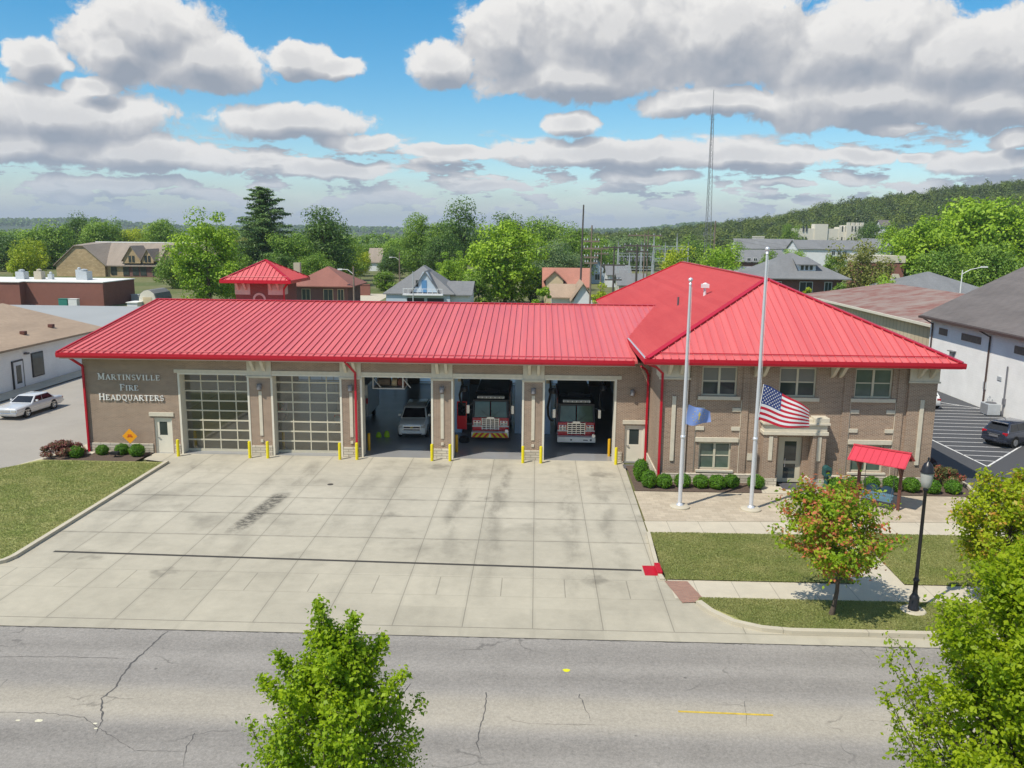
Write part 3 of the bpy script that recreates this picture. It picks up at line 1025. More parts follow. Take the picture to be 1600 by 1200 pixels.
def bay_floor_material():
    m, g, b = new_mat('bay_floor')
    n = g.noise(g.pos(), 0.5, 5.0, 0.6)
    g.l.new(g.mix(n, (0.24, 0.245, 0.25), (0.34, 0.34, 0.34)), b.inputs['Base Color'])
    b.inputs['Roughness'].default_value = 0.22
    b.inputs['Specular IOR Level'].default_value = 0.6
    MATS['bay_floor'] = m
    m, g, b = new_mat('frosted')
    df = g.node('ShaderNodeBsdfDiffuse', {'Color': (0.55, 0.66, 0.78)})
    tl = g.node('ShaderNodeBsdfTranslucent', {'Color': (0.80, 0.88, 0.96)})
    mx = g.node('ShaderNodeMixShader', {0: 0.9, 1: df.outputs[0], 2: tl.outputs[0]})
    g.l.new(mx.outputs[0], g.n['Material Output'].inputs[0])
    MATS['frosted'] = m
    m, g, b = new_mat('rusty_roof')
    p = g.pos()
    s = g.noise(g.v('MULTIPLY', p, (0.35, 1.4, 1.0)), 1.0, 6.0, 0.7)
    n = g.noise(p, 0.35, 6.0, 0.7)
    f = g.step(g.m('ADD', g.m('MULTIPLY', s, 0.5), g.m('MULTIPLY', n, 0.5)), 0.40, 0.62)
    g.l.new(g.mix(f, (0.30, 0.235, 0.20), (0.225, 0.085, 0.062)), b.inputs['Base Color'])
    b.inputs['Roughness'].default_value = 0.8
    MATS['rusty_roof'] = m
    m, g, b = new_mat('rib_siding')
    x, y, z = g.sep(g.pos())
    j = lines_mask(g, g.m('ADD', x, y), 0.0, 0.9, 0.10)
    pt = g.node('ShaderNodeTexWhiteNoise', {'Vector': g.comb(g.m('FLOOR', g.m('DIVIDE', g.m('ADD', x, y), 3.6)), 0.0, 0.0)}, noise_dimensions='2D')
    c = g.mix(g.m('MULTIPLY', pt.outputs[0], 0.5), (0.62, 0.51, 0.36), (0.42, 0.32, 0.215))
    g.l.new(g.mix(g.m('MULTIPLY', j, 0.35), c, (0.25, 0.2, 0.15)), b.inputs['Base Color'])
    b.inputs['Roughness'].default_value = 0.7
    MATS['rib_siding'] = m


bay_floor_material()


# ------------------------------------------------------------------ ground, road, walks
sheet('ground', [(-9000, -400), (9000, -400), (9000, 14000), (-9000, 14000)], -0.12, 'town_ground')
sheet('road', [(-400, 15.9), (400, 15.9), (400, 27.16), (-400, 27.16)], -0.016, 'road_asphalt')


def arc(cx, cy, r, a0, a1, n=10):
    return [(cx + r * math.cos(math.radians(a0 + (a1 - a0) * i / n)), cy + r * math.sin(math.radians(a0 + (a1 - a0) * i / n))) for i in range(n + 1)]


FLARE = [(5.44, 37.5), (5.40, 35.0), (5.44, 33.4), (5.50, 32.3), (5.70, 31.3), (6.30, 30.3), (6.75, 29.4), (7.45, 28.62), (8.3, 28.16), (9.3, 28.0)]
sheet('driveway', [(-60, 27.16), (60, 27.16), (60, 27.86)] + FLARE[::-1] + [(5.55, 50.1), (5.55, 51.6), (-24.1, 51.6), (-24.1, 49.0), (-22.2, 48.4), (-22.2, 32.9), (-60, 32.3)], 0.0, 'apron_concrete')
# lawns, a little above the walks
sheet('lawn', [(-60, 32.42), (-22.9, 32.42), (-22.42, 32.9), (-22.42, 48.3), (-30.2, 48.3), (-31.2, 46.4), (-36, 40), (-60, 20 + 13)], 0.055, 'lawn_grass')
sheet('lawn', [(5.55, 32.42), (13.15, 32.42), (13.3, 38.0), (5.55, 37.75)], 0.055, 'lawn_grass')
sheet('lawn', [(15.2, 32.42), (24.0, 32.42), (24.0, 38.4), (15.35, 38.1)], 0.055, 'lawn_grass')
sheet('lawn', [(6.55, 30.62), (6.3, 30.3), (6.7, 29.5), (7.4, 28.75), (8.3, 28.35), (9.4, 28.2), (24.0, 28.2), (24.0, 30.62)], 0.055, 'lawn_grass')
sheet('pavement', [(5.5, 37.72), (13.3, 38.0), (13.15, 32.42), (5.55, 32.42), (5.6, 30.62), (24, 30.62), (24, 32.42), (15.2, 32.42), (15.35, 38.1), (24, 38.5), (24, 40.3), (5.5, 39.5)], 0.02, 'walk_concrete')
sheet('path', [(12.55, 44.4), (16.35, 44.4), (16.3, 45.7), (12.9, 45.7)], 0.035, 'walk_concrete')
sheet('patio', [(5.55, 39.52), (23.6, 40.3), (23.6, 44.45), (5.55, 44.35)], 0.025, 'pavers')
sheet('brick_ramp', [(5.42, 32.3), (6.35, 32.3), (6.75, 30.4), (5.80, 30.25)], 0.030, 'brick_paving')
sheet('flower_bed', [(5.62, 44.37), (12.6, 44.42), (12.9, 46.3), (7.0, 46.3), (7.0, 49.6), (5.62, 49.4)], 0.045, 'mulch')
sheet('flower_bed', [(16.3, 44.45), (24.3, 44.47), (24.6, 49.0), (22.6, 49.0), (22.6, 46.3), (16.3, 46.3)], 0.045, 'mulch')
sheet('flower_bed', [(-30.1, 48.32), (-24.3, 48.32), (-24.1, 50.4), (-28.4, 50.4), (-29.2, 51.0)], 0.06, 'mulch')
# alley and concrete edging beside the station
sheet('alley', [(-44.6, 20), (-31.6, 20), (-31.3, 46.2), (-30.6, 48.4), (-29.5, 52), (-29.3, 100), (-44.6, 100)], -0.03, 'alley_asphalt')
sheet('pavement', [(-31.3, 46.2), (-30.2, 46.2), (-30.1, 48.35), (-28.5, 51.0), (-28.4, 77), (-29.4, 77), (-29.5, 52), (-30.6, 48.4)], 0.01, 'walk_concrete')
sheet('pavement', [(-45.4, 60), (-43.4, 60), (-43.4, 98), (-45.4, 98)], 0.08, 'walk_concrete')
# parking lot on the other side
sheet('parking_lot', [(24.0, 27.9), (37.3, 27.9), (37.3, 78.0), (33, 84), (22.5, 84), (22.5, 50), (24.5, 49), (24.6, 44.6)], -0.012, 'lot_asphalt')
plain('line_white', (0.70, 0.70, 0.69), 0.8, 0, 0.15, 3.0, local=False)


def hatch():
    """no-parking hatching: stripes across the triangle between the lot's boundary lines"""
    h = MB()
    def bar(a, b, w=0.11):
        h.bar((a[0], a[1], -0.0065), (b[0], b[1], -0.0065), w, 0.004)
    A, B, C, D = (28.2, 50.9), (35.3, 71.0), (33.2, 55.7), (29.2, 60.3)
    bar(A, (33.4, 56.4))
    bar(A, (27.9, 58.0))
    bar((27.9, 58.0), (34.1, 72.3))
    bar((34.1, 72.3), (37.1, 69.0))
    for i in range(17):
        y = 52.2 + i * 1.2
        xl = 27.95 if y < 58 else 27.9 + (y - 58) * 6.2 / 14.3
        xr = 28.2 + (y - 50.9) * 0.95
        xr = min(xr, 37.0 if y < 69 else 37.0 - (y - 69) * 0.9)
        if xr - xl > 0.4:
            bar((xl + 0.1, y + 0.25), (xr, y - 0.05), 0.08)
    o = h.build('parking_line', 'line_white')
    o['kind'] = 'structure'


hatch()
# road paint
plain('road_yellow', (0.56, 0.40, 0.05), 0.8, 0, 0.45, 6.0, local=False)
plain('road_chalk', (0.66, 0.62, 0.46), 0.9, 0, 0.25, 9.0, local=False)
plain('mark_yellow', (0.70, 0.68, 0.01), 0.7, 0, 0.08, 3.0, local=False)
mk = MB()
mk.bar((4.42, 22.84, -0.0105), (7.21, 22.77, -0.0105), 0.085, 0.003)
mk.build('centre_line', 'road_yellow')['kind'] = 'structure'
mk = MB()
mk.poly([(1.16 + 0.12 * math.cos(t) * (1 + .2 * math.sin(3 * t)), 25.05 + 0.10 * math.sin(t), -0.011) for t in [i * 0.5236 for i in range(12)]])
mk.build('road_marking', 'mark_yellow')['kind'] = 'structure'
mk = MB()
for cx, cy, r in ((-14.2, 21.5, .09), (-14.8, 21.48, .05), (-12.5, 21.43, .045), (-12.35, 21.2, .04)):
    mk.poly([(cx + r * 1.6 * math.cos(t) * random.uniform(.7, 1.1), cy + r * math.sin(t) * random.uniform(.7, 1.1), -0.011) for t in [i * 0.7 for i in range(9)]])
mk.build('road_marking', 'road_chalk')['kind'] = 'structure'


def crack(pts, w, seed):
    r = np.random.default_rng(seed)
    out = []
    for i in range(len(pts) - 1):
        a, b = np.array(pts[i]), np.array(pts[i + 1])
        n = max(2, int(np.linalg.norm(b - a) / 0.12))
        for k in range(n):
            out.append(a + (b - a) * k / n + r.normal(size=2) * 0.018)
    out.append(np.array(pts[-1]))
    mb = MB()
    V, Fc = [], []
    for i, p in enumerate(out):
        d = out[min(i + 1, len(out) - 1)] - out[max(i - 1, 0)]
        d = d / (np.linalg.norm(d) + 1e-9)
        n = np.array([-d[1], d[0]]) * w * r.uniform(0.25, 0.8) * min(1, (len(out) - i) / 8)
        V += [(p[0] + n[0], p[1] + n[1], -0.0115), (p[0] - n[0], p[1] - n[1], -0.0115)]
    for i in range(len(out) - 1):
        Fc.append((2 * i, 2 * i + 1, 2 * i + 3, 2 * i + 2))
    mb.add(V, Fc)
    return mb


plain('crack_tar', (0.095, 0.09, 0.085), 0.9, 0, 0.2, 8.0, local=False)


def gpt(px, py):
    """the spot on the ground seen at a place in the survey picture"""
    d = RIGHT * ((px - 800) / 1300.0) + UP * (-(py - 600) / 1300.0) + FWD
    t = -CAM.z / d.z
    return (CAM.x + d.x * t, CAM.y + d.y * t)


ck = MB()
for i, (pts, w) in enumerate([
    ([(262, 985), (232, 1012), (212, 1030), (190, 1055), (180, 1075), (160, 1090), (158, 1105), (160, 1125), (148, 1148)], .05),
    ([(0, 1026), (90, 1025), (210, 1029)], .022), ([(760, 1080), (758, 1110), (750, 1140), (746, 1160), (752, 1185)], .028),
    ([(905, 1085), (915, 1108), (925, 1128)], .026), ([(1163, 1095), (1166, 1118), (1168, 1135)], .018), ([(14, 1060), (0, 1073)], .03),
    ([(305, 1145), (290, 1170), (286, 1200)], .022), ([(0, 1112), (70, 1113), (130, 1120), (210, 1172), (290, 1174)], .016), ([(1345, 1015), (1360, 1030)], .02),
]):
    c = crack([gpt(*p) for p in pts], w, i + 3)
    ck.add(c.v, c.f)
ck.build('road_crack', 'crack_tar')['kind'] = 'structure'

gj = crack([(-21.0, 27.13), (-8.0, 27.15), (4.0, 27.14), (15.0, 27.15)], .035, 21)
gj.build('road_joint', 'crack_tar')['kind'] = 'structure'

# kerbs: real steps
def kerb(pts, w, name='kerb', top=0.14, base=-0.05):
    mb = MB()
    pts = [Vector((p[0], p[1], 0)) for p in pts]
    L, Rr = [], []
    for i, p in enumerate(pts):
        d = (pts[min(i + 1, len(pts) - 1)] - pts[max(i - 1, 0)]).normalized()
        n = Vector((-d.y, d.x, 0)) * (w / 2)
        L.append(p + n)
        Rr.append(p - n)
    V = []
    for a, b in zip(L, Rr):
        V += [(a.x, a.y, base), (a.x, a.y, top), (b.x, b.y, top), (b.x, b.y, base)]
    Fc = []
    for i in range(len(pts) - 1):
        for k in range(3):
            Fc.append((4 * i + k, 4 * i + k + 1, 4 * i + k + 5, 4 * i + k + 4))
    Fc += [(0, 1, 2, 3), tuple(4 * (len(pts) - 1) + k for k in (3, 2, 1, 0))]
    mb.add(V, Fc)
    o = mb.build(name, 'kerb_concrete')
    o['kind'] = 'structure'
    return o


kerb([(-22.30, 48.3), (-22.30, 33.2), (-22.42, 32.75), (-22.75, 32.42), (-23.2, 32.36)], 0.22, top=0.15)
kerb([(5.46, 37.7), (5.36, 35.2), (5.30, 33.5)], 0.17)
kerb([(5.30, 33.5), (5.34, 32.4)], 0.17, top=0.07)
kerb([(6.42, 30.25), (6.75, 29.45), (7.40, 28.62), (8.3, 28.18), (9.3, 28.02), (24.5, 28.02)], 0.24)
kerb([(24.35, 44.5), (24.75, 46.5), (24.75, 49.2)], 0.16)
kerb([(-45, 27.3), (-60, 27.3)], 0.2)
# trench drain across the apron, and its red inlet
mb = MB()
mb.add([(-21.05, 34.16, 0.004), (-21.05, 33.98, 0.004), (4.62, 33.28, 0.004), (4.62, 33.46, 0.004)], [(0, 1, 2, 3)])
plain('drain_dark', (0.055, 0.05, 0.042), 0.9, 0, 0.3, 5.0, local=False)
mb.build('drain', 'drain_dark')['kind'] = 'structure'

# grass blades on the lawns near the camera
def blades():
    P = []
    def scatter(n, x0, x1, y0, y1, keep):
        q = np.stack([rng.uniform(x0, x1, n), rng.uniform(y0, y1, n), np.full(n, 0.085)], 1)
        return q[keep(q)]
    P.append(scatter(75000, 5.53, 13.24, 32.38, 37.85, lambda q: (q[:, 0] < 13.18 + (q[:, 1] - 32.4) * 0.027) & (q[:, 1] < 37.79 + (q[:, 0] - 5.5) * 0.032)))
    P.append(scatter(50000, 15.18, 20.5, 32.38, 38.2, lambda q: q[:, 0] > 15.17 + (q[:, 1] - 32.4) * 0.027))
    P.append(scatter(70000, 6.5, 18.0, 28.17, 30.66, lambda q: (q[:, 0] - 6.3) > (30.4 - q[:, 1]) * 0.9))
    P.append(scatter(110000, -33, -22.55, 33.0, 48.1, lambda q: q[:, 0] > -31.3 - (46.3 - q[:, 1]) * 0.9))
    P = np.concatenate(P)
    Nn = rng.normal(size=P.shape) * np.array([1, 1, 0.5])
    o = leaf_object('grass', P, Nn, rng.uniform(0.05, 0.11, len(P)), 'blade', None, 0.28, 0.05)
    o['kind'] = 'stuff'


blades()


# ------------------------------------------------------------------ the fire station
ST = thing('fire_station', 'brown brick fire station with a bright red standing seam metal roof and five garage bays', 'fire station', (0, 50, 0))
YF, YB = 50.5, 51.3            # outer and inner face of the garage front wall
DOORS = [(-22.3, -17.85), (-16.45, -12.05), (-10.85, -6.35), (-5.17, -0.7), (0.5, 5.0)]

w = MB()
# garage front wall
w.box(-28.3, -24.0, YF, YB, 0, 6.25).box(-24.0, -22.85, YF, YB, 2.30, 6.25).box(-22.85, -22.3, YF, YB, 0, 6.25)
for i, (a, b) in enumerate(DOORS):
    w.box(a, b, YF, YB, 5.2, 6.25)
    if i < 4:
        w.box(b, DOORS[i + 1][0], YF, YB, 0, 6.25)
w.box(5.0, 5.6, YF, YB, 0, 6.25).box(5.6, 6.85, YF, YB, 2.32, 6.25).box(6.85, 7.05, YF, YB, 0, 6.25)
# garage sides and back (rear bay openings)
w.box(-28.3, -27.5, YB, 77.0, 0, 6.25)
w.box(-27.5, -22.3, 76.4, 77.0, 0, 6.25)
for i, (a, b) in enumerate(DOORS):
    w.box(a, b, 76.4, 77.0, 4.6, 6.25)
    w.box(b, DOORS[i + 1][0] if i < 4 else 7.05, 76.4, 77.0, 0, 6.25)
w.prism([(50.5, 6.25), (77.0, 6.25), (63.5, 8.3)], 'x', -28.3, -27.9)
w.build('garage_wall', 'brick', ST)

# office wing walls with window openings
UW = [(9.38, 11.35), (13.70, 15.75), (17.90, 19.98)]
GW = [(9.40, 11.22), (18.0, 19.82)]
w = MB()
f0, f1 = 46.4, 46.8
zt = 7.0
def wall_with_holes(mb, x0, x1, y0, y1, z0, z1, holes):
    """front wall cut into boxes round rectangular holes (xa, xb, za, zb)"""
    xs = sorted({x0, x1, *[h[0] for h in holes], *[h[1] for h in holes]})
    for a, b in zip(xs[:-1], xs[1:]):
        hs = sorted([(h[2], h[3]) for h in holes if h[0] <= a + 1e-6 and h[1] >= b - 1e-6])
        z = z0
        for za, zb in hs:
            if za > z: mb.box(a, b, y0, y1, z, za)
            z = zb
        if z1 > z: mb.box(a, b, y0, y1, z, z1)
holes = [(a, b, 5.06, 6.74) for a, b in UW] + [(a, b, 0.76, 2.36) for a, b in GW] + [(13.9, 15.25, 0.0, 2.75)]
wall_with_holes(w, 7.05, 22.4, f0, f1, 0, zt, holes)
w.box(7.05, 7.45, f1, 84, 0, zt).box(22.0, 22.4, f1, 84, 0, zt).box(7.45, 22.0, 83.6, 84, 0, zt)
w.prism([(7.05, 7.0), (22.4, 7.0), (14.7, 10.6)], 'y', 83.6, 84)
# corner pilasters and bay pilasters, proud of the wall
for a, b in ((7.04, 8.62), (20.85, 22.41)):
    w.box(a, b, 46.27, 46.40, 0.56, 6.05)
for a, b in ((8.72, 9.10), (11.68, 12.05), (17.3, 17.72), (20.28, 20.66)):
    w.box(a, b, 46.33, 46.40, 0.56, zt)
w.build('wing_wall', 'brick', ST)

w = MB()
for x0, x1, y in ((-28.36, -24.12, YF), (-22.74, -22.36, YF), (-17.80, -16.50, YF), (-12.0, -10.9, YF), (-6.3, -5.22, YF), (-0.66, 0.46, YF), (5.04, 5.46, YF), (6.98, 7.04, YF)):
    w.box(x0, x1, y - 0.07, y, 0, 0.62)
w.box(-28.37, -28.3, YF - 0.07, 76.9, 0, 0.62)
w.box(6.97, 7.05, 46.3, YF - 0.07, 0, 0.62)
w.box(6.97, 12.85, 46.20, 46.27, 0, 0.55)
w.box(16.36, 22.48, 46.20, 46.27, 0, 0.55)
w.box(8.6, 12.85, 46.27, 46.40, 0, 0.56)
w.box(16.36, 20.9, 46.27, 46.40, 0, 0.56)
w.box(22.4, 22.48, 46.27, 83.9, 0, 0.55)
build_each(w, 'stone_base', 'rock_face', ST, bevel=0.02)

# lintels, sills, panel blocks, pilaster strips, stone caps
s = MB()
s.box(-22.52, -17.78, YF - 0.05, YF, 5.20, 5.42).box(-16.5, -12.0, YF - 0.05, YF, 5.20, 5.42).box(-10.9, -6.3, YF - 0.05, YF, 5.20, 5.42)
s.box(-5.22, -0.65, YF - 0.05, YF, 5.20, 5.42).box(0.45, 5.3, YF - 0.05, YF, 5.20, 5.42)
s.box(-24.27, -22.70, YF - 0.06, YF, 2.40, 2.66).box(5.45, 7.02, YF - 0.06, YF, 2.40, 2.66)
for a, b in GW:
    s.box(a - 0.24, b + 0.38, 46.30, 46.40, 2.40, 2.66)
build_each(s, 'lintel', 'stone', ST, bevel=0.012)
s = MB()
for a, b in GW:
    s.box(a - 0.16, b + 0.16, 46.24, 46.40, 0.63, 0.76)
for a, b in UW:
    s.box(a - 0.2, b + 0.2, 46.26, 46.40, 4.84, 5.05)
build_each(s, 'sill', 'stone', ST, bevel=0.012)
s = MB()
for a, b in ((9.12, 11.66), (17.74, 20.26)):
    for z in (4.18, 3.08):
        s.box(a + 0.02, a + 0.50, 46.34, 46.40, z, z + 0.21)
        s.box(b - 0.50, b - 0.02, 46.34, 46.40, z, z + 0.21)
for a, b in ((9.12, 11.66), (17.74, 20.26)):
    s.box(a - 0.012, a + 0.02, 46.36, 46.40, 0.6, 4.83)
    s.box(b - 0.02, b + 0.012, 46.36, 46.40, 0.6, 4.83)
build_each(s, 'panel_block', 'stone', ST)
s = MB()
for x in (7.84, 21.64):
    s.box(x - 0.11, x + 0.11, 46.19, 46.27, 1.28, 5.04)
for i in range(4):
    x = (DOORS[i][1] + DOORS[i + 1][0]) / 2
    s.box(x - 0.10, x + 0.10, YF - 0.045, YF, 1.26, 4.12)
build_each(s, 'pilaster_strip', 'stone', ST, bevel=0.012)

s = MB()
for i in range(4):
    a, b = DOORS[i][1], DOORS[i + 1][0]
    s.box(a - 0.06, b + 0.06, YF - 0.09, YF, 4.95, 6.15)
    s.box(a - 0.12, b + 0.12, YF - 0.14, YF - 0.09, 5.02, 5.10)
s.box(7.0, 8.66, 46.19, 46.27, 6.05, 7.0).box(20.81, 22.45, 46.19, 46.27, 6.05, 7.0)
s.box(6.98, 7.05, 46.27, 47.6, 6.05, 7.0).box(22.4, 22.47, 46.27, 47.6, 6.05, 7.0)
s.box(6.94, 8.72, 46.14, 46.19, 6.0, 6.10).box(20.75, 22.51, 46.14, 46.19, 6.0, 6.10)
build_each(s, 'stone_cap', 'stone', ST, bevel=0.015)


def corbel(x, y, z, dx, h):
    """curved eaves bracket as a swept outline"""
    n = 8
    pts = [(y, z), (y - dx, z)]
    for i in range(n + 1):
        t = i / n
        pts.append((y - dx * (1 - t) ** 0.7 * (0.9), z - 0.10 - (h - 0.10) * t ** 1.2))
    mb.prism(pts, 'x', x - 0.09, x + 0.09)


mb = MB()
for i in range(4):
    a, b = DOORS[i][1], DOORS[i + 1][0]
    for x in (a + (b - a) * 0.28, a + (b - a) * 0.74):
        corbel(x, YF - 0.09, 6.13, 0.70, 0.75)
for x in (7.5, 8.15, 21.3, 21.95):
    corbel(x, 46.19, 6.98, 0.80, 0.72)
for x in (12.35, 12.80, 16.60, 17.05):
    corbel(x, 46.40, 6.98, 1.0, 0.78)
build_each(mb, 'eave_bracket', 'stone', ST, bevel=0.015)

# ---- roofs
EZ, RZ, RY, EY = 6.5, 8.65, 63.5, 49.5
sl = (RZ - EZ) / (RY - EY)
yv = EY + (7.27 - EZ) / sl          # where the wing's eave meets the garage slope
XV = 6.1 + (RZ - 7.27) / (3.98 / 8.5)
r = MB()
r.slab([(-29.2, EY, EZ), (6.12, EY, EZ), (6.12, yv, 7.27), (XV, RY, RZ), (-29.2, RY, RZ)], 0.16)
r.slab([(-29.2, RY, RZ), (XV, RY, RZ), (6.12, 2 * RY - yv, 7.27), (6.12, 77.5, EZ), (-29.2, 77.5, EZ)], 0.16)
def seam(p, q, w=0.032, h=0.085):
    r.bar(Vector(p) + Vector((0, 0, h / 2 - 0.004)), Vector(q) + Vector((0, 0, h / 2 - 0.004)), w, h)
n = 88
for i in range(n + 1):
    x = -29.0 + i * 0.43
    if x < 6.1:
        seam((x, EY + 0.02, EZ), (x, RY - 0.05, RZ - 0.01))
        seam((x, 77.45, EZ), (x, RY + 0.05, RZ - 0.01))
    elif x < XV:
        zz = 7.27 + (x - 6.1) * 3.98 / 8.5
        y0 = EY + (zz - EZ) / sl
        seam((x, y0, zz), (x, RY - 0.05, RZ - 0.01))
r.build('garage_roof', 'roof_red', ST)

r = MB()
WZ, AZ = 7.27, 11.25
xl, xr, xm, ya, y0, y1 = 6.1, 23.1, 14.6, 53.7, 45.2, 85.0
r.slab([(xl, y0, WZ), (xr, y0, WZ), (xm, ya, AZ)], 0.16)
r.slab([(xl, y1, WZ), (xl, y0, WZ), (xm, ya, AZ), (xm, y1, AZ)], 0.16)
r.slab([(xr, y0, WZ), (xr, y1, WZ), (xm, y1, AZ), (xm, ya, AZ)], 0.16)
ks = (AZ - WZ) / (xm - xl)
for i in range(1, 40):
    x = xl + i * 0.43
    if x < xr - 0.1:
        d = min(x - xl, xr - x)
        seam((x, y0 + 0.02, WZ), (x, y0 + d, WZ + d * ks))
for i in range(1, 92):
    y = y0 + i * 0.43
    d = min(xm - xl, y - y0)
    seam((xl + 0.02, y, WZ), (xl + d, y, WZ + d * ks))
    seam((xr - 0.02, y, WZ), (xr - d, y, WZ + d * ks))
r.build('wing_roof', 'roof_red', ST)

t = MB()
t.bar((-29.25, RY, RZ + 0.05), (XV, RY, RZ + 0.05), 0.34, 0.06)
for a, b in (((xl, y0, WZ), (xm, ya, AZ)), ((xr, y0, WZ), (xm, ya, AZ)), ((xm, ya - 0.1, AZ), (xm, y1, AZ))):
    t.bar(Vector(a) + Vector((0, 0, 0.06)), Vector(b) + Vector((0, 0, 0.06)), 0.32, 0.07)
# rake boards on the gables
t.bar((-29.24, EY - 0.05, EZ - 0.06), (-29.24, RY, RZ - 0.06), 0.10, 0.30)
t.bar((-29.24, 77.5, EZ - 0.06), (-29.24, RY, RZ - 0.06), 0.10, 0.30)
t.bar((xl - 0.05, y1 + 0.03, WZ - 0.03), (xm, y1 + 0.03, AZ - 0.03), 0.10, 0.30)
t.bar((xr, y1 + 0.03, WZ - 0.03), (xm, y1 + 0.03, AZ - 0.03), 0.10, 0.30)
# snow rails a little above the eaves
t.tube([(-29.1, EY + 0.42, EZ + 0.13), (6.0, EY + 0.42, EZ + 0.13)], 0.028, 6)
t.tube([(xl + 0.7, y0 + 0.45, WZ + 0.30), (xr - 0.7, y0 + 0.45, WZ + 0.30)], 0.028, 6)
t.build('ridge_cap', 'trim_red', ST)

t = MB()
def gutter_x(x0, x1, y, z, d=0.15, h=0.30):
    t.prism([(y, z), (y, z - h), (y - d * 0.75, z - h), (y - d, z - h * 0.55), (y - d, z), (y - d + 0.02, z), (y - d + 0.02, z - h * 0.5), (y - 0.02, z - h * 0.5), (y - 0.02, z)], 'x', x0, x1)
gutter_x(-29.28, 5.93, EY, EZ + 0.02)
gutter_x(xl - 0.16, xr + 0.16, y0, WZ + 0.02)
t.box(xl - 0.15, xl, y0, yv, WZ - 0.28, WZ + 0.02)
t.box(xr, xr + 0.15, y0, y1, WZ - 0.28, WZ + 0.02)
t.box(-29.28, 6.0, 77.5, 77.65, EZ - 0.28, EZ + 0.02)
t.build('gutter', 'trim_red', ST)
t = MB()
t.box(xl - 0.13, xl - 0.02, y0 + 0.06, yv - 0.2, WZ + 0.022, WZ + 0.03)
t.build('gutter_lining', 'galvanised', ST)
t = MB()
t.box(-29.15, 6.0, EY, YF, 6.14, 6.19)
t.box(-29.15, -28.3, YF, 77.4, 6.14, 6.19)
t.box(xl, xr, y0, f0, 6.96, 7.00)
t.box(xl, 7.05, f0, 84.9, 6.96, 7.00)
t.box(22.4, xr, f0, 84.9, 6.96, 7.00)
build_each(t, 'soffit', 'soffit', ST)


def downspout(pts, w=0.13):
    d = MB()
    for p, q in zip(pts[:-1], pts[1:]):
        d.bar(p, q, w, w * 0.85, up=(0, 1, 0.01))
    o = d.build('downspout', 'trim_red', ST, bevel=0.012)
    return o


downspout([(-28.55, 49.55, 6.2), (-28.45, 49.9, 5.95), (-28.22, 50.38, 5.55), (-28.22, 50.38, 0.12), (-28.15, 50.1, 0.05)])
downspout([(-11.55, 49.5, 6.2), (-11.4, 49.85, 5.9), (-11.12, 50.33, 5.4), (-11.12, 50.33, 0.1)])
downspout([(6.35, 49.55, 6.2), (6.7, 50.0, 5.9), (6.9, 50.38, 5.55), (6.9, 50.38, 0.1)])
downspout([(6.2, 45.35, 6.98), (6.7, 45.8, 6.75), (7.12, 46.16, 6.35), (7.12, 46.16, 0.15), (7.05, 45.95, 0.06)])

# roof pipes
v = MB()
v.lathe([(0.10, 0), (0.10, 0.75), (0.16, 0.80), (0.16, 0.95), (0.05, 1.0)], (11.6, 58.0, 9.75), 10)
v.box(11.35, 11.85, 57.8, 58.2, 10.40, 10.66)
v.build('roof_vent', 'white_paint', ST)
v = MB()
v.lathe([(0.07, 0), (0.07, 0.75)], (9.9, 58.6, 8.95), 8)
v.build('vent_pipe', 'dark_grey', ST)


# ---- garage doors
def glazed_door(a, b, y):
    f = MB()
    zt = 5.2
    f.box(a + 0.01, b - 0.01, y, y + 0.07, 0.01, 0.12)
    for k in range(9):
        z = 0.12 + (zt - 0.12) * k / 8
        f.box(a + 0.01, b - 0.01, y - 0.004, y + 0.06, z - (0.045 if k else 0.0), min(z + 0.045, zt - 0.005))
    for k in range(5):
        x = a + 0.03 + (b - a - 0.06) * k / 4
        f.box(x - 0.035, x + 0.035, y + 0.004, y + 0.052, 0.12, zt - 0.01)
    fr = f.build('garage_door', 'cream_metal', ST)
    gm = MB()
    gm.poly([(a + 0.02, y + 0.03, 0.1), (b - 0.02, y + 0.03, 0.1), (b - 0.02, y + 0.03, zt - 0.02), (a + 0.02, y + 0.03, zt - 0.02)])
    gm.build('glass', 'glass_clear', fr)


glazed_door(*DOORS[0], 51.22)
glazed_door(*DOORS[1], 51.22)
f = MB()
for a, b in DOORS:                     # painted steel jambs
    f.box(a - 0.02, a + 0.10, YF - 0.03, YB, 0, 5.2).box(b - 0.10, b + 0.02, YF - 0.03, YB, 0, 5.2)
    f.box(a + 0.10, b - 0.10, YF - 0.02, YB, 5.10, 5.19)
build_each(f, 'door_jamb', 'cream_light', ST)
# rear doors of frosted panels that let daylight in
for a, b in DOORS:
    f = MB()
    for k in range(6):
        z = 0.15 + 4.45 * k / 5
        f.box(a, b, 76.55, 76.62, z - 0.04, z + 0.04)
    for k in range(5):
        x = a + (b - a) * k / 4
        f.box(x - 0.03, x + 0.03, 76.552, 76.618, 0.15, 4.6)
    fr = f.build('rear_door', 'cream_metal', ST)
    p = MB()
    p.poly([(a, 76.585, 0.02), (b, 76.585, 0.02), (b, 76.585, 4.6), (a, 76.585, 4.6)])
    p.build('frosted_panel', 'frosted', fr)
# inside of the bays
f = MB()
f.box(-27.5, 7.04, 50.52, 76.4, -0.1, 0.006)
o = f.build('bay_floor', 'bay_floor', ST)
f = MB()
f.box(-27.5, 7.04, YB, 76.4, 5.98, 6.10)
f.build('bay_ceiling', 'inside_dark', ST)
f = MB()
f.box(-7.25, -5.15, 57.4, 64.0, 0.01, 5.97).box(-1.4, 1.10, 57.4, 64.0, 0.01, 5.97)
build_each(f, 'partition', 'wall_blue', ST)
f = MB()
f.box(-27.48, -27.42, YB, 76.3, 0.01, 5.97).box(6.95, 7.03, YB, 76.3, 0.01, 5.97)
build_each(f, 'inner_wall', 'inside_wall', ST)


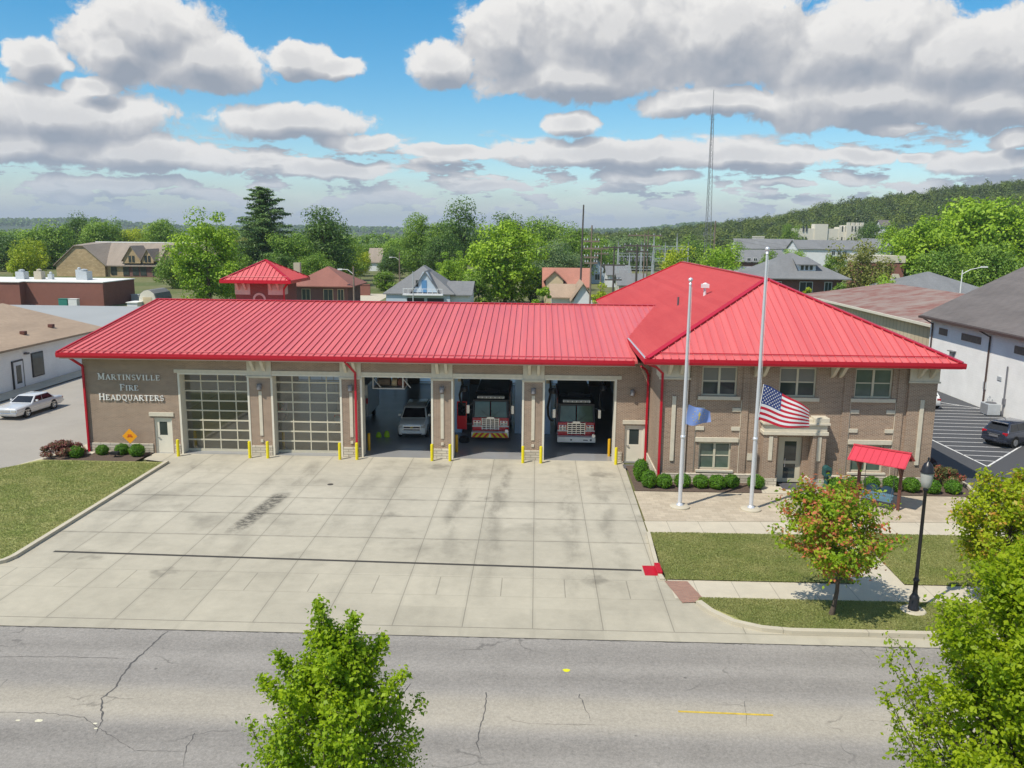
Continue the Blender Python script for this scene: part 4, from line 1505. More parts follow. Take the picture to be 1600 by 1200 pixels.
# ---- windows and doors
def window(a, b, y, z0, z1, glass, shade=0.45):
    f = MB()
    w_ = 0.09
    f.box(a, a + w_, y, y + 0.10, z0, z1).box(b - w_, b, y, y + 0.10, z0, z1)
    f.box(a + w_, b - w_, y, y + 0.10, z0, z0 + w_).box(a + w_, b - w_, y, y + 0.10, z1 - w_, z1)
    m = (a + b) / 2
    f.box(m - 0.06, m + 0.06, y - 0.006, y + 0.10, z0 + w_, z1 - w_)
    zm = z0 + (z1 - z0) * 0.5
    for p, q in ((a + w_, m - 0.06), (m + 0.06, b - w_)):
        f.box(p, q, y + 0.02, y + 0.085, zm - 0.03, zm + 0.03)
    fr = f.build('window', 'cream_metal', ST)
    gm = MB()
    gm.box(a + 0.05, b - 0.05, y + 0.05, y + 0.065, z0 + 0.05, z1 - 0.05)
    gm.build('pane', glass, fr)
    if shade:
        sh = MB()
        for p, q in ((a + w_, m - 0.06), (m + 0.06, b - w_)):
            sh.box(p, q, y + 0.040, y + 0.046, z1 - w_ - (z1 - z0) * shade, z1 - w_)
        sh.build('blind', 'curtain_grey', fr)


for (a, b), sh in zip(UW, (0.5, 0.48, 0)):
    window(a, b, 46.52, 5.06, 6.74, 'glass_dark' if sh else 'glass_green', sh)
for a, b in GW:
    window(a, b, 46.52, 0.76, 2.36, 'glass_green', 0)


def man_door(x0, x1, y, h, wx0, wx1, wz0, wz1):
    d = MB()
    d.box(x0, x0 + 0.10, y - 0.02, y + 0.12, 0, h).box(x1 - 0.10, x1, y - 0.02, y + 0.12, 0, h).box(x0 + 0.10, x1 - 0.10, y - 0.02, y + 0.12, h - 0.12, h)
    d.box(x0 + 0.10, wx0, y + 0.03, y + 0.08, 0.01, h - 0.12).box(wx1, x1 - 0.10, y + 0.03, y + 0.08, 0.01, h - 0.12)
    d.box(wx0, wx1, y + 0.03, y + 0.08, 0.01, wz0).box(wx0, wx1, y + 0.03, y + 0.08, wz1, h - 0.12)
    o = d.build('door', 'cream_light', ST)
    g_ = MB()
    g_.box(wx0, wx1, y + 0.05, y + 0.06, wz0, wz1)
    g_.build('pane', 'glass_dark', o)
    k = MB()
    k.bar((x0 + 0.17, y - 0.03, 1.0), (x0 + 0.30, y - 0.03, 1.0), 0.05, 0.03).bar((x0 + 0.17, y - 0.03, 1.0), (x0 + 0.17, y + 0.04, 1.0), 0.03, 0.03)
    k.build('handle', 'lamp_grey', o)


man_door(-24.0, -22.85, YF + 0.10, 2.28, -23.72, -23.22, 1.15, 2.02)
man_door(5.6, 6.85, YF + 0.10, 2.32, 5.90, 6.50, 1.08, 2.05)
m = MB()
m.box(5.45, 6.75, 48.9, 49.75, 0.012, 0.03)
tag(m.build('door_mat', 'dark_grey'), 'dark mat lying before the single door beside the right garage bay', 'door mat', 'entrance mats')

# ---- entrance porch
p = MB()
p.box(12.87, 13.62, 45.75, 46.40, 0.5, 3.02).box(15.58, 16.33, 45.75, 46.40, 0.5, 3.02)
build_each(p, 'porch_pier', 'brick', ST)
p = MB()
p.box(12.80, 13.70, 45.68, 46.40, 0, 0.5).box(15.50, 16.40, 45.68, 46.40, 0, 0.5)
p.prism([(13.70, 45.68), (13.9, 46.4), (13.70, 46.4)], 'z', 0, 0.5)
p.prism([(15.50, 45.68), (15.5, 46.4), (15.27, 46.4)], 'z', 0, 0.5)
build_each(p, 'porch_base', 'rock_face', ST, bevel=0.02)
p = MB()
p.box(12.78, 16.42, 45.66, 46.40, 3.02, 3.22).box(12.86, 16.34, 45.72, 46.40, 3.22, 3.62).box(12.74, 16.46, 45.60, 46.40, 3.62, 3.74)
p.box(12.80, 13.62, 45.64, 46.40, 3.74, 4.02).box(15.58, 16.40, 45.64, 46.40, 3.74, 4.02).box(13.62, 15.58, 45.85, 46.40, 3.74, 3.92)
p.build('porch_entablature', 'stone', ST, bevel=0.015)
p = MB()
p.box(13.15, 13.36, 45.70, 45.75, 1.55, 2.92).box(15.84, 16.05, 45.70, 45.75, 1.55, 2.92)
build_each(p, 'porch_strip', 'stone', ST)
d = MB()
y = 46.60
d.box(13.90, 14.02, y, y + 0.1, 0.04, 2.74).box(15.13, 15.25, y, y + 0.1, 0.04, 2.74).box(14.02, 15.13, y, y + 0.1, 2.60, 2.74)
d.box(14.02, 14.30, y + 0.02, y + 0.08, 0.04, 2.60).box(14.98, 15.13, y + 0.02, y + 0.08, 0.04, 2.60)
d.box(14.30, 14.98, y + 0.02, y + 0.08, 0.04, 0.26).box(14.30, 14.98, y + 0.02, y + 0.08, 1.12, 1.30).box(14.30, 14.98, y + 0.02, y + 0.08, 2.45, 2.60)
o = d.build('entrance_door', 'cream_metal', ST)
g_ = MB()
g_.box(14.30, 14.98, y + 0.045, y + 0.055, 0.26, 1.12).box(14.30, 14.98, y + 0.045, y + 0.055, 1.30, 2.45)
g_.build('pane', 'glass_dark', o)
k = MB()
k.tube([(14.36, y - 0.04, 0.95), (14.36, y - 0.04, 1.45)], 0.02, 6)
k.build('handle', 'aluminium', o)
m = MB()
m.box(13.95, 15.45, 45.15, 46.35, 0.04, 0.06)
tag(m.build('door_mat', 'dark_grey'), 'dark mat lying at the main entrance door under the stone porch', 'door mat', 'entrance mats')
pl_ = MB()
pl_.box(12.15, 12.65, 46.36, 46.40, 1.35, 1.75)
pl_.build('wall_plaque', 'stone', ST)


# ---- wall lamps: half-round grey fixtures
def wall_lamp(x, y, z):
    q = MB()
    q.lathe([(0.10, -0.18), (0.15, -0.16), (0.15, 0.14), (0.11, 0.18)], (x, y, z), 14)
    q.box(x - 0.07, x + 0.07, y, y + 0.16, z - 0.1, z + 0.1)
    q.build('wall_lamp', 'lamp_grey', ST, True)


for i in range(4):
    wall_lamp((DOORS[i][1] + DOORS[i + 1][0]) / 2, YF - 0.16, 4.42)
wall_lamp(5.98, YF - 0.16, 4.42)
cb = MB()
for i in range(4):
    x = (DOORS[i][1] + DOORS[i + 1][0]) / 2
    cb.box(x - 0.08, x + 0.08, YF - 0.06, YF, 0.85, 1.02)
build_each(cb, 'outlet_box', 'stone', ST)

# ---- lettering: serif capitals built stroke by stroke
def arcs(cx, cy, rx, ry, a0, a1, n=7):
    return [(cx + rx * math.cos(math.radians(a0 + (a1 - a0) * i / n)), cy + ry * math.sin(math.radians(a0 + (a1 - a0) * i / n))) for i in range(n + 1)]


TH, TN = 0.17, 0.085
GLYPH = {
    'M': (1.02, [([(.12, 0), (.12, 1)], TN), ([(.12, 1), (.5, .12)], TH), ([(.5, .12), (.88, 1)], TN), ([(.88, 1), (.88, 0)], TH)], [(.12, 0), (.88, 0), (.08, 1), (.92, 1)]),
    'A': (.90, [([(.08, 0), (.45, 1)], TN), ([(.45, 1), (.82, 0)], TH), ([(.22, .33), (.68, .33)], TN)], [(.08, 0), (.82, 0)]),
    'R': (.86, [([(.16, 0), (.16, 1)], TH), ([(.16, .96)] + arcs(.42, .74, .26, .22, 90, -90) + [(.16, .52)], TN * 1.3), ([(.40, .50), (.80, 0)], TH)], [(.16, 0), (.12, 1), (.82, 0)]),
    'T': (.82, [([(.41, 0), (.41, 1)], TH), ([(.03, .95), (.79, .95)], TN)], [(.41, 0)]),
    'I': (.42, [([(.21, 0), (.21, 1)], TH)], [(.21, 0), (.21, 1)]),
    'N': (.92, [([(.14, 0), (.14, 1)], TN), ([(.14, 1), (.78, 0)], TH), ([(.78, 0), (.78, 1)], TN)], [(.14, 0), (.10, 1), (.78, 1)]),
    'S': (.68, [(arcs(.34, .74, .25, .23, 20, 270) + arcs(.34, .27, .27, .24, 90, -160), TH * .8)], []),
    'V': (.90, [([(.08, 1), (.45, 0)], TH), ([(.45, 0), (.82, 1)], TN)], [(.08, 1), (.82, 1)]),
    'L': (.74, [([(.16, 0), (.16, 1)], TH), ([(.16, .05), (.68, .05), (.70, .25)], TN)], [(.16, 0), (.16, 1)]),
    'E': (.76, [([(.16, 0), (.16, 1)], TH), ([(.16, .05), (.68, .05), (.70, .24)], TN), ([(.16, .52), (.54, .52)], TN), ([(.16, .95), (.66, .95), (.67, .78)], TN)], [(.12, 0), (.12, 1)]),
    'F': (.72, [([(.16, 0), (.16, 1)], TH), ([(.16, .52), (.54, .52)], TN), ([(.16, .95), (.66, .95), (.67, .76)], TN)], [(.16, 0), (.12, 1)]),
    'H': (.94, [([(.16, 0), (.16, 1)], TH), ([(.78, 0), (.78, 1)], TH), ([(.16, .52), (.78, .52)], TN)], [(.16, 0), (.16, 1), (.78, 0), (.78, 1)]),
    'D': (.90, [([(.16, 0), (.16, 1)], TH), ([(.16, .96)] + arcs(.42, .5, .38, .46, 90, -90) + [(.16, .04)], TH * .8)], [(.12, 0), (.12, 1)]),
    'Q': (.92, [(arcs(.46, .5, .37, .47, 0, 360, 14), TH * .85), ([(.5, .1), (.72, -.16), (.92, -.16)], TN)], []),
    'U': (.90, [([(.16, 1), (.16, .34)] + arcs(.45, .32, .29, .29, 180, 360) + [(.74, 1)], TH * .8)], [(.16, 1), (.74, 1)]),
}


def lettering(text, x0, x1, z, h_big, h_small, y):
    widths = [(GLYPH[c][0] * (h_big if i == 0 else h_small)) for i, c in enumerate(text)]
    gap = (x1 - x0 - sum(widths)) / (len(text) - 1)
    x = x0
    for i, c in enumerate(text):
        h = h_big if i == 0 else h_small
        mb = MB()
        _, strokes, serifs = GLYPH[c]
        for j, (pl, tk) in enumerate(strokes):
            for a, b in zip(pl[:-1], pl[1:]):
                a = Vector((x + a[0] * h, y - 0.05 - 0.0012 * j, z + a[1] * h))
                b = Vector((x + b[0] * h, y - 0.05 - 0.0012 * j, z + b[1] * h))
                if (b - a).length > 1e-4:
                    d = (b - a).normalized() * tk * h * 0.12
                    mb.bar(a - d, b + d, 0.06, tk * h * 1.05, up=Vector((0, 1, 0)).cross(b - a))
        for sx, sz in serifs:
            zz = z + sz * h + (0.03 if sz == 0 else -0.03) * h
            mb.box(x + (sx - 0.15) * h, x + (sx + 0.15) * h, y - 0.078, y - 0.02, zz - 0.035 * h, zz + 0.035 * h)
        mb.build('letter', 'letter_metal', ST)
        x += widths[i] + gap


lettering('MARTINSVILLE', -27.33, -23.42, 4.70, 0.40, 0.33, YF)
lettering('FIRE', -25.98, -24.82, 4.03, 0.40, 0.33, YF)
lettering('HEADQUARTERS', -27.36, -23.25, 3.40, 0.40, 0.335, YF)

# ---- hose tower behind the garage, same red roof
t = MB()
t.box(-28.4, -23.9, 78.0, 82.5, 0, 9.15)
t.build('tower_wall', 'brick_red', ST)
t = MB()
for a, b in ((-28.45, -27.0), (-25.3, -23.85)):
    t.box(a, b, 77.94, 78.0, 8.0, 9.12)
t.box(-23.9, -23.84, 78.0, 79.4, 8.0, 9.12)
pts = [(-26.15 + 0.62 * math.cos(math.radians(q)), 7.55 + 0.62 * math.sin(math.radians(q))) for q in range(0, 181, 15)]
pts += [(-26.15 + 0.42 * math.cos(math.radians(q)), 7.55 + 0.42 * math.sin(math.radians(q))) for q in range(180, -1, -15)]
t.prism(pts, 'y', 77.93, 78.0)
build_each(t, 'tower_trim', 'stone', ST)
mb = MB()
for x in (-28.1, -27.4, -25.0, -24.25):
    corbel(x, 77.94, 9.12, 0.7, 0.7)
build_each(mb, 'tower_bracket', 'stone', ST)
r = MB()
r.add([(-29.4, 77.0, 9.4), (-22.9, 77.0, 9.4), (-22.9, 83.5, 9.4), (-29.4, 83.5, 9.4), (-26.15, 80.25, 11.15)], [(0, 1, 4), (1, 2, 4), (2, 3, 4), (3, 0, 4)])
for i in range(1, 15):
    u = i * 0.43
    d = min(u, 6.5 - u)
    kz = 1.75 / 3.25
    seam((-29.4 + u, 77.02, 9.4), (-29.4 + u, 77.0 + d, 9.4 + d * kz))
    seam((-22.92, 77.0 + u, 9.4), (-22.9 - d, 77.0 + u, 9.4 + d * kz))
r.build('tower_roof', 'roof_red', ST)
t = MB()
t.box(-29.5, -22.8, 76.9, 77.0, 9.12, 9.42).box(-22.9, -22.8, 77.0, 83.6, 9.12, 9.42).box(-29.5, -29.4, 77.0, 83.6, 9.12, 9.42)
t.box(-29.4, -22.9, 77.0, 83.5, 9.10, 9.14)
for q in ((-29.4, 77.0), (-22.9, 77.0), (-22.9, 83.5)):
    t.bar((q[0], q[1], 9.45), (-26.15, 80.25, 11.20), 0.26, 0.07)
t.tube([(-29.0, 77.4, 9.72), (-23.3, 77.4, 9.72)], 0.03, 6)
t.bar((-23.2, 77.3, 9.15), (-23.75, 77.85, 8.6), 0.13, 0.13)
t.bar((-23.75, 77.85, 8.6), (-23.75, 77.85, 0.2), 0.13, 0.13)
t.build('tower_gutter', 'trim_red', ST)


# ------------------------------------------------------------------ bollards
def bollard(label, x, y, mat, h):
    b = MB()
    b.lathe([(0.095, 0), (0.095, h - 0.06), (0.085, h - 0.02), (0.05, h), (0.01, h + 0.008)], (x, y, 0), 16)
    for k in range(3):
        z = 0.18 + k * 0.27
        b.lathe([(0.097, z), (0.100, z + 0.01), (0.100, z + 0.02), (0.097, z + 0.03)], (x, y, 0), 16)
    tag(b.build('bollard', mat, None, True), label, 'bollard', 'bollards guarding the garage doors')


plain('yellow_shaded', (0.66, 0.36, 0.005), 0.5, 0, 0.1, 5.0)  # the bollards' yellow again, with the indoor shade put into the colour
BOL = [(-22.28, 49.85, 'at the left jamb of the leftmost glazed door'), (-17.72, 49.75, 'at the right jamb of the leftmost glazed door'), (-16.60, 49.78, 'at the left jamb of the second glazed door'), (-12.08, 49.78, 'at the right jamb of the second glazed door'), (-11.02, 49.82, 'below the red downspout, left of the silver vehicle bay'), (-6.34, 49.86, 'at the right jamb of the silver vehicle bay'), (-5.22, 49.90, 'at the left jamb of the bay with the striped fire engine'), (-0.69, 49.75, 'at the right jamb of the bay with the striped fire engine'), (0.42, 49.78, 'at the left jamb of the white bumper fire engine bay'), (5.04, 49.78, 'at the right jamb of the white bumper fire engine bay')]
for x, y, w_ in BOL:
    bollard('bright yellow bollard outside, ' + w_, x, y, 'yellow', 1.08)
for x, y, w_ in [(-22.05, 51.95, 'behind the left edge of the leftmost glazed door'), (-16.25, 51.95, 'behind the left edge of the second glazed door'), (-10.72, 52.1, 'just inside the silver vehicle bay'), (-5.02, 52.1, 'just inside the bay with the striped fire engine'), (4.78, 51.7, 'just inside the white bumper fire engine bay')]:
    bollard('yellow bollard indoors, shade put into its colour, ' + w_, x, y, 'yellow_shaded', 1.15)


# ------------------------------------------------------------------ flagpoles and flags
def flagpole(x, y, h, label):
    t = thing('flagpole', label, 'flagpole', (x, y, 0), 0, 'flagpoles in front of the station')
    p = MB()
    p.lathe([(0.105, 0.1), (0.105, 3.2), (0.10, 3.2), (0.098, 4.0), (0.06, h), (0.02, h + 0.02)], (x, y, 0), 14)
    p.build('pole', 'aluminium', t, True, angle=60)
    b = MB()
    b.lathe([(0.52, 0.02), (0.52, 0.09), (0.44, 0.13), (0.40, 0.15)], (x, y, 0), 24)
    b.build('base', 'kerb_concrete', t, True, angle=30)
    c = MB()
    c.lathe([(0.20, 0.14), (0.19, 0.19), (0.13, 0.24), (0.11, 0.27)], (x, y, 0), 16)
    c.lathe([(0.11, 3.72), (0.135, 3.76), (0.135, 3.84), (0.10, 3.88)], (x, y, 0), 14)
    build_each(c, 'collar', 'aluminium', t, smooth=True, angle=50)
    f = MB()
    f.lathe([(0.045, h), (0.09, h + 0.03), (0.05, h + 0.10), (0.03, h + 0.13), (0.09, h + 0.18), (0.115, h + 0.25), (0.09, h + 0.32), (0.03, h + 0.355)], (x, y, 0), 14)
    f.build('finial', 'aluminium', t, True, angle=60)
    r = MB()
    r.tube([(x + 0.13, y - 0.03, 1.3), (x + 0.12, y - 0.03, h * 0.55), (x + 0.08, y - 0.02, h - 0.1)], 0.008, 4)
    r.build('halyard', 'white_paint', t)
    return t


flagpole(7.62, 41.76, 11.55, 'shorter silver flagpole flying the small blue flag, left of the tall pole')
flagpole(11.25, 41.57, 13.1, 'tallest silver flagpole flying the striped flag before the porch')


def flag_surface(x, y, z, L, H, droop, ph):
    def P(u, v):
        s = math.sin(u * 7.0 - v * 1.6 + ph) * 0.10 * (0.25 + u) + math.sin(u * 13.0 + v * 2 + ph) * 0.03 * u
        return Vector((x + 0.12 + u * L * (0.93 - 0.05 * v * u) - 0.16 * (1 - v) * (1 - u), y + s + u * 0.20, z - (1 - v) * H * (1 - 0.46 * u * u) - droop * (u ** 1.15) + 0.035 * math.sin(u * 9 + ph)))
    return P


def grid(P, nu, nv, mat_of, name, mats, parent):
    V, Fc, mi = [], [], []
    for j in range(nv + 1):
        for i in range(nu + 1):
            V.append(P(i / nu, j / nv))
    mb = MB()
    for j in range(nv):
        for i in range(nu):
            Fc.append((j * (nu + 1) + i, j * (nu + 1) + i + 1, (j + 1) * (nu + 1) + i + 1, (j + 1) * (nu + 1) + i))
            mi.append(mat_of((i + 0.5) / nu, (j + 0.5) / nv))
    mb.v, mb.f, mb.mi = [tuple(v) for v in V], Fc, mi
    return mb.build(name, mats, parent, True, angle=180)


P = flag_surface(11.35, 41.5, 6.62, 2.75, 1.83, 1.25, 0.6)
t = thing('striped_flag', 'red and white striped flag with blue starred corner, half way down the tall flagpole', 'flag', (11.35, 41.5, 6.62))
grid(P, 65, 39, lambda u, v: 2 if (u < 0.4 and v > 6 / 13) else (0 if int(v * 13) % 2 == 0 else 1), 'cloth', ['flag_red', 'flag_white', 'flag_blue'], t)
sm = MB()
for row in range(9):
    for c in range(6 if row % 2 == 0 else 5):
        u = 0.4 * ((c * 2 + 1 + row % 2) / 12.0)
        v = 6 / 13 + (7 / 13) * ((row + 1) / 10.0)
        for sd in (-1, 1):
            pts = []
            for q in range(10):
                rr = (0.052 if q % 2 == 0 else 0.022)
                a = math.pi / 2 + q * math.pi / 5
                p = P(u + rr * math.cos(a) / 2.75, v + rr * math.sin(a) / 1.83)
                pts.append(p + Vector((0, sd * 0.012, 0)))
            sm.poly(pts)
sm.build('star', 'flag_white', t)
hm = MB()
hm.tube([P(0, 0), P(0, .5), P(0, 1)], 0.02, 6)
hm.build('header', 'flag_white', t)

P = flag_surface(7.70, 41.7, 5.47, 1.32, 1.0, 0.34, 2.2)
t = thing('state_flag', 'small blue flag with a gold torch and stars on the shorter flagpole', 'flag', (7.7, 41.7, 5.47))
grid(P, 30, 20, lambda u, v: 0, 'cloth', ['state_blue'], t)
sm = MB()
def gold_quad(u, v, du, dv):
    for sd in (-1, 1):
        sm.poly([P(u + a * du, v + b * dv) + Vector((0, sd * 0.012, 0)) for a, b in ((-1, -1), (1, -1), (1, 1), (-1, 1))])
gold_quad(0.5, 0.42, 0.022, 0.14)
gold_quad(0.5, 0.58, 0.06, 0.03)
gold_quad(0.5, 0.67, 0.03, 0.06)
for q in range(13):
    a = q * 2 * math.pi / 13
    gold_quad(0.5 + 0.26 * math.cos(a), 0.52 + 0.36 * math.sin(a), 0.016, 0.022)
for q in range(5):
    a = math.pi + q * math.pi / 4
    gold_quad(0.5 + 0.16 * math.cos(a), 0.52 + 0.22 * math.sin(a), 0.014, 0.018)
sm.build('torch_emblem', 'gold', t)


# ------------------------------------------------------------------ street lamp
t = thing('street_lamp', 'black post lamp with frosted acorn globe beside the lower walk', 'street lamp', (14.43, 29.9, 0))
X, Y = 14.43, 29.9
p = MB()
p.lathe([(0.20, 0.14), (0.20, 0.22), (0.175, 0.26), (0.175, 0.62), (0.14, 0.70), (0.10, 0.76), (0.085, 0.9), (0.085, 1.25), (0.115, 1.29), (0.115, 1.35), (0.08, 1.40), (0.070, 1.5), (0.058, 4.78), (0.09, 4.82), (0.09, 4.88), (0.05, 4.92)], (X, Y, 0), 16)
p.build('post', 'black_paint', t, True, angle=50)
p = MB()
p.lathe([(0.46, 0.03), (0.46, 0.10), (0.42, 0.14)], (X, Y, 0), 20)
p.build('footing', 'kerb_concrete', t)
p = MB()
p.lathe([(0.10, 4.92), (0.16, 4.98), (0.20, 5.18), (0.222, 5.42), (0.215, 5.52)], (X, Y, 0), 18)
p.build('globe', 'lamp_glass', t, True)
p = MB()
p.lathe([(0.245, 5.50), (0.245, 5.54), (0.21, 5.60), (0.20, 5.70), (0.14, 5.83), (0.06, 5.90), (0.03, 5.98), (0.045, 6.02), (0.02, 6.08)], (X, Y, 0), 18)
p.build('lamp_cap', 'black_paint', t, True, angle=50)

# ------------------------------------------------------------------ swing under a little red roof
ang = math.atan2(42.04 - 43.6, 19.27 - 17.22)
SW = thing('swing_arbour', 'small arbour of brown posts carrying a red metal gable roof over a swing', 'arbour', (18.1, 42.55, 0), ang)
m = MB()
for x in (-1.03, 1.03):
    m.box(x - 0.075, x + 0.075, -0.075, 0.075, 0.02, 2.42)
build_each(m, 'post', 'wood_brown', SW, local=True, bevel=0.01)
m = MB()
for x in (-1.03, 1.03):
    m.box(x - 0.06, x + 0.06, -0.82, 0.82, 2.42, 2.56)
    m.bar((x, -0.60, 2.45), (x, 0.0, 1.80), 0.09, 0.09, up=(1, 0, 0)).bar((x, 0.60, 2.45), (x, 0.0, 1.80), 0.09, 0.09, up=(1, 0, 0))
    m.bar((x, -0.85, 2.54), (x, 0, 3.02), 0.08, 0.10).bar((x, 0.85, 2.54), (x, 0, 3.02), 0.08, 0.10)
m.box(-1.30, 1.30, -0.82, -0.72, 2.52, 2.62).box(-1.30, 1.30, 0.72, 0.82, 2.52, 2.62).box(-1.3, 1.3, -0.05, 0.05, 2.95, 3.05)
m.box(-1.0, 1.0, -0.05, 0.05, 2.43, 2.55)
m.build('beam', 'wood_brown', SW, local=True)
r = MB()
for sg in (-1, 1):
    a, b = (sg * 0.98, 2.55), (0.0, 3.12)
    pts = [(-1.42, a[0], a[1]), (1.42, a[0], a[1]), (1.42, 0, b[1]), (-1.42, 0, b[1])]
    r.slab(pts if sg < 0 else pts[::-1], 0.045)
    for i in range(9):
        x = -1.36 + i * 0.34
        r.bar((x, a[0], a[1] + 0.015), (x, 0, b[1] + 0.015), 0.025, 0.04)
r.bar((-1.44, 0, 3.14), (1.44, 0, 3.14), 0.18, 0.05)
r.build('roof', 'arbour_red', SW, local=True)
sb = thing('porch_swing', 'slatted blue-grey swing seat with double curved back hanging under the red arbour', 'swing', (18.1, 42.55, 0), ang)
m = MB()
for i in range(5):
    m.box(-0.72, 0.72, -0.42 + i * 0.11, -0.33 + i * 0.11, 0.46, 0.49)
m.build('seat', 'blue_wood', sb, local=True)
m = MB()
for half in (-1, 1):
    for i in range(7):
        x = half * 0.36 + (i - 3) * 0.095
        h = 0.50 + 0.16 * (1 - ((i - 3) / 3.2) ** 2)
        m.bar((x, 0.12, 0.47), (x, 0.30, 0.47 + h), 0.085, 0.022, up=(0, 1, 0))
m.box(-0.72, 0.72, 0.14, 0.17, 0.55, 0.63)
m.build('backrest', 'blue_wood', sb, local=True)
for sx in (-0.72, 0.72):
    m = MB()
    m.box(sx - 0.05, sx + 0.05, -0.42, 0.2, 0.68, 0.71).box(sx - 0.03, sx + 0.03, -0.40, -0.34, 0.46, 0.68)
    m.build('armrest', 'blue_wood', sb, local=True)
    m = MB()
    m.tube([(sx, -0.38, 0.6), (sx, -0.05, 1.5), (sx, 0.0, 2.45)], 0.012, 5).tube([(sx, 0.22, 0.8), (sx, 0.02, 1.5)], 0.012, 5)
    m.build('chain', 'dark_grey', sb, local=True)

# teal call box, orange diamond sign, garden light
t = thing('call_box', 'dark teal cast iron post box on a pedestal beside the porch', 'post box', (16.35, 45.35, 0))
m = MB()
m.lathe([(0.19, 0.04), (0.19, 0.16), (0.12, 0.24), (0.10, 0.75), (0.15, 0.82)], (16.35, 45.35, 0), 14)
m.build('pedestal', 'teal', t, True, angle=40)
m = MB()
n = 10
out = [(-0.20, 0.82), (0.20, 0.82)] + [(0.20 * math.cos(math.pi * i / n), 1.22 + 0.17 * math.sin(math.pi * i / n)) for i in range(n + 1)]
m.prism([(16.35 + a, b) for a, b in out], 'y', 45.15, 45.58)
m.build('box', 'teal', t, bevel=0.015)
m = MB()
m.box(16.22, 16.48, 45.135, 45.15, 1.0, 1.18)
m.build('opening', 'black_paint', t)
t = thing('diamond_sign', 'orange diamond warning sign on a short post among the shrubs by the wall', 'sign', (-25.2, 49.7, 0), 0.0)
m = MB()
m.box(-25.225, -25.175, 49.70, 49.74, 0.04, 1.55)
m.build('post', 'galvanised', t)
m = MB()
q = 0.48
m.prism([(-25.2 - q, 1.28), (-25.2, 1.28 - q), (-25.2 + q, 1.28), (-25.2, 1.28 + q)], 'y', 49.675, 49.695)
m.build('plate', 'orange', t, bevel=0.006)
m = MB()
plain('sign_ink', (0.55, 0.10, 0.01), 0.6, 0, 0.1)
m.box(-25.32, -25.08, 49.668, 49.674, 1.22, 1.40).box(-25.38, -25.25, 49.668, 49.674, 1.20, 1.26).box(-25.10, -25.02, 49.668, 49.674, 1.20, 1.30)
m.build('symbol', 'sign_ink', t)
t = thing('flood_light', 'small black flood light on the mulch below the raised lettering', 'flood light', (-25.95, 49.2, 0))
m = MB()
m.box(-26.2, -25.7, 49.05, 49.3, 0.22, 0.42)
m.build('lamp_body', 'black_paint', t, bevel=0.02)
m = MB()
m.box(-25.98, -25.92, 49.15, 49.21, 0.03, 0.22)
m.build('stake', 'black_paint', t)
t = thing('storm_inlet', 'red painted drain inlet set into the kerb at the end of the trench drain', 'drain inlet', (5.0, 33.4, 0))
m = MB()
m.box(4.70, 5.22, 32.85, 33.88, -0.02, 0.012)
m.build('cover', 'trim_red', t)
m = MB()
m.box(5.20, 5.44, 32.9, 33.86, -0.02, 0.175)
m.build('kerb_hood', 'trim_red', t, bevel=0.03)
m = MB()
m.box(-28.4, -27.7, 49.75, 50.25, 0.03, 0.10)
tag(m.build('splash_block', 'stone', None, bevel=0.03), 'pale splash block under the left corner downspout', 'splash block')
plain('cover_dark', (0.05, 0.045, 0.04), 0.8, 0, 0.2, local=False)
m = MB()
m.lathe([(0.17, 0.001), (0.17, 0.008), (0.15, 0.012)], (-11.4, 44.6, 0), 14)
tag(m.build('valve_cover', 'cover_dark'), 'small dark round valve cover set in the concrete apron', 'valve cover')

# ------------------------------------------------------------------ shrubs
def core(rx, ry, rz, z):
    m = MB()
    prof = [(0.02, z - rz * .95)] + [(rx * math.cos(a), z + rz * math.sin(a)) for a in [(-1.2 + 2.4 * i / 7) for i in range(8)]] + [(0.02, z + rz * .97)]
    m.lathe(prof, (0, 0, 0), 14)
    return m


def boxwood(r, h, n=3200, leaf=0.062, label='', X=0, Y=0):
    t = thing('boxwood_shrub', label, 'shrub', (X, Y, 0.04), 0, 'clipped boxwood shrubs round the station')
    d = unit(n)
    lump = 1 + 0.05 * np.sin(d[:, 0] * 9 + 2) + 0.05 * np.sin(d[:, 1] * 8 + d[:, 2] * 7)
    P_ = d * (rng.uniform(0.86, 1.05, n) * lump).reshape(-1, 1) * np.array([r, r, h / 2]) + np.array([0, 0, h * 0.48])
    P_ = P_[P_[:, 2] > 0.0]
    N_ = (P_ - np.array([0, 0, h * 0.48])) + rng.normal(size=P_.shape) * 0.28
    leaf_object('foliage', P_, N_, rng.uniform(0.7, 1.3, len(P_)) * leaf, 'leaf_box', t, 0.62, 0.12)
    o = core(r * 0.86, r * 0.86, h * 0.43, h * 0.47).build('stem_or_core', 'inner_shade_green', t, True, local=True)  # added dark core behind the leaves, standing for the shaded inside
    return t


S0 = boxwood(0.46, 0.78, label='round clipped boxwood nearest the corner downspout of the office wing', X=7.30, Y=45.1)
def shrub_copy(x, y, label, s=1.0, sz=None):
    copy_tree(S0, (x, y, 0.04), random.uniform(0, 6), label, (s, s, (sz or s)))


